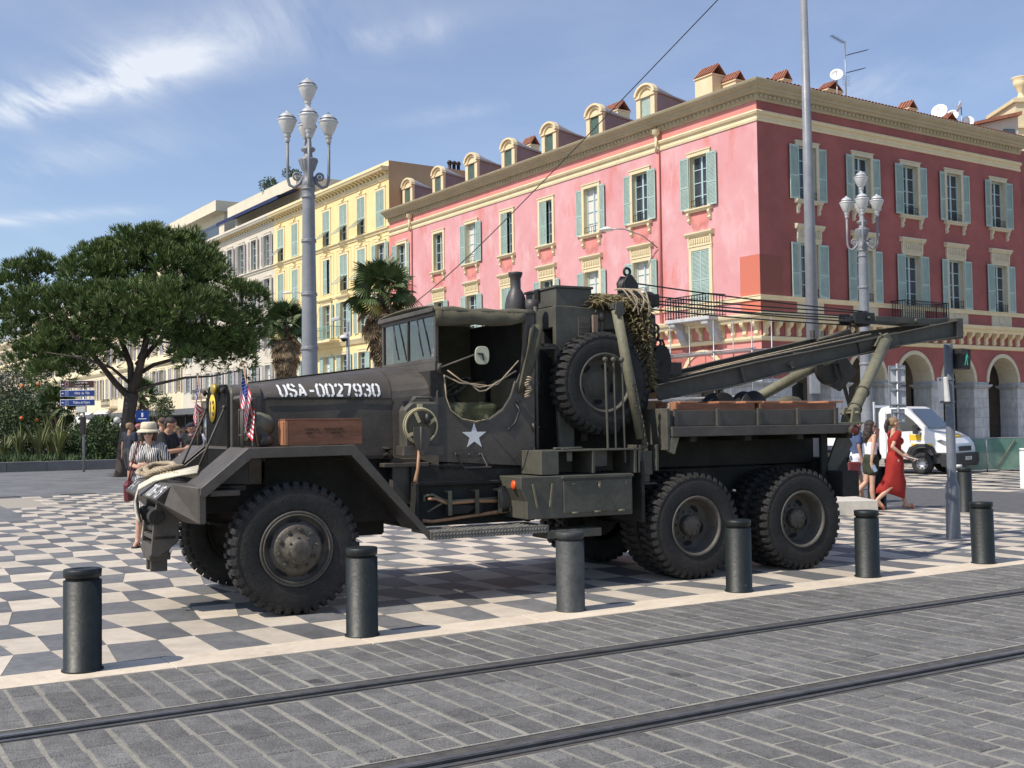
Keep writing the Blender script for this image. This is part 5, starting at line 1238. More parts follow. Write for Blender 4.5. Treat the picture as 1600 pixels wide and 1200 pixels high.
# ---- crane house
b = MB(); b.prism([(2.84, 1.2), (2.80, 2.2), (2.80, 2.77), (3.0, 2.77), (3.62, 2.73), (3.64, 2.55), (3.12, 2.52), (3.04, 2.3), (3.0, 1.2)], 'y', .5, .56)
b.prism([(2.84, 1.2), (2.80, 2.2), (2.80, 2.77), (3.0, 2.77), (3.62, 2.73), (3.64, 2.55), (3.12, 2.52), (3.04, 2.3), (3.0, 1.2)], 'y', far(.56), far(.5)); part(b, 'crane_side_frame', m_odg, .01)
b = MB(); b.box(2.82, 3.5, .56, far(.56), 2.55, 2.765); part(b, 'crane_deck', m_odg, .01)
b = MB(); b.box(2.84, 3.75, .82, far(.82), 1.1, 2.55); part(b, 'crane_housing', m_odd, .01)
b = MB(); b.box(2.83, 3.25, .53, 1.18, 2.77, 2.95); lb_ = part(b, 'roof_locker', m_odg, .006); b = MB(); b.box(2.815, 3.265, .515, 1.2, 2.95, 2.975); part(b, 'lid', m_odg, .004, lb_); b = MB(); b.box(2.80, 2.83, .85, .93, 2.86, 2.97); part(b, 'hasp', m_black, 0, lb_)
b = MB(); b.box(3.06, 3.2, .485, .498, 2.35, 2.66)
for k in range(5): b.box(3.075, 3.185, .478, .486, 2.38+.055*k, 2.385+.055*k)
part(b, 'data_plate', m_od, .002); b = MB(); b.box(3.22, 3.28, .46, .49, 2.5, 2.68); part(b, 'lamp_shield', mat('faded pinkish paint', (.23, .17, .13), None, .8), .003)
b = MB(); b.cyl((3.34, .5, 2.35), (3.34, .5, 2.65), .022, n=8); b.lathe([(.03, 0), (.045, .02), (.045, .06), (.02, .08)], (3.34, .5, 2.63), (0, 0, 1), 12); part(b, 'grease_cup', m_od, 0)
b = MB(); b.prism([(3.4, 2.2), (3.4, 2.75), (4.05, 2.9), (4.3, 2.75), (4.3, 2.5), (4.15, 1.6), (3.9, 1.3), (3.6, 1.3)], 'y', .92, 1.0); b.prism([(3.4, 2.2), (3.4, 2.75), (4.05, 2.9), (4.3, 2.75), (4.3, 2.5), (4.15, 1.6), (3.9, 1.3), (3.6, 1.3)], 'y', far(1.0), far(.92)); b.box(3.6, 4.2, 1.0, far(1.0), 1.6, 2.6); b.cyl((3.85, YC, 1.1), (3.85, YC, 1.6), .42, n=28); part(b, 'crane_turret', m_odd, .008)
b = MB(); b.box(3.95, 4.4, .98, far(.98), 2.86, 3.0); part(b, 'masthead', m_odd, .01)
b = MB()
b.lathe([(.001, 0), (.1, .0), (.12, .02), (.09, .05), (.12, .08), (.1, .1), (.001, .1)], (4.06, 1.05, 3.07), (0, 1, 0), 24); b.prism([(3.98, 2.95), (3.96, 3.12), (4.01, 3.2), (4.07, 3.2), (4.13, 3.12), (4.15, 2.95)], 'y', 1.02, 1.04); b.prism([(3.98, 2.95), (3.96, 3.12), (4.01, 3.2), (4.07, 3.2), (4.13, 3.12), (4.15, 2.95)], 'y', 1.16, 1.18); part(b, 'mast_sheave', m_black, .004)
b = MB(); b.torus((4.04, 1.08, 3.24), (0, 1, 0), .04, .016, 16, 6); part(b, 'lifting_eye', m_black, 0)
for k in range(3): b = MB(); b.lathe([(.001, 0), (.09, 0), (.1, .02), (.1, .03), (.001, .05)], (4.3, 1.02+.1*k, 2.93), (0, 1, 0), 20); part(b, 'sheave', m_black, 0)
# support tubes (tripod legs)
def leg(a, c, r, name='support_tube', m_=m_odl): b = MB(); b.cyl(a, c, r, n=18); return part(b, name, m_, 0)
leg((3.40, .3, 2.72), (3.58, .16, 1.42), .052); leg((3.40, far(.3), 2.72), (3.58, far(.16), 1.42), .052)
b = MB(); b.prism([(3.34, 2.68), (3.36, 2.80), (3.44, 2.80), (3.46, 2.68), (3.4, 2.64)], 'y', .235, .25); b.beam((3.4, .3, 2.76), (3.5, .95, 2.8), .06, .06); part(b, 'tube_lug', m_odg, .004)
b = MB(); b.box(3.56, 3.68, .12, .26, 1.06, 1.3); b.tube([(3.60, .16, 1.44), (3.62, .16, 1.32)], .03, 8); b.box(3.58, 3.66, .14, .24, .98, 1.06); b.box(3.52, 3.72, .10, .28, .965, .98); b.box(3.50, 3.53, .08, .3, 1.1, 1.36); b.box(3.70, 3.73, .08, .3, 1.1, 1.36); part(b, 'tube_foot', m_odg, .004)
b = MB()
for k in range(14): b.torus((3.47+.01*k+.008*math.sin(k), .10, 1.95-.045*k), (1, 0, 0) if k % 2 else (0, 1, 0), .017, .006, 10, 5)
part(b, 'safety_chain', m_od, 0)
# ---- side tool locker
b = MB(); b.prism([(2.13, 1.09), (2.13, .98), (2.19, .86), (2.19, .69), (3.36, .69), (3.36, 1.09)], 'y', .0, .5); lk = part(b, 'tool_locker', m_odg, .008)
b = MB(); b.box(2.58, 3.34, -.012, .0, .735, 1.04); dd_ = part(b, 'locker_door', m_odg, .004, lk)
b = MB(); b.prism([(2.56, 1.085), (2.56, 1.06), (3.36, 1.06), (3.36, 1.085)], 'y', -.025, .0); part(b, 'drip_rail', m_odg, .002, lk)
b = MB()
for x in (2.70, 2.95, 3.22): b.box(x-.035, x+.035, -.02, -.012, .725, .745); b.cyl((x-.03, -.02, .735), (x+.03, -.02, .735), .008, n=6)
part(b, 'locker_hinges', m_odl, 0, lk)
b = MB(); b.beam((2.70, -.02, 1.01), (2.66, -.02, 1.012), .008, .01); b.beam((3.27, -.02, 1.02), (3.27, -.02, .99), .008, .01); b.sphere((2.97, -.02, .985), .018, 8, sq=(.8, .8, 1.4)); b.torus((2.97, -.025, 1.005), (0, 1, 0), .013, .004, 12, 5); part(b, 'locker_latches', m_odl, 0, lk)
b = MB(); b.beam((2.25, -.01, 1.02), (2.295, -.01, .80), .02, .012, (0, 1, 0)); part(b, 'grab_strip', m_odl, .002, lk); b = MB(); b.beam((2.46, -.01, 1.02), (2.43, -.01, .80), .02, .012, (0, 1, 0)); part(b, 'grab_strip', m_odl, .002, lk)
# locker on the far side too
b = MB(); b.prism([(2.13, 1.09), (2.13, .98), (2.19, .86), (2.19, .69), (3.36, .69), (3.36, 1.09)], 'y', far(.5), far(0)); part(b, 'tool_locker', m_odg, .008)
b = MB(); b.lathe([(.042, 0), (.045, .012), (.02, .02), (.001, .022)], (2.128, .14, 1.01), (-1, 0, .12), 16); part(b, 'marker_lamp', m_orange, 0, lk)
# tray above
b = MB(); b.box(2.36, 2.55, .02, .45, 1.10, 1.33); part(b, 'locker_upper', m_odl if False else m_odg, .006)
b = MB(); b.box(2.55, 3.48, .02, .45, 1.315, 1.33); b.box(2.92, 2.95, .02, .45, 1.10, 1.315); b.box(3.40, 3.43, .02, .45, 1.09, 1.33); b.box(2.55, 3.48, .42, .45, 1.10, 1.315); b.box(3.45, 3.47, .02, .1, 1.09, 1.33); part(b, 'open_tray', m_odg, .004)
b = MB(); b.box(2.97, 3.16, .14, .16, 1.16, 1.315); b.box(2.66, 2.72, .06, .07, 1.22, 1.31); part(b, 'tray_plate', m_od, .002)
b = MB(); b.box(2.56, 2.86, .1, .16, 1.335, 1.355); b.box(2.62, 2.7, .08, .2, 1.33, 1.345); part(b, 'pedal', m_odg, .004)
for x0_, x1_, zb in ((3.12, 3.135, 1.33), (3.215, 3.225, 1.33), (3.31, 3.33, 1.19)):
    b = MB(); b.beam((x0_, .08, 2.19), (x1_, .08, zb), .026, .014); b.sphere((x0_, .08, 2.205), .027, 10); part(b, 'control_lever', m_odg, .003)
# ---- bed
b = MB(); b.box(3.80, 6.30, .0, far(0), 1.50, 1.535); part(b, 'bed_floor', m_od)
for y0_, y1_ in ((-.03, .0), (far(0), far(-.03))):
    b = MB(); b.prism([(3.82, 1.435), (3.82, 1.535), (6.20, 1.535), (6.20, 1.47), (6.10, 1.435)], 'y', y0_, y1_); part(b, 'bed_channel', m_od, .006)
for y0_, y1_ in ((.04, .055), (far(.055), far(.04))):
    b = MB(); b.box(3.84, 6.02, y0_, y1_, 1.54, 1.70); part(b, 'bed_side', m_od, .003)
    for k in range(5):
        x = 3.88+.53*k; b = MB(); yy = y0_-.03 if y0_ < 1 else y1_; b.box(x, x+.045, yy, yy+.03, 1.537, 1.715); part(b, 'side_post', m_odg, .003)
b = MB(); b.prism([(3.83, 1.43), (3.93, 1.43), (3.87, 1.26), (3.80, 1.29)], 'y', -.0, .05); part(b, 'bed_gusset', m_odl, .004)
b = MB(); b.box(3.78, 3.82, .0, far(0), 1.3, 1.72); part(b, 'bed_front', m_odg)
b = MB(); b.box(6.26, 6.32, .12, far(.12), 1.40, 1.535); b.box(3.9, 6.3, .7, .8, 1.1, 1.5); b.box(3.9, 6.3, far(.8), far(.7), 1.1, 1.5)
for x in (4.1, 4.8, 5.5, 6.2): b.box(x, x+.08, .05, far(.05), 1.38, 1.5)
part(b, 'bed_sills', m_odd)
for y in (.06, far(.06)):
    b = MB(); b.lathe([(.055, 0), (.06, .012), (.058, .06)], (6.20, y-.08 if y < 1 else y+.08, 1.465), (0, -1 if y < 1 else 1, 0), 18); b.lathe([(.048, .055), (.03, .06), (.001, .062)], (6.20, y-.08 if y < 1 else y+.08, 1.465), (0, -1 if y < 1 else 1, 0), 18, mi=1); part(b, 'tail_lamp', [m_od, m_redlens], 0)
for y0_, y1_ in ((.05, .62), (far(.62), far(.05))): b = MB(); b.box(6.12, 6.36, y0_, y1_, .74, 1.02); part(b, 'rear_mud_guard', m_odd)
for y in (.3, far(.3)): b = MB(); b.prism([(6.10, 1.0), (6.17, .9), (6.52, 1.30), (6.46, 1.40), (6.3, 1.40)], 'y', y, y+.03); part(b, 'rear_brace', m_odg, .004)
b = MB(); b.box(6.3, 6.62, .5, far(.5), .85, 1.15); b.cyl((6.4, .6, 1.0), (6.4, far(.6), 1.0), .16, n=20); part(b, 'rear_winch', m_odd)
for x in (6.05,): b = MB(); b.box(x, x+.1, .3, .34, .7, 1.45); part(b, 'flap_hanger', m_odd)
for x_ in (3.5,): b = MB(); b.box(x_, x_+.04, .05, .6, .6, 1.2); part(b, 'wheel_guard', m_odd)
# ---- boom
beams = (([(4.25, 1.98), (5.68, 2.26), (7.52, 2.58), (8.9, 2.83)], [(8.95, 2.63), (7.79, 2.48), (6.8, 2.29), (5.18, 1.955), (4.31, 1.83)]), ([(4.25, 2.03), (5.39, 2.28), (7.0, 2.60), (8.9, 2.84)], [(8.95, 2.65), (7.79, 2.48), (6.8, 2.36), (5.18, 2.07), (4.31, 1.88)]))
for y, (topl, botl) in ((.92, beams[0]), (1.42, beams[1])):
    b = MB(); b.prism(topl+botl, 'y', y-.008, y+.008)
    for i in range(3): b.beam((topl[i][0], y-.03, topl[i][1]), (topl[i+1][0], y-.03, topl[i+1][1]), .075, .014)
    for i in range(4): b.beam((botl[i][0], y-.03, botl[i][1]), (botl[i+1][0], y-.03, botl[i+1][1]), .075, .014)
    b.beam((5.47, y-.045, 2.03), (5.42, y-.045, 2.2), .04, .012, (0, 1, 0)); part(b, 'boom_beam', m_odg if y < 1 else m_odg, .003)
b = MB()
for x, z in ((4.6, 1.92), (5.6, 2.09), (6.6, 2.29), (8.3, 2.58)): b.box(x, x+.08, .92, 1.40, z-.0, z+.12)
b.box(8.86, 8.98, .86, 1.42, 2.60, 2.86); part(b, 'boom_spacer', m_od)
b = MB(); b.prism([(7.25, 2.36), (7.2, 2.54), (7.85, 2.66), (7.9, 2.47)], 'y', .885, .91); part(b, 'boom_plate', m_od, .004)
b = MB(); b.prism([(7.43, 2.47), (7.50, 2.58), (7.66, 2.64), (7.72, 2.56), (7.66, 2.47)], 'y', .84, .885); b.tube([(7.5, .83, 2.63), (7.62, .82, 2.56), (7.64, .82, 2.52)], .012, 6); part(b, 'strut_clevis', m_odl, .004)
leg((6.46, .24, 1.64), (7.58, .82, 2.52), .068, 'boom_strut'); leg((6.10, far(.2), 1.64), (7.5, 1.5, 2.44), .068, 'boom_strut')
for t_ in (.08, .3):
    b = MB(); p = Vector((6.46, .24, 1.64)).lerp(Vector((7.58, .82, 2.52)), t_); b.torus(p, Vector((1.12, .58, .88)), .075, .01, 18, 5); part(b, 'strut_ring', m_hub, 0)
b = MB(); b.box(6.12, 6.50, .10, .36, 1.537, 1.555); b.prism([(6.36, 1.55), (6.40, 1.72), (6.46, 1.72), (6.5, 1.55)], 'y', .15, .18); b.prism([(6.36, 1.55), (6.40, 1.72), (6.46, 1.72), (6.5, 1.55)], 'y', .29, .32); b.cyl((6.43, .1, 1.66), (6.43, .38, 1.66), .018, n=8); part(b, 'strut_foot', m_odl, .003)
# pendant bars and travelling block
b = MB(); b.prism([(7.62, 2.80), (7.62, 2.86), (8.5, 2.855), (8.9, 2.88), (8.9, 2.80), (8.4, 2.78)], 'y', 1.0, 1.03); b.prism([(7.62, 2.80), (7.62, 2.86), (8.5, 2.855), (8.9, 2.88), (8.9, 2.80), (8.4, 2.78)], 'y', 1.3, 1.33); b.cyl((8.3, .97, 2.82), (8.3, 1.36, 2.82), .03, n=10); part(b, 'pendant_bar', m_odg, .003)
b = MB(); b.box(7.3, 7.62, 1.02, 1.04, 2.76, 2.90); b.box(7.3, 7.62, 1.29, 1.31, 2.76, 2.90); b.box(7.3, 7.33, 1.04, 1.29, 2.8, 2.86)
for k in range(3): b.lathe([(.001, 0), (.085, 0), (.10, .012), (.08, .025), (.10, .038), (.085, .05), (.001, .05)], (7.52, 1.06+.075*k, 2.83), (0, 1, 0), 22)
b.cyl((7.52, .98, 2.83), (7.52, 1.36, 2.83), .025, n=10); part(b, 'travelling_block', m_black, .002)
for (za, zb, ya_, yb2) in ((3.12, 2.92, 1.08, 1.09), (2.99, 2.90, 1.05, 1.07), (2.96, 2.86, 1.15, 1.14), (2.93, 2.84, 1.22, 1.2), (2.88, 2.76, 1.28, 1.25), (2.91, 2.78, 1.05, 1.06)):
    b = MB(); P_ = []
    for i in range(9): t_ = i/8; P_.append((4.12+(7.5-4.12)*t_, ya_+(yb2-ya_)*t_, za+(zb-za)*t_-.02*math.sin(math.pi*t_)))
    b.tube(P_, .0085, 6); part(b, 'cable', m_black, 0)
b = MB(); b.tube([(4.5, .98, 2.06), (5.7, .97, 2.30), (7.5, .97, 2.63)], .009, 6); b.tube([(4.6, 1.05, 2.09), (7.4, 1.05, 2.65)], .009, 6); part(b, 'winch_cable', m_rope, 0)
b = MB(); b.tube([(6.85, 1.2, 2.56), (7.35, 1.2, 2.68)], [.02, .03], 8); b.torus((7.43, 1.2, 2.70), (0, 1, 0), .06, .018, 20, 6); part(b, 'tow_hook', m_rim, 0)
b = MB(); b.cyl((4.5, .95, 2.17), (4.5, 1.3, 2.17), .06, n=14); b.box(4.42, 4.62, .9, .96, 2.1, 2.24); b.cyl((4.34, .95, 2.12), (4.34, 1.35, 2.12), .05, n=12); part(b, 'boom_roller', m_black, .004)
b = MB(); b.cyl((6.15, .86, 2.22), (6.15, .9, 2.22), .02); b.tube([(6.09, .87, 2.22), (6.15, .86, 2.26), (6.21, .87, 2.22), (6.15, .86, 2.19)], .008, 6); part(b, 'boom_pin', m_hub, 0)
for x_ in (6.95, 7.12): b = MB(); b.box(x_, x_+.03, 1.38, 1.45, 2.56, 2.70); part(b, 'boom_stop', m_od, .003)
b = MB(); b.lathe([(.001, 0), (.2, .0), (.22, .03), (.2, .06), (.001, .06)], (7.35, 1.55, 2.24), (0, 1, 0), 26); b.prism([(7.3, 2.35), (7.7, 2.4), (7.9, 2.2), (7.6, 1.95), (7.35, 2.05)], 'y', 1.62, 1.66); b.beam((7.45, 1.5, 2.3), (7.65, 1.5, 1.7), .05, .03); part(b, 'boom_hook_block', m_black, .004)
# snatch block hanging on a chain by the turret
b = MB()
for k in range(3): b.torus((3.97+.012*k, .45, 2.56-.075*k), (1, 0, .0) if k % 2 else (0, 1, 0), .04, .014, 14, 6)
b.beam((3.95, .45, 2.6), (3.85, .95, 2.66), .06, .05); part(b, 'hook_chain', m_black, 0)
V = [(.0, .19), (.06, .17), (.1, .1), (.115, 0), (.1, -.1), (.06, -.17), (0, -.19), (-.06, -.17), (-.1, -.1), (-.115, 0), (-.1, .1), (-.06, .17)]
b = MB(); b.prism([(4.02+x, 2.2+z) for x, z in V], 'y', .40, .42); b.prism([(4.02+x, 2.2+z) for x, z in V], 'y', .48, .50); b.lathe([(.001, 0), (.09, 0), (.075, .03), (.09, .06), (.001, .06)], (4.02, .42, 2.2), (0, 1, 0), 20); b.tube([(3.96, .45, 2.38), (3.98, .45, 2.44), (4.06, .45, 2.44), (4.08, .45, 2.38)], .014, 6); b.cyl((4.02, .385, 2.2), (4.02, .515, 2.2), .02, n=8); part(b, 'snatch_block', m_odd, .004)
# ================================================================ LOOSE THINGS ON THE WRECKER
TM = Matrix.Translation(TO) @ Matrix.Rotation(TT, 4, 'Z')
def tthing(name, x, y, z, label, cat, rz=0, group=None):
    t = empty(name, TM @ Vector((x, y, z)), TT+rz); tag(t, label, cat, group); return t
# crate on the fender
t = tthing('wooden_crate', -.07, .10, 1.428, 'dark reddish wooden crate lying on the front fender below the hood number', 'crate')
b = MB(); b.box(.03, .69, .0, .2, 0, .21); b.build('crate_side', m_wood, t, bevel=.003)
b = MB(); b.box(0, .028, .0, .2, 0, .21); b.build('crate_end', m_wood2, t, bevel=.003)
b = MB(); b.box(-.012, .0, .015, .04, .01, .2); b.box(-.012, 0, .15, .175, .01, .2); b.build('cleat', m_wood2, t, bevel=.002)
b = MB(); b.box(0, .69, .0, .2, .211, .226); b.build('lid', m_wood, t, bevel=.002)
m_ink = mat('faded black print', (.03, .02, .018), None, .9)
for s_, z_, x_, sz in (('CHEMICAL', .135, .235, .028), ('AGRICULTURE', .135, .43, .026), ('NICE', .1, .21, .026), ('LOT 127', .1, .45, .024)):
    o = obj('printed_text', text_mesh(s_, sz, m_ink), t, (x_, -.002, z_), (rad(90), 0, 0))
# long crates in the bed
for i, (x, l_, lb) in enumerate(((4.0, 1.02, 'brown slatted ammunition crate in the bed nearest the crane'), (5.08, 1.08, 'brown slatted ammunition crate at the rear of the truck bed'))):
    t = tthing('long_crate', x, .16, 1.537, lb, 'crate', 0, 'crates in the truck bed')
    b = MB(); b.box(.03, l_, .0, .36, 0, .235); b.build('crate_body', m_wood, t, bevel=.004)
    b = MB(); b.box(0, .029, 0, .36, 0, .25); b.build('crate_end', m_wood2, t, bevel=.003)
    for x_ in (.06, .55 if i == 0 else .45, l_-.12): b = MB(); b.box(x_, x_+.22, .0, .36, .237, .257); b.build('batten', m_wood2, t, bevel=.002)
    b = MB(); b.box(-.02, 0, .08, .13, .02, .24); b.tube([(-.02, .1, .2), (-.06, .16, .1), (-.02, .24, .2)], .01, 6); b.build('rope_handle', m_rope, t)
# cable reels and canvas roll behind the crates
for i, (x, z, r_) in enumerate(((5.42, 1.74, .19), (5.86, 1.70, .20))):
    t = tthing('cable_reel', x, 1.3, z, ('smaller dark flanged cable reel behind the bed crates', 'larger dark flanged cable reel nearer the boom strut')[i], 'reel', 0, 'reels in the truck bed')
    b = MB(); b.lathe([(.001, -.1), (r_, -.1), (r_+.005, -.09), (r_, -.08), (.08, -.08), (.08, .08), (r_, .08), (r_+.005, .09), (r_, .1), (.001, .1)], (0, 0, 0), (0, 1, 0), 30); b.build('flange', m_black, t); t.location.z = 1.537+r_
t = tthing('canvas_roll', 6.0, .75, 1.537, 'dusty canvas bundle lying by the reels in the truck bed', 'bundle')
b = MB(); b.lathe([(.001, -.2), (.07, -.19), (.1, -.1), (.11, 0), (.1, .12), (.06, .19), (.001, .2)], (0, 0, .22), (1, .2, 0), 16); b.box(-.2, .2, -.1, .1, 0, .13); b.build('bundle', m_canvas, t, bevel=.02)
# jerry can with entrenching kit
t = tthing('jerry_can', 1.07, .22, 1.37, 'olive jerry can strapped to the cowl beside the star', 'jerry can')
b = MB(); b.prism([(0, 0), (0, .37), (.07, .43), (.31, .43), (.345, .40), (.345, 0)], 'y', 0, .16); b.build('can_body', m_odg, t, bevel=.02)
b = MB(); b.tube([(.10, .06, .42), (.13, .06, .47), (.29, .06, .47), (.31, .06, .42)], .012, 8); b.tube([(.10, .11, .42), (.13, .11, .47), (.29, .11, .47), (.31, .11, .42)], .012, 8); b.build('can_handle', m_odg, t)
b = MB(); b.box(0.01, .06, .05, .11, .40, .44); b.build('spout_cap', m_black, t)
b = MB(); b.box(.12, .17, -.012, .0, .25, .41); b.build('strap', m_web, t)
b = MB(); b.box(-.02, .37, -.02, .18, -.06, .03); b.build('can_tray', m_od, trk, loc=(1.07, .22, 1.37), bevel=.003)
t = tthing('entrenching_shovel', 1.2, .17, 1.07, 'folding shovel with wooden handle hung on the jerry can', 'shovel')
b = MB(); b.tube([(-.055, 0, 0), (-.05, 0, .03), (-.03, 0, .12), (-.01, .01, .3)], [.018, .018, .014, .014], 10); b.build('handle', m_handle, t)
b = MB(); b.prism([(-.075, .50), (.085, .50), (.09, .38), (.06, .30), (.015, .24), (-.05, .31), (-.08, .40)], 'y', -.02, -.012); b.sphere((.0, -.02, .46), .014, 6); b.cyl((0, -.02, .3), (0, -.02, .5), .014, n=8); b.build('blade', m_od, t, bevel=.003)
t = tthing('round_canvas_bag', 1.21, .18, 1.58, 'round webbing pouch with pale rim behind the small shovel', 'bag')
b = MB(); b.lathe([(.001, -.01), (.14, .0), (.155, .02), (.15, .04)], (0, .0, 0), (0, 1, 0), 30); b.build('pouch', m_canvas, t)
b = MB(); b.torus((0, -.01, 0), (0, 1, 0), .155, .009, 36, 6); b.torus((0, .02, 0), (0, 1, 0), .163, .006, 36, 6); b.build('rim', m_web, t)
b = MB(); b.beam((-.06, -.018, .12), (-.02, -.018, .03), .03, .006, (0, 1, 0)); b.beam((-.14, -.018, -.09), (-.06, -.018, -.06), .03, .006, (0, 1, 0)); b.beam((.07, -.018, .02), (.13, -.018, .06), .03, .006, (0, 1, 0)); b.build('webbing', m_web, t)
b = MB(); b.cyl((.05, -.035, .02), (.055, -.035, .11), .028, n=14); b.build('flask', m_black, t)
# pioneer tools in the rack under the door
t = tthing('pick_axe_handle', 1.3, .40, .70, 'long worn wooden handle lowest in the rack above the running board', 'tool handle')
b = MB(); b.tube([(0, 0, 0), (.1, 0, -.012), (.5, 0, .02), (.9, 0, .055), (1.08, 0, .07)], [.02, .016, .016, .022, .026], 10); b.build('handle', m_handle, t)
t = tthing('felling_axe', 1.35, .38, .87, 'axe with red-brown handle strapped in the rack under the door', 'axe')
b = MB(); b.tube([(0, 0, .03), (.08, 0, .03), (.2, 0, -.02), (.45, 0, -.01), (.8, 0, -.02)], [.014, .014, .016, .018, .018], 10); b.build('handle', m_handle, t)
b = MB(); b.prism([(.18, -.12), (.40, -.12), (.48, -.08), (.56, -.13), (.56, .0), (.48, -.05), (.40, -.04), (.18, -.04)], 'y', -.01, .015); b.build('axe_head', m_odd, t, bevel=.004)
t = tthing('round_point_shovel', 1.32, .42, .88, 'large shovel blade and D-grip stowed in the side rack', 'shovel')
b = MB(); b.tube([(0, -.03, .0), (0, -.03, .05), (.08, -.03, .06), (.2, -.03, .0), (.3, -.03, -.01), (.75, -.03, .0)], .013, 8); b.tube([(.03, -.03, -.1), (.15, -.03, -.04), (.22, -.03, -.01)], .01, 8); b.build('handle', m_odl, t)
b = MB(); V = []
n = 8
for i in range(n+1):
    t_ = i/n; x = .75+.30*t_; hw = .12*math.sqrt(max(0.02, 1-(max(0, t_-.45)/.56)**2))
    for j in range(5): s_ = j/4*2-1; V.append((x, -.05-.05*(1-s_*s_), -.02+s_*hw+.02*math.sin(t_*2)))
b.add(V, [(5*i+j, 5*i+j+1, 5*i+j+6, 5*i+j+5) for i in range(n) for j in range(4)], 0, True); o = b.build('blade', m_od, t, recalc=False); sd = o.modifiers.new('s', 'SOLIDIFY'); sd.thickness = .005
for x in (1.56, 1.84, 2.08, 2.2): b = MB(); b.box(x-.02, x+.02, .335, .345, .74, .97); b.box(x-.02, x+.02, .345, .46, .95, .97); b.build('tool_clip', m_odl if x != 1.84 else m_canvas, trk, bevel=.002)
# camouflage cushion in the cab
t = tthing('camouflage_cushion', 1.88, .56, 1.50, 'camouflage cloth cushion visible through the low door opening', 'cushion')
m_camo = mat('camouflage cloth', (.06, .065, .03), (.09, .095, .045), .95, 6, .1, 40, c3=(.42, .36, .18), lo=.40, hi=.50)
b = MB(); b.box(-.28, .28, -.07, .3, 0, .30); o = b.build('cushion', m_camo, t, bevel=.06, seg=3)
# small flag sticker inside the windscreen
m_fr = mat('flag red', (.60, .03, .04), (.68, .05, .05), .7, 8); m_fw = mat('flag white', (.72, .72, .74), (.8, .8, .8), .7, 8); m_fb = mat('flag blue', (.012, .035, .24), (.02, .05, .3), .7, 8)
def flag_mesh(L_, H_, sag, nx=26):
    # draped cloth: u along the fly, v down the hoist
    b = MB(); ns = 13; 
    def P(u, v):
        x = u*L_; fold = .05*math.sin(u*9+v*1.5)*u+.03*math.sin(u*17)*u
        return Vector((x*.42, fold, -v*H_-sag*u**.9))
    for i in range(nx):
        for s_ in range(ns):
            u0, u1 = i/nx, (i+1)/nx; v0, v1 = s_/ns, (s_+1)/ns
            mi = 2 if (u0 < .40 and s_ < 7) else (0 if s_ % 2 == 0 else 1)
            b.add([P(u0, v0), P(u1, v0), P(u1, v1), P(u0, v1)], [(0, 1, 2, 3)], mi, True)
    for r in range(9):
        for c in range(6 if r % 2 == 0 else 5):
            u = .40*((c+.5+(0 if r % 2 == 0 else .5))/6); v = 7/13*(r+.7)/9.6; p = P(u, v)+Vector((0, -.0035, 0)); q = P(u, v)+Vector((0, .0035, 0)); rr = H_*.017
            for p_ in (p, q):
                V = [p_]
                for k in range(10): a = math.pi*k/5+math.pi/2; rk = rr*(1 if k % 2 == 0 else .42); V.append(p_+Vector((math.cos(a)*rk*.7, 0, math.sin(a)*rk)))
                b.add(V, [(0, 1+k, 1+(k+1) % 10) for k in range(10)], 1)
    return b
t = tthing('flag', -.30, .24, 1.42, 'american flag on a thin wooden staff drooping beside the near headlight', 'flag')
b = MB(); b.cyl((.04, .0, -.02), (-.09, .0, .70), .006, n=8); b.sphere((-.09, 0, .71), .012, 8); b.build('staff', m_handle, t)
fb_ = flag_mesh(.34, .28, .34); o = fb_.build('flag_cloth', [m_fr, m_fw, m_fb], t, recalc=False); o.location = (-.085, 0, .68); o.rotation_euler = (0, rad(8), rad(0))
t = tthing('flag', -.34, far(.26), 1.42, 'second flag half hidden behind the far side of the grille', 'flag')
b = MB(); b.cyl((.04, .0, -.02), (-.06, .0, .70), .006, n=8); b.sphere((-.06, 0, .71), .012, 8); b.build('staff', m_handle, t)
o = fb_.build('flag_cloth', [m_fr, m_fw, m_fb], t, recalc=False); o.location = (-.055, 0, .66); o.rotation_euler = (0, rad(14), rad(-70)); o.scale = (.7, .7, 1)
# laminated flag card behind the glass
t = tthing('flag_card', 1.53, .56, 2.24, 'small american flag card propped behind the windscreen corner', 'card')
b = MB(); 
for s_ in range(7): b.box(0, .003, .0, .12, .012*s_, .012*(s_+1), 0 if s_ % 2 == 0 else 1)
b.box(-.002, .0, .07, .12, .036, .084, 2); b.build('card', [m_fr, m_fw, m_fb], t)
# rope on the bumper: twisted three-strand rope in loops
def rope(b, path, r=.02, pitch=.10, mi=0):
    P = []; 
    pts = [Vector(p) for p in path]
    # catmull-rom
    def cr(i, t):
        p0, p1, p2, p3 = pts[max(0, i-1)], pts[i], pts[min(len(pts)-1, i+1)], pts[min(len(pts)-1, i+2)]
        return .5*((2*p1)+(-p0+p2)*t+(2*p0-5*p1+4*p2-p3)*t*t+(-p0+3*p1-3*p2+p3)*t**3)
    for i in range(len(pts)-1):
        for k in range(14): P.append(cr(i, k/14))
    P.append(pts[-1]); acc = 0; S = [[], [], []]; u = None
    for i, p in enumerate(P):
        t_ = (P[min(i+1, len(P)-1)]-P[max(0, i-1)]); acc += t_.length/2; t_.normalize()
        if u is None: u = t_.orthogonal().normalized()
        u = (u-t_*u.dot(t_)).normalized(); w_ = t_.cross(u)
        for s_ in range(3): a = acc/pitch*2*math.pi+s_*2.094; S[s_].append(p+(u*math.cos(a)+w_*math.sin(a))*r*.62)
    for s_ in range(3): b.tube(S[s_], r*.55, 7, mi)
t = tthing('hemp_rope', -.9, 1.2, 1.12, 'thick hemp rope coiled in a loose knot on the front bumper', 'rope')
b = MB()
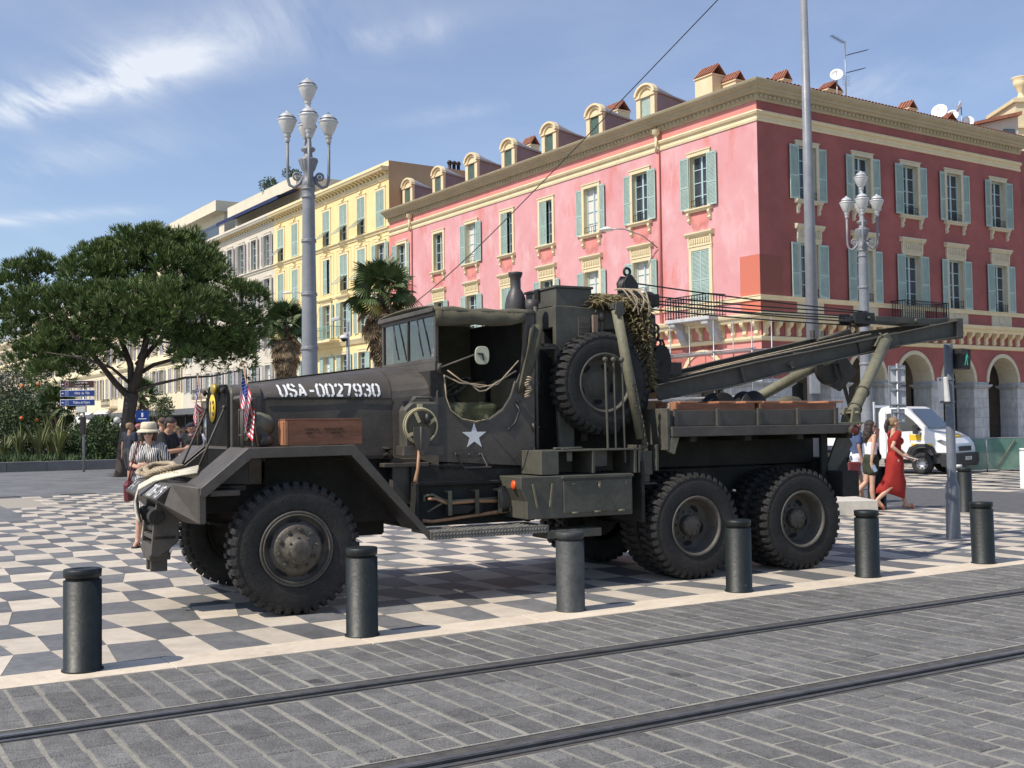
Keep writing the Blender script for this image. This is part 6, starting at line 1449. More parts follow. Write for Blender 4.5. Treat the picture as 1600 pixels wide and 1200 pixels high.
rope(b, [(.0, .55, .05), (-.1, .75, .07), (.0, .95, .12), (.16, .85, .14), (.2, .55, .13), (.1, .3, .1), (-.04, .35, .09), (-.05, .6, .13), (.08, .78, .18), (.2, .6, .19), (.18, .3, .16), (.05, .12, .12), (-.08, .22, .07), (-.06, .5, .04)], .030, .13)
rope(b, [(.02, .1, .04), (-.1, -.05, .1), (0, -.25, .16), (.14, -.2, .17), (.18, .05, .16), (.06, .2, .14), (-.06, .05, .12), (-.02, -.2, .09), (.1, -.38, .1), (.2, -.55, .08), (.28, -.72, .06)], .032, .13)
b.build('rope_coil', m_rope, t); t.scale = (.92, .92, .72)
b = MB(); rope(b, [(.25, -.70, .06), (.3, -.78, .07)], .04); b.sphere((.3, -.80, .07), .055, 8, sq=(1, 1.2, 1))
for k in range(40): a = R_.uniform(0, 6.28); c = R_.uniform(-1, 1); b.tube([(.3, -.8, .07), (.3+.07*math.cos(a), -.82+.07*math.sin(a)*1.2, .07+.06*c)], .004, 4)
b.build('frayed_end', mat('grey frayed hemp', (.2, .19, .16), (.3, .28, .24), .95, 20), t)
t = tthing('webbing_sling', -.9, .85, 1.13, 'pale flat webbing sling draped over the bumper', 'sling')
m_sl = mat('pale webbing', (.52, .48, .38), (.62, .58, .47), .95, 12, .3, 80)
b = MB(); P_ = [(.20, -.25, .10), (.06, -.02, .06), (-.1, .12, .02), (-.22, .22, -.05), (-.24, .26, -.14), (-.235, .22, -.26), (-.22, .12, -.36)]
V = []
for i, p in enumerate(P_):
    for j in range(5): s_ = (j/4-.5); V.append((p[0]+s_*.03, p[1]+s_*.09, p[2]+.012*math.sin(j*2+i)+s_*.05))
b.add(V, [(5*i+j, 5*i+j+1, 5*i+j+6, 5*i+j+5) for i in range(len(P_)-1) for j in range(4)], 0, True); o = b.build('sling', m_sl, t, recalc=False); sd = o.modifiers.new('s', 'SOLIDIFY'); sd.thickness = .014
# camouflage netting over the turret: thousands of scrim strands
t = tthing('scrim_net', 3.3, .5, 2.76, 'brown-green camouflage netting draped over the crane turret', 'netting')
m_net = mat('garnished netting', (.13, .105, .05), (.22, .18, .09), .95, 14, vary=.4, isl=True, c3=(.34, .27, .14))
b = MB(); RN = random.Random(5)
path = [((-.03, .1, .06), .15), ((.1, .15, .07), .17), ((.24, .12, .06), .17), ((.36, .0, .05), .16), ((.44, -.05, .0), .15), ((.46, -.09, -.15), .11), ((.48, -.10, -.35), .085), ((.52, -.08, -.6), .07), ((.57, -.06, -.78), .04)]
for q in range(7500):
    s_ = RN.random()*(len(path)-1); i = int(s_); f = s_-i; c0, r0 = path[i]; c1_, r1 = path[min(i+1, len(path)-1)]
    c = Vector(c0).lerp(Vector(c1_), f); r_ = r0+(r1-r0)*f
    d = Vector((RN.gauss(0, 1), RN.gauss(0, 1), RN.gauss(0, 1))).normalized(); p = c+Vector((d.x*r_*.8, d.y*r_*1.1, d.z*r_*.55 if i < 4 else d.z*r_))
    a = Vector((RN.gauss(0, .6), RN.gauss(0, .6), -abs(RN.gauss(.3, .8)))).normalized()*RN.uniform(.04, .11); w_ = a.orthogonal().normalized()*RN.uniform(.003, .008)
    m_ = p+a*.5+Vector((RN.uniform(-.01, .01), RN.uniform(-.01, .01), .008))
    b.add([p-w_, p+w_, m_+w_, m_-w_, p+a], [(0, 1, 2, 3), (3, 2, 4)])
o = b.build('strands', m_net, t, recalc=False); o['kind'] = 'stuff'
b = MB()
for i in range(len(path)-1):
    (c0, r0), (c1_, r1) = path[i], path[i+1]; b.tube([c0, c1_], [r0*.62, r1*.62], 10)
b.build('net_roll', mat('net core', (.05, .045, .02), (.09, .075, .035), .95, 20, .5, 60), t)
b = MB()
for k in range(8): x_ = .24+.035*k; rope(b, [(x_, .05, .20), (x_+.02*math.sin(k*2), -.10, .19), (x_+.05*math.sin(k*1.7)+.03, -.20, .08), (x_+.06*math.cos(k*2.3)+.05, -.22, -.02-.03*(k % 3))], .007, .05)
b.build('tie_cord', m_rope, t)
# ================================================================ VEGETATION
m_bark = mat('pine bark', (.055, .042, .035), (.11, .085, .065), .95, 2.5, .8, 14, dirt=.3, stretch=(3, 3, .8))
m_need = mat('pine needles', (.062, .10, .022), (.11, .165, .04), .6, .8, vary=.5, isl=True, c3=(.16, .20, .055))
m_leafg = mat('shrub leaves', (.035, .065, .02), (.06, .10, .03), .7, .9, vary=.45, isl=True)
m_leafo = mat('olive grey leaves', (.055, .075, .045), (.09, .11, .07), .75, .8, vary=.4, isl=True)
m_phor = mat('striped sword leaves', (.12, .15, .05), (.24, .25, .10), .65, 2, vary=.4, isl=True, c3=(.32, .30, .14))
m_fl = mat('orange flowers', (.70, .16, .03), None, .7)
m_palm = mat('palm fronds', (.05, .085, .025), (.085, .125, .04), .55, 1.5, vary=.3, isl=True)
m_palmy = mat('yellowing palm frond', (.30, .27, .06), (.38, .33, .1), .6, 2)
m_dead = mat('dead palm fronds', (.17, .12, .07), (.27, .20, .125), .9, 3, vary=.35, isl=True)
m_ptr = mat('palm trunk', (.10, .075, .055), (.16, .125, .09), .95, 6, .8, 20, stretch=(1, 1, 4))
RP = random.Random(21)
def rdir(r=RP):
    while True:
        v = Vector((r.uniform(-1, 1), r.uniform(-1, 1), r.uniform(-1, 1)))
        if .05 < v.length < 1: return v.normalized()
DP = 38.8; MP = DP/FPX
base = gnd(188, 745)
t = empty('umbrella_pine', base); tag(t, 'big spreading umbrella pine with dark dense crown at the left of the truck', 'tree')
def pp(px, py, dy=0.0): p = at(px, py, DP+dy); return p-base
b = MB()
b.tube([pp(187, 752), pp(189, 735), pp(193, 700), pp(200, 655), pp(206, 615)], [.26, .20, .19, .21, .24], 14)
b.build('trunk', m_bark, t)
limbs = [([(206, 625), (180, 598), (150, 560), (120, 530), (95, 500)], (0, 0, -.5, -1, -1), .2), ([(206, 620), (204, 570), (185, 520), (170, 470), (150, 440)], (0, 0, .3, .5, .8), .2), ([(208, 615), (222, 560), (236, 500), (250, 450)], (0, -.2, -.4, -.6), .25),
         ([(210, 612), (245, 600), (290, 590), (330, 588), (370, 580)], (0, -.5, -.8, -1.2, -1.4), .1), ([(208, 590), (240, 570), (290, 556), (340, 548), (390, 520)], (0, .2, .4, .5, .8), .13), ([(208, 595), (200, 560), (160, 530), (110, 500), (60, 480), (30, 460)], (0, .8, 1.5, 2, 2.3, 2.4), .15),
         ([(214, 570), (260, 520), (310, 480), (340, 450)], (0, 1, 1.6, 2), .15), ([(204, 600), (175, 575), (130, 560), (70, 550)], (0, -.8, -1.6, -2), .1), ([(216, 560), (230, 530), (290, 540), (320, 560)], (0, -1, -1.6, -2), .08)]
for P_, dy, r_ in limbs:
    b = MB(); pts = [pp(x, y, dy[min(i, len(dy)-1)]) for i, (x, y) in enumerate(P_)]; b.tube(pts, [r_*.66*(1-.75*i/(len(pts)-1)) for i in range(len(pts))], 9); b.build('limb', m_bark, t)
lobes = [(240, 425, 78, 52, 0), (300, 425, 62, 48, .5), (175, 425, 65, 50, .3), (235, 385, 60, 28, 0), (290, 390, 48, 26, .6), (185, 395, 42, 26, .8), (140, 445, 58, 48, -.5), (340, 468, 56, 48, 0), (385, 475, 34, 36, .3), (200, 490, 80, 45, -1.4), (280, 490, 78, 48, -1.2), (120, 490, 56, 42, -1.2), (330, 515, 60, 36, -.6), (65, 440, 42, 38, .5), (25, 455, 48, 44, .5), (70, 500, 58, 50, -.4), (45, 535, 48, 34, .2), (100, 545, 50, 36, -.8), (160, 525, 46, 24, 1.2), (250, 530, 60, 22, 1.0), (330, 555, 56, 26, .6), (368, 558, 40, 28, .4), (388, 515, 34, 26, .2), (0, 500, 40, 40, .8), (110, 585, 34, 22, -.8), (75, 590, 30, 12, -1), (300, 565, 24, 14, -1.5), (372, 540, 40, 32, 0), (305, 545, 56, 26, -.4), (150, 560, 44, 18, -.6), (60, 562, 52, 28, 0), (225, 520, 60, 30, -.8)]
b = MB(); 
def needles(b, c, up, n=15, l_=.26, w_=.026, r=RP):
    up = up.normalized(); o = up.orthogonal().normalized(); q = up.cross(o)
    for k in range(n):
        a = r.uniform(0, 6.283); s_ = r.uniform(.15, .85); d = (up+(o*math.cos(a)+q*math.sin(a))*s_).normalized()
        sd_ = d.cross(rdir(r)).normalized()*w_*r.uniform(.6, 1.2)
        p0_ = c+d*.03; p1_ = c+d*l_*r.uniform(.7, 1.15)
        b.add([p0_-sd_*.5, p0_+sd_*.5, p1_+sd_*.25, p1_-sd_*.25], [(0, 1, 2, 3)])
for (x, y, rx, ry, dy) in lobes:
    c = pp(x, y, dy); rx = max(8, rx-13); ry = max(5, ry-11); A = Vector((rx*MP, rx*MP*.85, ry*MP))
    nc = int(17*(A.x*A.y+A.x*A.z*1.4)) + 8
    for k in range(nc):
        d = rdir(); 
        if d.z < -.25 and RP.random() < .45: d.z = -d.z
        f = RP.uniform(.76, 1.02) if RP.random() < .72 else RP.uniform(.25, .8)
        cc = c+Vector((d.x*A.x, d.y*A.y, d.z*A.z))*f
        rr_c = RP.uniform(.22, .42)
        for j in range(11):
            e = (rdir()+d*.5+Vector((0, 0, .55))).normalized(); needles(b, cc+e*rr_c*Vector((1, 1, .8)).length/1.6, e+Vector((0, 0, .7)), 11, .27, .030)
o = b.build('crown', m_need, t, recalc=False)

def leafy(name, label, cat, loc, rx, ry, rz, n, ls, m_, stem_h=.0, lum=9, flowers=0, group=None, seed=1, trunk=.05, long_=1.6):
    r = random.Random(seed); t = empty(name, loc); tag(t, label, cat, group)
    b = MB(); L_ = []
    for k in range(lum):
        d = rdir(r); L_.append((Vector((d.x*rx*.6, d.y*ry*.6, stem_h+rz*(.5+.42*d.z))), r.uniform(.35, .6)))
    for k in range(n):
        c, s_ = r.choice(L_); d = rdir(r); f = r.uniform(.6, 1.05)
        p = c+Vector((d.x*rx*s_, d.y*ry*s_, d.z*rz*s_*.75))*f
        if p.z < .02: p.z = r.uniform(.02, .3)
        a = (d+rdir(r)*.8).normalized()*ls*r.uniform(.6, 1.3)*long_; s2 = a.cross(rdir(r)).normalized()*ls*.32
        b.add([p, p+a*.5+s2, p+a, p+a*.5-s2], [(0, 1, 2, 3)])
    b.build('foliage', m_, t, recalc=False)
    b = MB()
    for k in range(5): d = rdir(r); b.tube([(d.x*.1, d.y*.1, 0), (d.x*rx*.3, d.y*ry*.3, stem_h*.6+rz*.2), (d.x*rx*.6, d.y*ry*.5, stem_h+rz*.6)], [trunk, trunk*.7, trunk*.3], 6)
    b.build('stem', m_bark, t)
    if flowers:
        b = MB()
        for k in range(flowers):
            c, s_ = r.choice(L_); d = rdir(r); d.y = -abs(d.y); p = c+Vector((d.x*rx*s_, d.y*ry*s_*1.1, d.z*rz*s_*.75)); b.sphere(p, .09, 6)
        b.build('flowers', m_fl, t)
    return t
def gp(px, Y, z=0): p = at(px, 700, Y); return Vector((p.x, p.y, z))
def mz(py, Y, px=100): return at(px, py, Y).z
# the planted bed with its stone kerb
K0 = S(10.6, 48.7); 
pl = empty('planter_kerb', (0, 0, 0)); tag(pl, 'low grey stone kerb wall edging the planted bed at the left', 'wall')
for k in range(26):
    a1 = 10.6-1.5*k; b = MB(); A = [S(a1-1.49, 48.7), S(a1, 48.7), S(a1, 49.1), S(a1-1.49, 49.1)]; b.prism([(p.x, p.y) for p in A], 'z', 0, .40+.03*0); b.build('kerb_block', m_slab, pl, bevel=.012)
b = MB()
Q = [S(-30, 49.1), S(10.55, 49.1), S(14, 58), S(-30, 75)]; b.prism([(p.x, p.y) for p in Q], 'z', -.02, .34); tag(b.build('planted_bed', mat('bed soil', (.06, .045, .03), (.1, .08, .05), .95, 2, .5, 20)), 'raised soil bed full of shrubs and sword-leaved plants', kind='structure')
gc = MB(); rg = random.Random(9)
for k in range(9000):
    a = rg.uniform(-14, 11); b0 = 49.2+rg.random()**1.5*6; p = S(a, b0, .34); h = rg.uniform(.15, .5); d = Vector((rg.gauss(0, .5), rg.gauss(0, .5), 1)).normalized()*h; w_ = Vector((rg.uniform(-1, 1), rg.uniform(-1, 1), 0)).normalized()*.035
    gc.add([p-w_, p+w_, p+d], [(0, 1, 2)])
tag(gc.build('ground_cover', m_leafg, recalc=False), 'low green ground cover filling the planted bed', 'ground cover', kind='stuff')
shr = [(160, 48.0, 1.15, 1.35, 'dense dark green shrub nearest the pine trunk in the bed', m_leafg, 3600), (128, 49.0, 1.0, 1.25, 'bushy green shrub right of the striped sword leaves', m_leafg, 3000), (20, 51, 1.3, 2.6, 'tall green shrub with orange flowers at the left edge', m_leafg, 4200), (-20, 52, 1.6, 3.2, 'large green shrub running out of the left edge', m_leafg, 3500), (48, 54, 1.3, 2.8, 'green shrub with orange flowers behind the sword leaves', m_leafg, 3800), (100, 55, 1.2, 2.3, 'dark shrub behind the bed below the direction signs', m_leafo, 3200), (155, 55, .9, 1.9, 'small bright shrub in front of the white awning', m_leafg, 2400)]
for i, (px, Y, r_, h_, lb, m_, n_) in enumerate(shr): leafy('shrub', lb, 'shrub', gp(px, Y, .3), r_, r_*.8, h_, n_, .10, m_, seed=30+i, flowers=(4 if 'orange' in lb else 0), group='shrubs in the planted bed')
for i, (px, Y, hh, lb) in enumerate(((30, 48.3, 1.6, 'pale striped sword-leaved clump at the far left of the bed'), (62, 48.6, 1.9, 'tall yellow striped sword-leaved clump in the middle of the bed'), (92, 48.0, 1.9, 'large arching sword-leaved clump left of the dark shrubs'), (113, 49.3, 1.8, 'slender sword-leaved clump below the direction sign'), (5, 48.6, 1.3, 'small sword-leaved clump at the left edge of the bed'), (78, 50.5, 2.2, 'back sword-leaved clump with the longest blades'))):
    r = random.Random(60+i); t = empty('flax_clump', gp(px, Y, .32)); tag(t, lb, 'plant', 'sword-leaved clumps')
    for k in range(34):
        b = MB(); a = r.uniform(0, 6.283); L_ = hh*r.uniform(.65, 1.1); lean = r.uniform(.1, .75); V = []
        for j in range(6):
            s_ = j/5; p = Vector((math.cos(a)*lean*L_*s_**1.5*.8, math.sin(a)*lean*L_*s_**1.5*.8, L_*s_*(1-.28*lean*s_*s_))); w_ = .045*(1-s_**2)+.004; q = Vector((-math.sin(a), math.cos(a), 0))*w_; V += [p-q, p+q]
        b.add(V, [(2*j, 2*j+1, 2*j+3, 2*j+2) for j in range(5)]); b.build('leaf', m_phor, t, recalc=False)
leafy('olive_tree', 'grey-green feathery tree at the left edge beyond the bed', 'tree', gp(22, 58), 2.0, 1.6, 3.0, 9000, .10, m_leafo, 1.7, 16, seed=71, trunk=.12)
leafy('olive_tree', 'darker feathery tree behind the bed beside the direction signs', 'tree', gp(75, 66), 1.5, 1.2, 2.2, 4000, .10, m_leafg, 1.2, 12, seed=72, trunk=.1)

# palms
def fan(seed, mtn, R0=.85, droop=.35, w=1.0):
    r = random.Random(seed); b = MB(); n = 22; b.tube([(0, 0, 0), (.5, 0, .06), (1.0, 0, .02)], [.028, .02, .014], 5)
    for k in range(n):
        a = rad(-118+236*k/(n-1)); ln = R0*(1-.22*abs(k-(n-1)/2)/(n/2))*r.uniform(.88, 1.08); V = []
        for j in range(5):
            s_ = j/4; wd = .055*w*(math.sin(math.pi*min(1, s_*.9+.12)))+.003; cx_ = 1.0+math.cos(a)*ln*s_; cy_ = math.sin(a)*ln*s_*.95; cz_ = .02-droop*s_**2.2*ln+.05*math.cos(a*2)*s_; q = Vector((-math.sin(a), math.cos(a), 0))*wd; p = Vector((cx_, cy_, cz_)); V += [p-q, p+q+Vector((0, 0, .03))]
        b.add(V, [(2*j, 2*j+1, 2*j+3, 2*j+2) for j in range(4)])
    return b.build('frond', mtn, mesh_only=True, recalc=False)
fg = [fan(1, m_palm), fan(2, m_palm, .8, .5), fan(3, m_palm, .9, .25)]; fy = fan(4, m_palmy, .8, .5); fd = [fan(5, m_dead, .75, .15, .7), fan(6, m_dead, .85, .1, .6)]
def palm(px, Y, crown_y, k, label, nl=30, nd=34, skirt=1.8, seed=1, yel=1, base_z=0):
    r = random.Random(seed); p = gp(px, Y); h = mz(crown_y, Y, px); t = empty('fan_palm', p); tag(t, label, 'palm', 'fan palms')
    b = MB(); P_ = [(0, 0, 0), (.03, 0, h*.5), (0, 0, h)]; b.tube(P_, [.28*k, .22*k, .24*k], 12)
    for i in range(26): z = h*i/26; b.torus((0, 0, z), (0, 0, 1), .25*k, .025, 12, 4)
    b.build('trunk', m_ptr, t)
    for i in range(nl):
        a = 2.399*i; el = rad(82-118*(i/nl)**.95+r.uniform(-8, 8)); me = fy if (i in (nl-3,) and yel) else r.choice(fg)
        o = obj('frond', me, t, (0, 0, h), (0, -el, a)); s_ = k*r.uniform(.85, 1.1); o.scale = (s_, s_, s_); o.rotation_mode = 'XYZ'
        o.rotation_euler = Euler((r.uniform(-1.0, 1.0), -el, a), 'XYZ')
    for i in range(nd):
        a = 2.399*i+1; el = rad(-52-34*(i/nd)+r.uniform(-6, 6)); o = obj('dead_frond', r.choice(fd), t, (.12*math.cos(a), .12*math.sin(a), h-.1-skirt*.8*(i/nd))); s_ = k*r.uniform(.75, 1.05); o.scale = (s_, s_, s_)
        o.rotation_euler = Euler((r.uniform(-.4, .4), -el, a), 'XYZ')
    return t
palm(600, 57, 458, 1.05, 'fan palm with shaggy brown skirt just left of the windscreen', seed=3, nl=52, nd=80, skirt=2.9)
palm(447, 60, 508, .85, 'slimmer fan palm with brown skirt left of the tall lamp post', seed=8, nl=44, nd=70, skirt=2.6)
palm(222, 70, 618, .7, 'small dark fan palm low beside the pine trunk', seed=9, nl=34, nd=6, skirt=.5, yel=0)
palm(85, 52.5, 640, .75, 'young fan palm rising out of the planted bed below the signs', seed=10, nl=26, nd=0, yel=0)
palm(165, 53.5, 672, .5, 'tiny palm in the bed in front of the sand coloured awning', seed=12, nl=22, nd=0, yel=0)
leafy('shrub', 'bright green round shrub below the shop canopy', 'shrub', gp(250, 66), .9, .9, 1.4, 1500, .1, m_leafg, 2.0, seed=90)
leafy('roof_plant', 'dark potted shrub on the roof terrace edge left of the lamp post', 'plant', BO+Vector((-math.sin(TH), math.cos(TH), 0))*60.5+Vector((math.cos(TH), math.sin(TH), 0))*2.8+Vector((0, 0, 22.3)), .9, .6, 1.0, 500, .15, m_leafg, seed=91)
leafy('roof_plant', 'second dark potted shrub on the roof terrace right of the lamp post', 'plant', BO+Vector((-math.sin(TH), math.cos(TH), 0))*55.2+Vector((math.cos(TH), math.sin(TH), 0))*2.8+Vector((0, 0, 22.3)), .7, .6, .8, 400, .15, m_leafg, seed=92)

# ================================================================ LAMP POSTS, MASTS, SIGNS
m_post = mat('grey lamp post paint', (.185, .198, .22), (.25, .262, .285), .45, 2, .05, 30, dirt=.12)
m_postd = mat('dark band paint', (.05, .05, .055), None, .5)
m_opal = mat('frosted lamp glass', (.52, .53, .52), (.62, .62, .60), .35, 6)
m_capl = mat('silver lamp cap', (.44, .45, .46), (.54, .55, .55), .45, 4, 0, metal=.2)
def lamp_head(b3, c, k=1.0):
    pass
def lamp_post(px, Y, label):
    p = gp(px, Y); t = empty('street_lamp', p, -math.atan2(p.x, p.y)+rad(2)); tag(t, label, 'lamp post', 'five-globe lamp posts')
    Z = lambda py: 1.57+(670-py)/1761*22.0*1.0
    b = MB(); prof = [(.24, 0), (.24, .5), (.2, .6), (.165, .7), (.16, 1.3)]
    zt = Z(290)
    b.lathe([(.26, 0), (.26, .5), (.21, .6), (.17, .72), (.165, 1.4), (.152, Z(545)), (.14, Z(460)), (.128, Z(375)), (.118, zt)], n=24)
    b.build('post', m_post, t)
    for py, r_ in ((544, .153), (459, .141), (375, .129), (305, .121), (292, .12)): z = Z(py); b = MB(); b.lathe([(r_, z-.05), (r_+.02, z-.035), (r_+.02, z-.01), (r_+.008, z), (r_+.02, z+.015), (r_, z+.03)], n=24); b.build('collar', m_post, t)
    b = MB(); z0 = Z(290); b.lathe([(.12, z0), (.135, z0+.05), (.12, z0+.12), (.10, z0+.16), (.10, z0+.28), (.13, z0+.33), (.19, z0+.52), (.185, z0+.55), (.09, z0+.58), (.08, z0+.68), (.14, z0+.72), (.14, z0+.76), (.07, z0+.8), (.06, z0+.95), (.035, z0+1.15), (.03, z0+1.75), (.05, z0+1.82), (.06, z0+1.86), (.03, z0+1.92)], n=20)
    for k in range(16): a = 2*math.pi*k/16; b.beam((math.cos(a)*.125, math.sin(a)*.125, z0+.33), (math.cos(a)*.19, math.sin(a)*.19, z0+.52), .012, .012)
    b.build('capital', m_post, t)
    zl_ = Z(211)
    def head(par, x, y, z):
        g = MB(); g.lathe([(.07, .05), (.10, .09), (.155, .22), (.185, .30), (.185, .315)], (x, y, z), n=24); h_ = g.build('lamp_globe', m_opal, par)
        g = MB(); g.lathe([(.19, .30), (.195, .315), (.19, .33), (.165, .335), (.16, .36)], (x, y, z), n=24); g.lathe([(.165, .355), (.172, .362), (.165, .372)], (x, y, z), n=24, mi=1); g.lathe([(.155, .37), (.125, .42), (.08, .455), (.04, .47), (.035, .485), (.02, .50), (.001, .515)], (x, y, z), n=24); g.build('lamp_cap', [m_capl, m_postd], h_)
        g = MB(); g.lathe([(.04, -.12), (.045, -.1), (.06, -.08), (.045, -.05), (.06, -.02), (.075, .0), (.06, .03), (.075, .05)], (x, y, z), n=18); g.build('lamp_holder', m_capl, h_)
    for k in range(4):
        a = math.pi/2*k; cx_, sy_ = math.cos(a), math.sin(a); b = MB(); P_ = []
        for (r_, z_) in ((.10, z0+.20), (.17, z0+.06), (.27, z0-.02), (.36, z0+.02), (.395, z0+.14), (.40, z0+.35), (.40, zl_-.1)): P_.append((cx_*r_, sy_*r_, z_))
        b.tube(P_, [.035, .034, .032, .03, .03, .029, .032], 10)
        b.torus((cx_*.22, sy_*.22, z0+.20), (-sy_, cx_, 0), .07, .022, 18, 6); b.cyl((cx_*.22+sy_*.03, sy_*.22-cx_*.03, z0+.20), (cx_*.22-sy_*.03, sy_*.22+cx_*.03, z0+.20), .035, n=12)
        arm = b.build('arm', m_post, t); head(arm, cx_*.40, sy_*.40, zl_)
    hd = MB(); hd.cyl((0, 0, z0+1.9), (0, 0, Z(160)), .03, n=8); cen = hd.build('finial', m_post, t); head(cen, 0, 0, Z(157))
    return t
lamp_post(485, 22, 'tall grey lamp post with five lamps rising behind the truck hood')
lamp_post(1356, 31, 'grey lamp post with five lamps rising behind the crane boom tip')
def pole2(name, P0, P1, r0, r1, label, cat, n=20):
    t = empty(name, P0); tag(t, label, cat); b = MB(); b.cyl((0, 0, 0), P1-P0, r0, r1, n=n); b.build('shaft', m_post, t); return t
P0 = at(1276, 760, 25); P0.z = 0; P1 = at(1252, -140, 25)
t = pole2('steel_mast', P0, P1, .165, .062, 'very tall tapered steel mast running out of the top of the picture', 'mast')
b = MB(); b.lathe([(.28, 0), (.28, .03), (.2, .05), (.19, .4), (.165, .45)], n=20); b.build('base', m_post, t)
b = MB(); q = at(1271, 548, 24.8)-P0; b.box(q.x-.1, q.x+.1, q.y-.12, q.y+.05, q.z-.95, q.z-.1); b.build('hatch', m_post, t, bevel=.004)
# overhead wire
A_, B_ = at(652, 470, 70), at(1150, -30, 13); b = MB(); P_ = []
for k in range(25):
    s_ = k/24; p = A_.lerp(B_, s_); p.z -= 1.0*math.sin(math.pi*s_)*.25; P_.append(p)
b.tube(P_, [.026*(1-k/24)+.007 for k in range(25)], 6); tag(b.build('overhead_cable', m_black), 'thin black overhead cable slanting across the pink facade into the sky', 'cable')
# crossing light
m_polg = mat('blue grey signal post', (.11, .125, .15), (.15, .165, .19), .45, 3, .05, 30, dirt=.15)
P0 = gnd(1490, 841); D = P0.y; t = empty('crossing_signal', P0); tag(t, 'pedestrian crossing signal on a blue-grey post beside the right-hand bollard', 'traffic light')
b = MB(); zt = at(1490, 537, D).z; zs = at(1490, 757, D).z; b.lathe([(.092, 0), (.092, zs-.06), (.085, zs-.03), (.06, zs+.06), (.058, zt-.02), (.05, zt), (.001, zt)], n=20); b.build('post', m_polg, t)
for py in (593, 628): b = MB(); z = at(1490, py, D).z; b.torus((0, 0, z), (0, 0, 1), .062, .012, 20, 6); b.beam((0, 0, z), (-.13, -.02, z), .03, .03); b.build('clamp', m_polg, t)
z = at(1490, 562, D).z
b = MB(); M_ = Matrix.Translation((.165, -.02, z)) @ Matrix.Rotation(rad(25), 4, 'Z') @ Matrix.Rotation(rad(4), 4, 'Y'); b.box(-.09, .09, -.08, .08, -.13, .14, 0, M_); h_ = b.build('signal_head', m_black, t, bevel=.012)
b = MB(); V = [(-.07, -.085, .115), (-.07, -.17, .11), (.07, -.17, .11), (.07, -.085, .115)]; b.add([M_ @ Vector(v) for v in V], [(0, 1, 2, 3)]); b.add([M_ @ Vector(v) for v in ((-.07, -.085, .115), (-.07, -.17, .11), (-.07, -.085, -.1))], [(0, 1, 2)]); b.build('visor', m_black, h_, recalc=False)
mg = bpy.data.materials.new('green man light'); mg.use_nodes = True; pb = mg.node_tree.nodes['Principled BSDF']; pb.inputs['Base Color'].default_value = (.02, .3, .2, 1); pb.inputs['Emission Color'].default_value = (.05, .6, .4, 1); pb.inputs['Emission Strength'].default_value = .45
b = MB(); Y_ = -.083
b.add([M_ @ Vector((.012*math.cos(a)+0, Y_, .085+.014*math.sin(a))) for a in [2*math.pi*i/12 for i in range(12)]], [tuple(range(12))])
for pl_ in ([(-.018, .065), (.018, .065), (.014, .0), (-.014, .0)], [(-.018, .065), (-.035, .01), (-.027, .008), (-.012, .055)], [(.018, .065), (.035, .02), (.028, .015), (.012, .055)], [(-.014, .0), (-.001, .0), (-.018, -.08), (-.032, -.08)], [(.001, 0), (.014, 0), (.03, -.075), (.016, -.08)]):
    b.add([M_ @ Vector((p[0], Y_, p[1])) for p in pl_], [tuple(range(len(pl_)))])
b.build('green_man', mg, h_, recalc=False)
z = at(1481, 608, D).z; b = MB(); M_ = Matrix.Translation((-.085, -.02, z)) @ Matrix.Rotation(rad(-70), 4, 'Z') @ Matrix.Rotation(rad(6), 4, 'X'); b.box(-.09, .09, -.02, .02, -.17, .16, 0, M_); b.build('side_signal_panel', m_white, t, bevel=.008)
# back of three sign plates
D = 27; P0 = gp(1405, D); t = empty('sign_post', P0); tag(t, 'thin sign post with three grey plates seen from behind above the red dress', 'sign')
b = MB(); b.cyl((0, 0, 0), (0, 0, at(1405, 568, D).z), .032, n=12); b.build('post', m_steel, t)
m_pl = mat('sign plate back', (.40, .42, .45), (.47, .49, .51), .5, 3, 0, dirt=.08)
for y0_, y1_, w_ in ((571, 602, .40), (604, 637, .40), (639, 664, .32)):
    z1_, z0_ = at(1405, y0_, D).z, at(1405, y1_, D).z; b = MB(); b.box(-w_/2, w_/2, .03, .045, z0_, z1_); pl_ = b.build('plate', m_pl, t, bevel=.004)
    b = MB(); 
    b.box(-w_/2, -w_/2+.015, .01, .031, z0_, z1_); b.box(w_/2-.015, w_/2, .01, .031, z0_, z1_); b.box(-w_/2+.016, w_/2-.016, .012, .031, z0_, z0_+.015); b.box(-w_/2+.016, w_/2-.016, .012, .031, z1_-.015, z1_); b.build('rim', m_steel, pl_)
    for z in (z0_+.08, z1_-.08): b = MB(); b.box(-w_/2+.04, w_/2-.04, -.04, .03, z-.015, z+.015); b.build('bracket', m_steel, pl_)
# camera pole
D = 42; P0 = gp(545, D); t = empty('camera_pole', P0); tag(t, 'slim pole with white surveillance cameras in front of the yellow building', 'pole')
zt = at(545, 503, D).z; b = MB(); b.cyl((0, 0, 0), (0, 0, zt), .075, .06, n=12); b.build('pole', m_post, t)
b = MB(); b.tube([(0, 0, zt-.1), (-.12, -.05, zt+.05), (-.3, -.1, zt+.12)], .02, 8); b.build('arm', m_steel, t)
b = MB(); M_ = Matrix.Translation((-.42, -.12, zt+.1)) @ Matrix.Rotation(rad(-15), 4, 'Y'); b.box(-.16, .16, -.07, .07, -.06, .07, 0, M_); b.build('camera', m_white, t, bevel=.02)
z = at(540, 528, D).z; b = MB(); b.lathe([(.001, .12), (.1, .1), (.17, .02), (.18, -.03), (.001, -.03)], (-.14, -.05, z), n=18); b.sphere((-.14, -.05, z-.04), .11, 10, mi=1); b.box(-.14, .0, -.1, .0, z+.1, z+.2); b.build('dome_camera', [m_white, m_black], t)
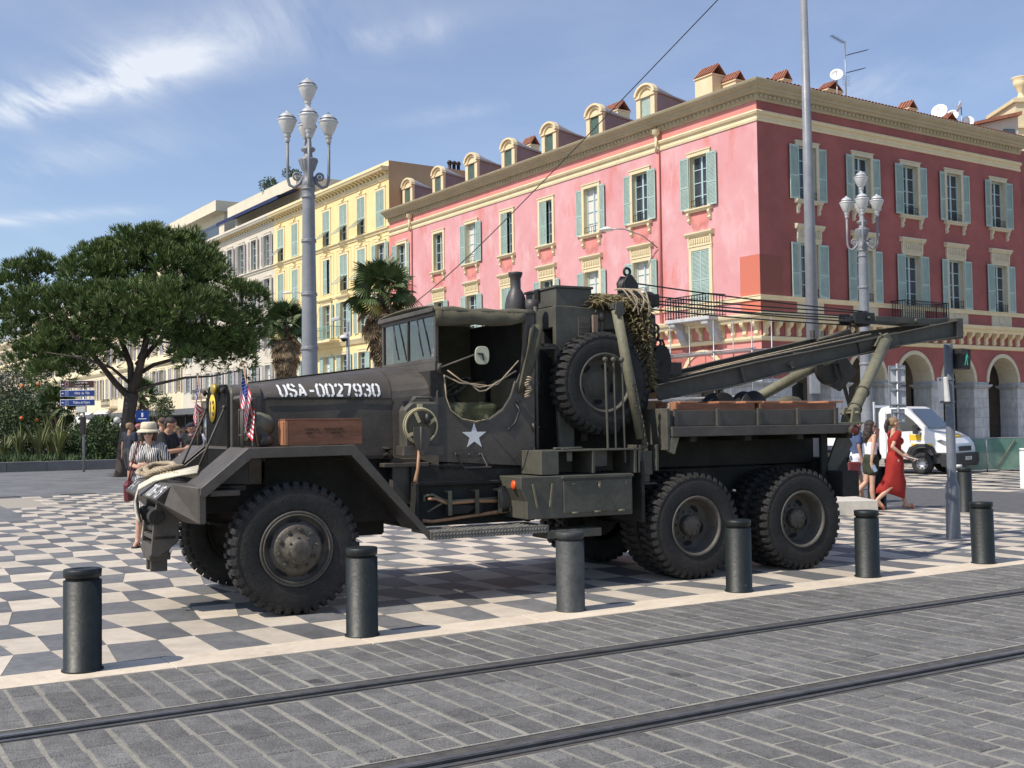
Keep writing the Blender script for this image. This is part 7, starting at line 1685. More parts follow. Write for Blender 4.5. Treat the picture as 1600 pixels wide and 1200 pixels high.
b = MB(); b.box(.02, .12, -.06, .04, z+.05, z+.22); b.build('junction_box', m_white, t, bevel=.01)
b = MB(); b.box(-.16, .12, -.15, .15, 0, .45); b.build('base_cabinet', m_steel, t, bevel=.01)
arm_lamp(43.2, 10.6, 'small bracket lamp on the yellow building left of the camera pole')
# direction signs
D = 44; P0 = gp(131, D); t = empty('direction_sign', P0); tag(t, 'post with three direction boards reading Hôtel de Ville and Théâtre de l\'Opéra', 'sign')
b = MB(); b.cyl((0, 0, 0), (0, 0, at(131, 596, D).z), .05, n=12); b.build('post', m_steel, t)
m_sb = mat('sign blue', (.008, .04, .22), None, .4); m_sbr = mat('sign brown', (.075, .022, .02), None, .4); m_sw = mat('sign white', (.75, .76, .78), None, .5)
for py, m_, lines, w_, h_ in ((600.5, m_sbr, ('← Vieux Nice / Vieille Ville', '     Croisière Historique'), 1.32, .29), (614.5, m_sb, ('← 2  H  Hôtel de Ville',), 1.34, .25), (629, m_sb, ('← 1  ★ Théâtre de l\'Opéra',), 1.34, .25)):
    z = at(121, py, D).z; x0_ = at(95, py, D).x-P0.x; b = MB(); b.box(x0_, x0_+w_, -.06, -.02, z-h_/2, z+h_/2); bd2 = b.build('board', m_sw, t, bevel=.005)
    b = MB(); b.box(x0_+.02, x0_+w_-.015, -.066, -.06, z-h_/2+.018, z+h_/2-.018); b.build('board_face', m_, bd2)
    # arrow
    b = MB(); xa = x0_+.05; b.add([(xa, -.068, z), (xa+.05, -.068, z+.035), (xa+.05, -.068, z+.012), (xa+.1, -.068, z+.012), (xa+.1, -.068, z-.012), (xa+.05, -.068, z-.012), (xa+.05, -.068, z-.035)], [tuple(range(7))]); b.build('arrow', m_sw, bd2, recalc=False)
    txt = {600.5: [('Vieux Nice  Vieille Ville', z+.055, .085), ('Croisière Historique', z-.06, .085)], 614.5: [('Hôtel  de  Ville', z, .135)], 629: [("Théâtre de l'Opéra", z, .135)]}[py]
    for s_, zz, sz in txt: obj('lettering', text_mesh(s_, sz, m_sw, .001, 'LEFT', .01), bd2, (x0_+(.50 if py != 614.5 else .56), -.0685, zz), (rad(90), 0, 0)).scale = ((w_-.54)/(len(s_)*sz*.52) if len(s_)*sz*.52 > w_-.54 else 1, 1, 1)
    b = MB(); x1_ = x0_+.2; 
    for q in ((x1_, x1_+.12, z+.065, z+.072), (x1_, x1_+.12, z-.072, z-.065), (x1_, x1_+.007, z-.065, z+.065), (x1_+.113, x1_+.12, z-.065, z+.065)): b.box(q[0], q[1], -.069, -.066, q[2], q[3])
    b.build('number_frame', m_sw, bd2)
    if py != 600.5: obj('lettering', text_mesh('2' if py == 614.5 else '1', .1, m_sw, .001, 'CENTER'), bd2, (x1_+.06, -.0685, z), (rad(90), 0, 0))
z = at(128, 640, D).z; b = MB(); b.box(-.28, .1, -.09, .05, z-.11, z+.11); b.build('lamp_box', m_white, t, bevel=.01)
z = at(129, 665, D).z; b = MB(); b.box(-.1, .08, -.15, .05, z-.35, z+.35); b.build('signal_back', m_black, t, bevel=.02)
# blue parking-style board low by the pine
D = 60; P0 = gp(223, D); t = empty('blue_sign', P0); tag(t, 'small blue panel sign on a post right of the pine trunk', 'sign')
b = MB(); b.cyl((0, 0, 0), (0, 0, 2.7), .04, n=8); b.build('post', m_steel, t); z = at(223, 650, D).z; b = MB(); b.box(-.35, .35, -.06, -.03, z-.3, z+.3); b.build('panel', m_sb, t); b = MB(); b.box(-.22, .22, -.065, -.06, z-.17, z-.13); b.box(-.05, .05, -.065, -.06, z-.05, z+.17); b.build('symbol', m_sw, t)
# globe lamps in front of the awnings
for px, py, Y, lb in ((183, 662, 52, 'white globe lamp left of the pine trunk'), (125, 667, 50, 'white globe lamp below the direction sign')):
    P0 = gp(px, Y); t = empty('globe_lamp', P0); tag(t, lb, 'lamp', 'low globe lamps'); z = at(px, py, Y).z; b = MB(); b.cyl((0, 0, 0), (0, 0, z), .04, n=8); b.build('post', m_black, t)
    for x, dz in ((0, .15), (-.25, -.1), (.25, -.1)): b = MB(); b.sphere((x, 0, z+dz), .16, 10); b.build('globe', m_opal, t)
# green mesh fence by the arcade
m_mesh = mat('green debris netting', (.10, .22, .17), (.16, .30, .24), .8, 3, .2, 60, alpha=.72)
P0 = at(1478, 700, 33.5); P0.z = 0
t = empty('site_fence', P0, rad(4)); tag(t, 'green netted site fence with diagonal braces in front of the arcade', 'fence')
for k in range(4):
    b = MB(); b.box(.03+1.25*k, 1.22+1.25*k, -.01, .0, .06, .98); b.build('netting', m_mesh, t)
    b = MB(); b.cyl((1.25*k, 0, 0), (1.25*k, 0, 1.04), .022, n=8); b.build('fence_post', m_steel, t)
    b = MB(); b.cyl((.25+1.25*k, -.04, .1), (.85+1.25*k, -.04, .95), .016, n=6); b.build('brace', m_odl, t)
b = MB(); b.cyl((0, 0, 1.0), (5.0, 0, 1.0), .016, n=6); b.build('top_rail', m_steel, t)
# ================================================================ PEOPLE
m_skin = mat('skin', (.50, .29, .20), (.56, .34, .24), .55, 8)
m_skin2 = mat('tanned skin', (.36, .19, .12), (.42, .23, .15), .55, 8)
m_lip = mat('lips', (.42, .12, .10), None, .5)
m_eye = mat('eyes', (.03, .022, .02), None, .3)
def cloth(name, c, c2=None, rough=.9, **k): return mat(name, c, c2, rough, **k)
def capsule(b, a, c, ra, rb, n=10):
    a = Vector(a); c = Vector(c); d = c-a; L_ = d.length
    if L_ < 1e-5: b.sphere(a, ra, n); return
    d.normalize(); prof = []
    for i in range(5): t_ = math.pi/2*i/4; prof.append((max(1e-4, ra*math.sin(t_)), -ra*math.cos(t_)))
    for i in range(5): t_ = math.pi/2*i/4; prof.append((max(1e-4, rb*math.cos(t_)), L_+rb*math.sin(t_)))
    b.lathe(prof, a, d, n)
def ell(b, c, r3, n=12, rot=None):
    o = len(b.v); b.sphere((0, 0, 0), 1, n); M_ = Matrix.Translation(c) @ (rot.to_matrix().to_4x4() if rot else I4)
    for i in range(o, len(b.v)): b.v[i] = tuple(M_ @ Vector((b.v[i][0]*r3[0], b.v[i][1]*r3[1], b.v[i][2]*r3[2])))
def fuse(b, name, mats, parent, vox=.011, smooth=4, paint=None, noise=0):
    o = b.build('tmp', m_skin, None); md = o.modifiers.new('r', 'REMESH'); md.mode = 'VOXEL'; md.voxel_size = vox; md.use_smooth_shade = True
    s_ = o.modifiers.new('s', 'SMOOTH'); s_.iterations = smooth; s_.factor = .5
    bpy.context.view_layer.update(); me = bpy.data.meshes.new_from_object(o.evaluated_get(bpy.context.evaluated_depsgraph_get())); bpy.data.objects.remove(o)
    me.name = name; me.materials.clear()
    for m_ in (mats if isinstance(mats, (list, tuple)) else [mats]): me.materials.append(m_)
    if paint:
        for p in me.polygons: p.material_index = paint(p.center)
    me.polygons.foreach_set('use_smooth', [True]*len(me.polygons))
    return obj(name, me, parent)
def skel(H, **kw):
    k = H/1.7; J = dict(pelvis=(0, 0, .95), waist=(0, 0, 1.08), chest=(0, 0, 1.27), neck=(-.01, 0, 1.45), head=(.015, 0, 1.585),
        hipL=(0, .085, .92), hipR=(0, -.085, .92), kneeL=(.02, .09, .50), kneeR=(.02, -.09, .50), ankL=(0, .09, .085), ankR=(0, -.09, .085), toeL=(.16, .10, .035), toeR=(.16, -.10, .035),
        shL=(0, .175, 1.395), shR=(0, -.175, 1.395), elL=(-.02, .23, 1.12), elR=(-.02, -.23, 1.12), wrL=(.04, .22, .88), wrR=(.04, -.22, .88), fL=None, fR=None, look=(1, 0, 0))
    J.update(kw); return {a: (Vector(v)*k if a not in ('look', 'fL', 'fR') else v) for a, v in J.items()}, k
def hand(b, w_, d, palm_n, k, curl=.5, side=1):
    d = Vector(d).normalized(); n_ = (Vector(palm_n)-d*d.dot(Vector(palm_n))).normalized(); s_ = d.cross(n_)*side
    c = Vector(w_)+d*.045*k; capsule(b, Vector(w_), c, .026*k, .03*k); 
    for j in (-.018, .018): capsule(b, Vector(w_)+s_*j*.6, c+s_*j+d*.03*k, .02*k, .018*k)
    for i, (o_, l_) in enumerate(((-.031, .062), (-.011, .075), (.010, .070), (.030, .055))):
        p = c+s_*o_*k+d*.035*k; a = p+(d*math.cos(curl*.6)+n_*math.sin(curl*.6))*l_*.5*k; e = a+(d*math.cos(curl*1.6)+n_*math.sin(curl*1.6))*l_*.5*k
        capsule(b, p, a, .0098*k, .009*k, 8); capsule(b, a, e, .009*k, .0078*k, 8)
    p = Vector(w_)+s_*-.03*k+d*.02*k; a = p+(d*.7-s_*.6+n_*.3).normalized()*.035*k; capsule(b, p, a, .013*k, .011*k, 8); capsule(b, a, a+(d*.9+n_*.35).normalized()*.03*k, .011*k, .009*k, 8)
def person(label, loc, yaw, J, k, skin=None, fem=True, vox=.011, clothes=(), hair=None, group=None, curl=.5, bare=True):
    skin = skin or m_skin
    t = empty('person', loc, yaw); tag(t, label, 'person', group)
    b = MB(); f = .92 if fem else 1.08
    for s_ in 'LR':
        sg = 1 if s_ == 'L' else -1
        capsule(b, J['hip'+s_], J['knee'+s_], .085*k*f, .055*k*f); capsule(b, J['knee'+s_], J['knee'+s_].lerp(J['ank'+s_], .35)+Vector((-.012, 0, 0)), .052*k*f, .056*k*f); capsule(b, J['knee'+s_].lerp(J['ank'+s_], .35)+Vector((-.012, 0, 0)), J['ank'+s_], .056*k*f, .036*k)
        heel = J['ank'+s_]+(J['ank'+s_]-J['toe'+s_]).normalized()*.03*k*Vector((1, 1, 0)).length; heel.z = J['toe'+s_].z if J['ank'+s_].z < .12 else J['ank'+s_].z-.05
        capsule(b, J['ank'+s_], heel, .036*k, .03*k); capsule(b, heel, J['toe'+s_], .03*k, .028*k); capsule(b, J['ank'+s_], J['toe'+s_], .035*k, .024*k)
        capsule(b, J['sh'+s_], J['el'+s_], .048*k*f, .036*k*f); capsule(b, J['el'+s_], J['el'+s_].lerp(J['wr'+s_], .3), .037*k*f, .038*k*f); capsule(b, J['el'+s_].lerp(J['wr'+s_], .3), J['wr'+s_], .038*k*f, .025*k)
        d = (J['wr'+s_]-J['el'+s_]) if J['f'+s_] is None else Vector(J['f'+s_]); hand(b, J['wr'+s_], d, (0, -sg, 0) if abs(d.normalized().y) < .8 else (-1, 0, 0), k, curl, sg)
        capsule(b, J['chest']+Vector((0, sg*.05, .03)), J['sh'+s_], .075*k, .052*k*f)
        capsule(b, J['hip'+s_], J['pelvis']+Vector((0, sg*.05, .02)), .095*k, .095*k)
        capsule(b, J['chest']+Vector((.0, sg*.07*f, 0)), J['waist']+Vector((0, sg*.055*f, 0)), .085*k, .078*k)
        capsule(b, J['waist']+Vector((0, sg*.055*f, 0)), J['pelvis']+Vector((0, sg*.065, 0)), .078*k, .095*k)
        if fem: ell(b, J['chest']+Vector((.085, sg*.07, -.01))*k, (.05*k, .058*k, .055*k))
    capsule(b, J['chest']+Vector((0, 0, .06)), J['neck']+Vector((0, 0, .01)), .08*k, .05*k*f); capsule(b, J['neck'], J['head']-Vector((0, 0, .06*k)), .048*k*f, .047*k*f)
    lk = Vector(J['look']).normalized(); yaw_h = math.atan2(lk.y, lk.x); pit = -math.asin(max(-1, min(1, lk.z))); Rh = Euler((0, pit, yaw_h)); RM = Rh.to_matrix(); hc = J['head']
    def hp(x, y, z): return hc+RM @ (Vector((x, y, z))*k)
    ell(b, hp(-.005, 0, .025), (.096*k, .076*k, .092*k), 14, Rh); ell(b, hp(.022, 0, -.04), (.066*k, .056*k, .072*k), 12, Rh); ell(b, hp(.05, 0, -.085), (.026*k, .026*k, .022*k), 8, Rh)
    capsule(b, hp(.085, 0, .01), hp(.103, 0, -.022), .009*k, .013*k, 8)
    for y in (-.074, .074): ell(b, hp(-.005, y, -.005), (.018*k, .012*k, .03*k), 8, Rh)
    ell(b, hp(.078, 0, -.052), (.015*k, .026*k, .012*k), 8, Rh); ell(b, hp(.07, 0, .03), (.02*k, .05*k, .012*k), 8, Rh)
    inv = RM.inverted()
    def paint(c):
        q = inv @ (c-hc)/k
        if q.x > .07 and abs(q.y) < .024 and abs(q.z+.053) < .0085: return 1
        if q.x > .05 and abs(abs(q.y)-.032) < .014 and abs(q.z-.004) < .0075: return 2
        return 0
    fuse(b, 'body', [skin, m_lip, m_eye], t, vox, 3, paint)
    return t, hp, Rh
def shirt(t, J, k, m_, fem, sleeve=.5, hem=.98, neck=True, name='shirt', vox=.012, loose=.018, straps=True):
    b = MB(); f = .92 if fem else 1.08
    for s_ in 'LR':
        sg = 1 if s_ == 'L' else -1
        if sleeve: e = J['sh'+s_].lerp(J['el'+s_], sleeve); capsule(b, J['sh'+s_], e, (.052*f+loose)*k, (.046*f+loose)*k)
        if sleeve or straps: capsule(b, J['chest']+Vector((0, sg*.05, .03)), J['sh'+s_], (.078+loose*.6)*k, (.052*f+loose)*k)
        capsule(b, J['chest']+Vector((.0, sg*.07*f, 0)), J['waist']+Vector((0, sg*.055*f, 0)), (.086+loose)*k, (.08+loose*1.3)*k)
        h_ = Vector(J['pelvis']); h_.z = J['waist'].z+(J['pelvis'].z-J['waist'].z)*hem
        capsule(b, J['waist']+Vector((0, sg*.055*f, 0)), h_+Vector((0, sg*.065, 0)), (.08+loose*1.3)*k, (.097+loose)*k)
        if fem: ell(b, J['chest']+Vector((.085, sg*.07, -.01))*k, ((.05+loose)*k, (.058+loose)*k, (.055+loose)*k))
    if neck: capsule(b, J['chest']+Vector((0, 0, .05)), J['chest']+Vector((0, 0, .11*k)), (.08+loose)*k, (.06+loose*.5)*k)
    return fuse(b, name, m_, t, vox, 2)
def legs_cloth(t, J, k, m_, to=.5, name='shorts', loose=.025, fem=True, vox=.012):
    b = MB(); f = .92 if fem else 1.08
    for s_ in 'LR':
        sg = 1 if s_ == 'L' else -1; e = J['hip'+s_].lerp(J['knee'+s_], min(1, to)); capsule(b, J['hip'+s_], e, (.09*f+loose)*k, (.075*f+loose)*k)
        if to > 1: e2 = J['knee'+s_].lerp(J['ank'+s_], to-1); capsule(b, J['knee'+s_], e2, (.065*f+loose)*k, (.055*f+loose)*k)
        capsule(b, J['hip'+s_], J['pelvis']+Vector((0, sg*.05, .03)), (.1+loose*.6)*k, (.1+loose*.5)*k)
    return fuse(b, name, m_, t, vox, 2)
def shoes(t, J, k, m_, name='shoe', sole=.012, high=False):
    for s_ in 'LR':
        b = MB(); a = J['ank'+s_]; to = J['toe'+s_]; d = (to-a); d.z = 0; d.normalize(); heel = a-d*.045*k; heel.z = to.z if a.z < .13 else a.z-.06
        capsule(b, heel, to, .04*k, .036*k)
        if high: capsule(b, heel, a-Vector((0, 0, .0)), .042*k, .043*k)
        fuse(b, name, m_, t, .01, 2)
def hair_blob(t, hp, k, Rh, m_, parts, vox=.012):
    b = MB()
    for (x, y, z, rx, ry, rz) in parts: ell(b, hp(x, y, z), (rx*k, ry*k, rz*k), 12, Rh)
    return fuse(b, 'hair', m_, t, vox, 2)
m_hbr = mat('brown hair', (.045, .024, .014), (.085, .048, .028), .5, 30, .6, 60, stretch=(3, 3, .5)); m_hdk = mat('dark brown hair', (.018, .012, .009), (.04, .025, .018), .45, 30, .6, 60, stretch=(3, 3, .5)); m_hbl = mat('dark blonde hair', (.20, .125, .06), (.32, .21, .11), .55, 30, .6, 60, stretch=(3, 3, .5))
m_navy = cloth('navy cotton', (.018, .022, .035), (.026, .032, .048), scale=6); m_blk = cloth('black cotton', (.010, .010, .012), (.018, .018, .02), scale=6); m_grs = cloth('charcoal cloth', (.035, .036, .04), (.05, .05, .055), scale=6)
m_red = cloth('red dress cloth', (.27, .016, .012), (.34, .024, .018), scale=4, bump=.1, bscale=14); m_wht = cloth('white cotton', (.66, .66, .72), (.74, .74, .78), scale=5); m_olv = cloth('dark olive cloth', (.022, .028, .014), (.038, .045, .025), scale=8, bump=.2, bscale=20)
m_bag = cloth('burgundy bag', (.10, .015, .02), (.14, .025, .03), rough=.6, scale=5); m_straw = mat('straw hat', (.62, .54, .38), (.72, .64, .48), .85, 20, .3, 120); m_lens = mat('sunglass lens', (.006, .006, .007), None, .12); m_leather = mat('tan sandal leather', (.36, .11, .05), (.45, .16, .08), .6, 10)
m_phone = mat('phone case', (.30, .42, .55), None, .3); m_pap = mat('folded paper', (.75, .75, .76), None, .7)
# striped blouse: warped black and white bands
mst = bpy.data.materials.new('zebra striped cloth'); mst.use_nodes = True; n_ = mst.node_tree.nodes; l_ = mst.node_tree.links; pb = n_['Principled BSDF']; pb.inputs['Roughness'].default_value = .85
tc_ = n_.new('ShaderNodeTexCoord'); wv = n_.new('ShaderNodeTexWave'); wv.bands_direction = 'Y'; wv.inputs['Scale'].default_value = 13; wv.inputs['Distortion'].default_value = 5; wv.inputs['Detail'].default_value = 1.5; wv.inputs['Detail Scale'].default_value = .9
mp_ = n_.new('ShaderNodeMapping'); mp_.inputs['Scale'].default_value = (1, 1, .55); l_.new(tc_.outputs['Object'], mp_.inputs[0]); l_.new(mp_.outputs[0], wv.inputs['Vector']); rp = n_.new('ShaderNodeValToRGB'); rp.color_ramp.elements[0].position = .46; rp.color_ramp.elements[1].position = .54; rp.color_ramp.elements[0].color = (.012, .013, .02, 1); rp.color_ramp.elements[1].color = (.68, .66, .62, 1); l_.new(wv.outputs['Fac'], rp.inputs[0]); l_.new(rp.outputs[0], pb.inputs['Base Color'])

# --- woman with straw hat in front of the truck nose
J, k = skel(1.64, elR=(-.03, -.25, 1.15), elL=(-.03, .27, 1.16), wrR=(.22, -.10, 1.13), wrL=(.24, .06, 1.13), fR=(.5, .9, .0), fL=(.5, -.9, .1), toeL=(.13, .15, .035), toeR=(.14, -.16, .035), ankL=(0, .10, .085), ankR=(.03, -.15, .085), kneeR=(.03, -.12, .5), look=(1, .08, .02))
t, hp, Rh = person('woman in a cream straw hat and striped dress standing in front of the truck bumper', gnd(233, 855), rad(-88), J, k, vox=.010)
shirt(t, J, k, mst, True, .62, 1.3, name='blouse', loose=.024, vox=.010)
b = MB(); R1 = []
for z, rx, ry in ((1.02*k, .145, .165), (.9*k, .155, .19), (.75*k, .16, .195), (.56*k, .17, .20), (.50*k, .172, .203)): R1.append([(rx*math.cos(a)*(1+.03*math.sin(9*a)*(1.1-z)), ry*math.sin(a)*(1+.03*math.sin(7*a)*(1.1-z)), z) for a in [2*math.pi*i/40 for i in range(41)]])
loft(b, R1, sm=True, cap=False); b.build('skirt', mst, t, recalc=False)
hair_blob(t, hp, k, Rh, m_hbr, [(-.03, 0, .03, .10, .092, .09), (-.03, .085, -.03, .05, .035, .085), (-.03, -.085, -.03, .05, .035, .085), (-.06, 0, -.03, .05, .085, .09)])
b = MB(); hc = hp(-.01, 0, .055); b.lathe([(.155, -.03), (.16, -.024), (.135, .0), (.105, .012), (.108, .02), (.105, .06), (.098, .095), (.075, .108), (.05, .102), (.001, .10)], hc, Rh.to_matrix() @ Vector((.06, 0, 1)), 32); b.build('straw_hat', m_straw, t)
b = MB(); b.lathe([(.108, .018), (.1095, .022), (.1085, .042), (.107, .044)], hc, Rh.to_matrix() @ Vector((.06, 0, 1)), 32); b.build('hat_band', cloth('cream hat ribbon', (.5, .43, .32)), t)
def glasses(t, hp, k, s_=.026):
    b = MB()
    for y in (-.033, .033):
        V = [hp(.092, y+.030*math.copysign(abs(math.cos(a))**.7, math.cos(a)), .004+s_*math.copysign(abs(math.sin(a))**.8, math.sin(a))*.85) for a in [2*math.pi*i/16 for i in range(16)]]; V2 = [v-(hp(1, 0, 0)-hp(0, 0, 0)).normalized()*.008 for v in V]
        b.add(V+V2, [tuple(range(16)), tuple(reversed(range(16, 32)))]+[(i, 16+i, 16+(i+1) % 16, (i+1) % 16) for i in range(16)])
    b.beam(hp(.092, -.006, .012), hp(.092, .006, .012), .005, .006)
    for y in (-.072, .072): b.beam(hp(.088, y*.86, .01), hp(-.01, y*1.07, .008), .004, .008)
    b.build('sunglasses', m_lens, t)
glasses(t, hp, k)
b = MB(); b.tube([J['shR']+Vector((.06, .03, .03)), J['shR']+Vector((.02, .02, .07)), J['shR']+Vector((-.08, .0, .0)), (-.08, -.24, 1.0), (-.02, -.27, .88)], .011, 6); b.tube([J['shR']+Vector((.06, .03, .03)), (.10, -.19, 1.15), (.05, -.26, .9)], .011, 6); b.build('bag_strap', m_bag, t)
b = MB(); b.prism([(-.12, .62), (.10, .62), (.13, .86), (.06, .9), (-.10, .9), (-.14, .84)], 'y', -.31, -.23); b.build('shoulder_bag', m_bag, t, bevel=.02)
for s_ in 'LR':
    b = MB(); a = J['ank'+s_]; to = J['toe'+s_]; d = (to-a); d.z = 0; d.normalize(); q = Vector((-d.y, d.x, 0)); p0_ = a-d*.06; p1_ = to+d*.03; V = [p0_-q*.03, p1_-q*.035, p1_+q*.035, p0_+q*.03]
    b.prism([(v.x, v.y) for v in V], 'z', -.012, .018); b.tube([a+q*.036+Vector((0, 0, -.04)), a+d*.02+Vector((0, 0, .012)), a-q*.036+Vector((0, 0, -.04))], .012, 6); c_ = to-d*.03; b.tube([c_+q*.038-Vector((0, 0, .01)), c_+Vector((0, 0, .028)), c_-q*.038-Vector((0, 0, .01))], .016, 6); b.build('sandal', m_blk, t, bevel=.004)
# --- walkers at the left
J, k = skel(1.80, look=(.8, -.6, -.05), kneeL=(.10, .09, .52), ankL=(.06, .09, .10), toeL=(.22, .10, .04), kneeR=(.0, -.09, .50), ankR=(-.14, -.09, .11), toeR=(-.02, -.1, .03), wrL=(.0, .27, .88), wrR=(.06, -.27, .88))
t, hp, Rh = person('man in a navy t-shirt and grey shorts walking away beside the pine', gnd(203, 763), rad(62), J, k, m_skin2, False, .013)
shirt(t, J, k, m_navy, False, .5, 1.25, vox=.013); legs_cloth(t, J, k, m_grs, .9, fem=False, loose=.035); shoes(t, J, k, m_blk, high=True); hair_blob(t, hp, k, Rh, m_hbl, [(-.02, 0, .045, .10, .083, .075), (-.05, 0, .0, .06, .078, .06)])
for s_ in 'LR':
    b = MB(); a = J['ank'+s_]; capsule(b, a, a.lerp(J['knee'+s_], .32), .046, .054); fuse(b, 'sock', m_blk, t, .012, 1)
J, k = skel(1.80, elR=(.10, -.24, 1.13), wrR=(.36, -.10, 1.18), elL=(.08, .24, 1.13), wrL=(.34, .10, 1.18), look=(.9, .1, -.45), head=(.05, 0, 1.575))
t, hp, Rh = person('dark haired man in a black t-shirt looking down at his hands behind the hat woman', gp(262, 19.5), rad(-12), J, k, m_skin2, False, .012)
shirt(t, J, k, m_blk, False, .5, 1.25); legs_cloth(t, J, k, m_grs, .9, fem=False, loose=.03); shoes(t, J, k, m_blk); hair_blob(t, hp, k, Rh, m_hdk, [(-.02, 0, .05, .10, .083, .075), (-.05, 0, .0, .06, .078, .07)])
b = MB(); M_ = Matrix.Translation((.42, 0, 1.22)) @ Matrix.Rotation(rad(-50), 4, 'Y'); b.box(-.04, .04, -.04, .04, -.07, .07, 0, M_ @ Matrix.Scale(.15, 4, (1, 0, 0))); b.build('phone', m_black, t)
J, k = skel(1.84, look=(.6, .8, 0))
t, hp, Rh = person('shaven-headed man in dark clothes behind the dark haired man', gp(253, 22.5), rad(70), J, k, m_skin2, False, .014)
shirt(t, J, k, m_navy, False, .5, 1.25, vox=.014); legs_cloth(t, J, k, m_grs, 1.6, 'trousers' and 'trousers', fem=False, loose=.02); shoes(t, J, k, m_blk); hair_blob(t, hp, k, Rh, m_hbr, [(-.03, 0, .042, .092, .077, .074)])
J, k = skel(1.66, elR=(.02, -.24, 1.12), wrR=(.25, -.16, 1.18), look=(-.9, -.3, -.2))
t, hp, Rh = person('woman in a sleeveless black dress with pinned up blonde hair among the group', gp(277, 24.5), rad(-150), J, k, m_skin, True, .013)
shirt(t, J, k, m_blk, True, 0, 1.2, name='dress'); b = MB(); R1 = []
for z, r_ in ((1.0, .14), (.85, .18), (.6, .21), (.5, .22)): R1.append([(r_*.85*math.cos(a), r_*math.sin(a), z) for a in [2*math.pi*i/24 for i in range(25)]])
loft(b, R1, sm=True, cap=False); b.build('skirt', m_blk, t, recalc=False)
hair_blob(t, hp, k, Rh, m_hbl, [(-.02, 0, .045, .10, .083, .078), (-.05, 0, .0, .06, .078, .07), (-.08, 0, .09, .045, .045, .045)]); glasses(t, hp, k)
J, k = skel(1.74, elR=(.06, -.24, 1.13), wrR=(.28, -.12, 1.14), look=(.5, -.8, -.25))
t, hp, Rh = person('man in a black polo shirt and dark cap standing left of the grille', gp(299, 25.5), rad(-100), J, k, m_skin2, False, .013)
shirt(t, J, k, m_blk, False, .5, 1.25); legs_cloth(t, J, k, m_grs, 1.7, 'trousers', fem=False); shoes(t, J, k, m_blk)
b = MB(); ell(b, hp(-.01, 0, .05), (.105*k, .085*k, .07*k), 12, Rh); capsule(b, hp(.06, -.03, .045), hp(.15, -.02, .035), .018, .012); capsule(b, hp(.06, .03, .045), hp(.15, .02, .035), .018, .012); fuse(b, 'cap', m_navy, t, .012, 2)
for px, Y, H_, yw, lb, mc, hcap in ((217, 33, 1.78, 40, 'person with a faded pink cap partly hidden by the straw hat', m_grs, cloth('pink cap cloth', (.45, .16, .17))), (241, 34, 1.7, 120, 'sunburnt person in dark clothes far behind the hat woman', m_navy, m_hbr), (286, 40, 1.7, -60, 'person in a pale blue shirt far back under the shop canopy', cloth('pale blue cloth', (.3, .38, .5)), m_hdk), (312, 38, 1.72, -90, 'person in white shirt far back right beside the radiator', m_wht, m_hbl), (268, 45, 1.75, 200, 'distant person in red shirt under the shop canopy', m_red, m_hdk), (228, 50, 1.7, -90, 'distant person in white shirt right of the pine trunk', m_wht, m_hdk)):
    J, k = skel(H_); t, hp, Rh = person(lb, gp(px, Y), rad(yw), J, k, m_skin2, False, .018); shirt(t, J, k, mc, False, .5, 1.25, vox=.018); legs_cloth(t, J, k, m_grs, 1.5, 'trousers', fem=False, vox=.018); shoes(t, J, k, m_blk); hair_blob(t, hp, k, Rh, hcap, [(-.02, 0, .05, .10, .083, .072)], .016)
# --- the two women walking right
J, k = skel(1.57, kneeR=(-.02, -.08, .50), ankR=(.0, -.08, .085), toeR=(.15, -.09, .035), kneeL=(.02, .09, .52), ankL=(-.34, .09, .30), toeL=(-.32, .09, .15), elR=(-.06, -.24, 1.14), wrR=(-.10, -.25, .89), fR=(.35, .05, -1), elL=(.13, .20, 1.18), wrL=(.17, .06, 1.42), fL=(-.1, -.3, 1), look=(.85, -.35, -.05), hipL=(0, .085, .92))
J['ankL'] = Vector((-.30, .09, .22)); J['toeL'] = Vector((-.19, .10, .07)); J['kneeL'] = Vector((-.06, .09, .48))
t, hp, Rh = person('long-haired brunette in white top and dark olive shorts walking beside the red dress', gnd(1363, 796), rad(5), J, k, m_skin, True, .010)
b = MB()
for sg in (1, -1):
    capsule(b, J['chest']+Vector((.0, sg*.062, -.03)), J['waist']+Vector((0, sg*.05, -.02)), .098*k, .092*k); ell(b, J['chest']+Vector((.085, sg*.065, -.02))*k, (.062*k, .066*k, .06*k))
fuse(b, 'tube_top', m_wht, t, .010, 3); legs_cloth(t, J, k, m_olv, .42, 'shorts', .04)
hair_blob(t, hp, k, Rh, m_hdk, [(-.025, 0, .04, .105, .09, .088), (-.07, 0, -.05, .06, .085, .11), (-.10, -.02, -.15, .055, .085, .10), (-.10, -.05, -.24, .045, .06, .09), (-.02, -.08, -.06, .045, .03, .09), (-.02, .078, -.05, .045, .03, .08), (-.03, -.10, -.16, .04, .03, .09)]); glasses(t, hp, k)
b = MB(); b.tube([(-.12, -.15, 1.38), (.0, -.12, 1.36), (.10, .02, 1.20), (.14, .14, 1.0), (.08, .2, .92)], .014, 6); b.build('bag_strap', m_blk, t); b = MB(); ell(b, (.13, .15, .98), (.10, .07, .10)); ell(b, (.17, .15, .92), (.09, .06, .08)); fuse(b, 'crossbody_bag', m_blk, t, .012, 2)
b = MB(); M_ = Matrix.Translation(J['wrR']+Vector((.04, -.01, -.09))) @ Matrix.Rotation(rad(-25), 4, 'Y'); b.box(-.035, .035, -.03, -.02, -.06, .06, 0, M_); b.build('phone', m_phone, t, bevel=.004)
shoes(t, J, k, m_blk, 'flat_shoe')
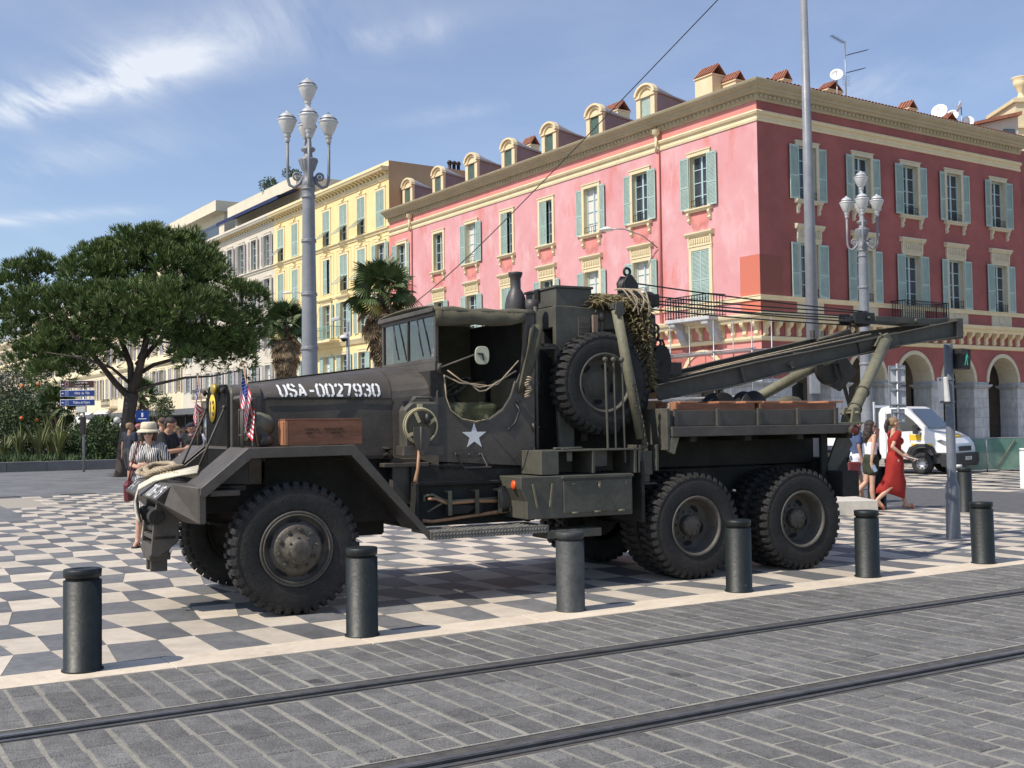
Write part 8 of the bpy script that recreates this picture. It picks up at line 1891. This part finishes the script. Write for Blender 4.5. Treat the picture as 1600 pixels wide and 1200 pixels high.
J, k = skel(1.62, kneeL=(.12, .08, .50), ankL=(.22, .08, .10), toeL=(.37, .08, .045), kneeR=(-.05, -.08, .47), ankR=(-.38, -.08, .19), toeR=(-.27, -.09, .05), elR=(-.13, -.22, 1.16), wrR=(.06, -.24, 1.00), fR=(.9, .0, -.25), elL=(.14, .22, 1.14), wrL=(.34, .20, .96), fL=(.8, -.1, -.5), look=(1, -.05, -.03))
t, hp, Rh = person('woman in a long red dress striding past the sign post', gnd(1400, 796), rad(4), J, k, m_skin, True, .010)
shirt(t, J, k, m_red, True, .45, 1.2, neck=False, name='dress_top', loose=.016, vox=.010)
b = MB(); R1 = []
for z, x0_, rx, ry, tail in ((1.06, 0, .115, .135, 0), (.95, 0, .145, .165, 0), (.82, -.0, .155, .16, .01), (.66, -.01, .16, .145, .02), (.50, -.05, .185, .13, .04), (.38, -.10, .215, .12, .04), (.30, -.12, .22, .11, .03)):
    rg_ = []
    for i in range(49):
        a = 2*math.pi*i/48; f_ = 1+.045*math.sin(6*a+z*3)*(1.1-z); c_ = math.cos(a); zz = z*k
        if z < .5: zz -= (.10*max(0, c_)*(0.5-z)/.2 - .0*max(0, -c_))*k
        rg_.append(((x0_+c_*rx*f_-(tail if c_ < -.2 else 0)+(.06 if c_ > 0 and z < .6 else 0)*c_)*k, math.sin(a)*ry*f_*k, zz))
    R1.append(rg_)
loft(b, R1, sm=True, cap=False); o = b.build('dress_skirt', m_red, t, recalc=False); sd = o.modifiers.new('s', 'SOLIDIFY'); sd.thickness = .006
b = MB(); b.prism([(.0, 1.19), (.0, 1.37), (-.055, 1.42), (.055, 1.42)][0:0] or [(-.045, 1.40), (.045, 1.40), (.0, 1.22)], 'x', .10*k, .135*k); b.build('neckline', m_skin, t)
hair_blob(t, hp, k, Rh, m_hbl, [(-.02, 0, .045, .10, .083, .078), (-.04, 0, .01, .07, .08, .07)]); 
b = MB(); ell(b, hp(-.13, 0, .02), (.05, .045, .06)); ell(b, hp(-.155, 0, -.06), (.04, .045, .085)); ell(b, hp(-.15, 0, -.13), (.03, .035, .05)); fuse(b, 'ponytail', m_hdk, t, .012, 2)
b = MB(); b.beam(J['wrR']+Vector((.06, -.02, -.02)), J['wrR']+Vector((.24, -.04, -.07)), .07, .012); b.build('folded_paper', m_pap, t)
for s_ in 'LR':
    b = MB(); a = J['ank'+s_]; to = J['toe'+s_]; d = (to-a).normalized(); q = Vector((0, 1, 0)); b.beam(a-d*.06+Vector((0, 0, -.062)), to+d*.035+Vector((0, 0, -.028)), .075, .014); c_ = to-d*.035; b.tube([c_+q*.04-Vector((0, 0, .02)), c_+Vector((0, 0, .026)), c_-q*.04-Vector((0, 0, .02))], .02, 8); b.build('sandal', m_leather, t, bevel=.004)
J, k = skel(1.62, look=(.5, -.9, 0), kneeL=(.1, .09, .5), ankL=(.12, .09, .1), ankR=(-.2, -.09, .14), kneeR=(-.03, -.09, .5), toeR=(-.07, -.1, .04), toeL=(.28, .1, .04))
t, hp, Rh = person('wavy-haired woman in a denim blue top mostly hidden behind the truck tail', gp(1338, 21.5), rad(0), J, k, m_skin2, True, .012)
shirt(t, J, k, cloth('denim blue', (.05, .075, .15), (.07, .1, .19)), True, .6, 1.2); legs_cloth(t, J, k, m_wht, .5); shoes(t, J, k, m_blk); glasses(t, hp, k)
hair_blob(t, hp, k, Rh, m_hbl, [(-.025, 0, .04, .11, .10, .09), (-.05, 0, -.06, .08, .10, .10), (-.04, .09, -.09, .05, .04, .09), (-.04, -.09, -.09, .05, .04, .09)])
b = MB(); b.prism([(-.25, .55), (-.03, .55), (-.02, .8), (-.26, .8)], 'y', -.34, -.26); b.build('red_bag', m_bag, t, bevel=.02)

# ================================================================ WHITE FLATBED
m_vw = mat('white van paint', (.72, .73, .74), (.78, .79, .79), .28, 2, 0, dirt=.04)
m_vb = mat('black van plastic', (.018, .018, .02), (.03, .03, .032), .6, 4)
m_vy = mat('yellow decal', (.80, .50, .02), None, .4)
m_vg = mat('tinted van glass', (.035, .045, .055), None, .05, spec=.9)
P0 = gnd(1441, 741); t = empty('flatbed_van', P0, rad(-41)); tag(t, 'white flatbed van with yellow decals waiting beyond the walking women', 'van')
W_ = 1.86
prof = [(-1.28, .42), (-1.28, 1.78), (-1.20, 1.93), (-.98, 1.98), (-.55, 1.97), (-.40, 1.91), (-.06, 1.58), (.20, 1.28), (.50, 1.16), (.74, 1.04), (.86, .88), (.90, .70), (.90, .60), (.42, .60), (.40, .42+.2), (.30, .70), (.12, .76), (-.12, .76), (-.32, .68), (-.40, .42)]
def vloft(b, prof, half, inset):
    c = Vector((sum(p[0] for p in prof)/len(prof), sum(p[1] for p in prof)/len(prof)))
    ys = [(-half, .0), (-half+.04, 1), (-half+.30, 1.0)]; rings = []
    def ring(y, s_): return [((p[0]), y, (p[1])) for p in prof] if s_ else [(p[0]+(c.x-p[0])*.035, y, p[1]+(c.y-p[1])*.035) for p in prof]
    rg_ = [ring(0, 0), ring(.05, 1), ring(W_-.05, 1), ring(W_, 0)]
    k_ = len(prof); vs = [q for r_ in rg_ for q in r_]; fs = [(r_*k_+i, r_*k_+(i+1) % k_, (r_+1)*k_+(i+1) % k_, (r_+1)*k_+i) for r_ in range(3) for i in range(k_)]+[tuple(range(k_)), tuple(reversed(range(3*k_, 4*k_)))]
    b.add(vs, fs)
b = MB(); vloft(b, prof, W_/2, .05); b.build('cab', m_vw, t, bevel=.012, seg=2)
b = MB(); b.box(.30, .95, .06, W_-.06, .30, .60); b.prism([(.55, .22), (.95, .22), (1.0, .34), (.99, .60), (.55, .60)], 'y', .0, W_); b.prism([(-.48, .55), (-.36, .78), (-.14, .88), (.14, .88), (.34, .80), (.48, .56), (.34, .56), (.26, .70), (.1, .78), (-.1, .78), (-.27, .70), (-.34, .55)], 'y', -.02, .03); b.build('bumper', m_vb, t, bevel=.02, seg=2)
b = MB(); b.box(.905, .93, .45, W_-.45, .66, .80); b.build('grille', m_vb, t, bevel=.01)
for y_ in (.30, .62, W_-.62-.0): pass
b = MB(); b.box(1.0, 1.012, .68, 1.18, .40, .50); b.build('number_plate', m_white, t)
obj('plate_text', text_mesh('ED-188-HS', .075, m_black, .001), t, (1.0135, .93, .45), (rad(90), 0, rad(90)))
for y0_, sg in ((.0, 1), (W_, -1)):
    b = MB(); ya_, yb2 = sorted((y0_-.012*sg, y0_+.30*sg)); b.prism([(.42, .96), (.56, 1.0), (.80, .92), (.885, .78), (.84, .76), (.62, .84)], 'y', ya_, yb2); b.build('headlight', m_chrome, t, bevel=.01)
    b = MB(); ya_, yb2 = sorted((y0_-.004*sg, y0_+.01*sg)); b.prism([(-1.02, 1.22), (-1.02, 1.76), (-.52, 1.80), (-.22, 1.55), (.04, 1.26)], 'y', ya_, yb2); b.build('side_window', m_vg, t)
    b = MB(); ya_, yb2 = sorted((y0_-.20*sg, y0_-.06*sg)); b.box(-.18, -.06, ya_, yb2, 1.16, 1.44); y1_, y2_ = sorted((y0_-.06*sg, y0_)); b.box(-.14, -.08, y1_, y2_, 1.2, 1.25); b.build('wing_mirror', m_vb, t, bevel=.02)
b = MB(); M_ = None
n0, n1 = Vector((-.40, 0, 1.90)), Vector((.19, 0, 1.285)); up_ = Vector((.72, 0, .69)).normalized()*.045
b.add([n0+Vector((.03, .14, -.03))+up_, n1+Vector((-.02, .10, .02))+up_, n1+Vector((-.02, W_-.10, .02))+up_, n0+Vector((.03, W_-.14, -.03))+up_], [(0, 1, 2, 3)]); b.build('windscreen', m_vg, t, recalc=False)
b = MB(); b.box(-.35, .02, -.006, .0, .98, 1.14) ; b.box(-.30, .32, -.006, .0, .80, .88); b.build('yellow_stripe', m_vy, t)
b = MB(); M_ = Matrix.Translation((.62, W_/2, 1.115)) @ Matrix.Rotation(rad(22), 4, 'Y'); b.box(-.12, .12, -.35, .35, .0, .008, 0, M_); b.build('bonnet_decal', m_vy, t)
b = MB(); b.prism([(-.02, 1.0), (-.02, 1.18), (.02, 1.2)], 'y', -.008, -.001); b.box(-1.05, -1.04, -.004, .002, .5, 1.8); b.box(-.33, -.32, -.004, .002, .9, 1.2); b.build('door_seam', m_vb, t)
def vwheel(x, y, fl):
    b = MB(); b.lathe([(.17, -.02), (.17, .0), (.10, .02), (.09, .045), (.05, .05), (.001, .05)], (0, 0, 0), (0, 1, 0), 24)
    for k_ in range(8): a = 2*math.pi*k_/8; b.box(-.02, .02, -.006, .0, .11, .145, 1, Matrix.Rotation(a, 4, 'Y'))
    o = b.build('wheel', [m_steel, m_vb], t, loc=(x, y, .31), rot=(0, 0, rad(180) if fl else 0))
    b = MB(); b.lathe([(.175, .0), (.18, -.02), (.25, -.025), (.30, -.01), (.31, .03), (.31, .17), (.29, .2), (.175, .2)], (0, 0, 0), (0, 1, 0), 36); b.build('tyre', m_tyre, o)
for x, y, fl in ((0, .0, False), (0, W_, True), (-3.0, .0, False), (-3.0, W_, True)): vwheel(x, y, fl)
b = MB(); b.box(-4.2, -1.0, .35, .5, .45, .65); b.box(-4.2, -1.0, W_-.5, W_-.35, .45, .65); b.box(-1.2, .5, .2, W_-.2, .3, .5); b.build('chassis', m_vb, t)
b = MB(); b.box(-4.4, -1.42, -.05, W_+.05, .82, .90)
for y_ in (-.05, W_+.0): b.box(-4.4, -1.42, y_, y_+.05, .90, 1.25)
b.box(-1.46, -1.40, -.05, W_+.05, .9, 1.3); b.build('flatbed', m_vw, t, bevel=.005)
b = MB()
for y_ in (-.05, W_-.03): b.box(-1.48, -1.38, y_, y_+.1, .9, 2.12)
b.box(-1.45, -1.41, .05, W_-.03, 1.95, 2.02); b.build('headboard_post', m_vw, t)
# driver
J, k = skel(1.75, kneeL=(.42, .12, .98), kneeR=(.42, -.12, .98), ankL=(.5, .12, .55), ankR=(.5, -.12, .55), toeL=(.62, .12, .5), toeR=(.62, -.12, .5), elL=(.12, .24, 1.16), wrL=(.36, .16, 1.2), elR=(.12, -.24, 1.16), wrR=(.36, -.16, 1.2))
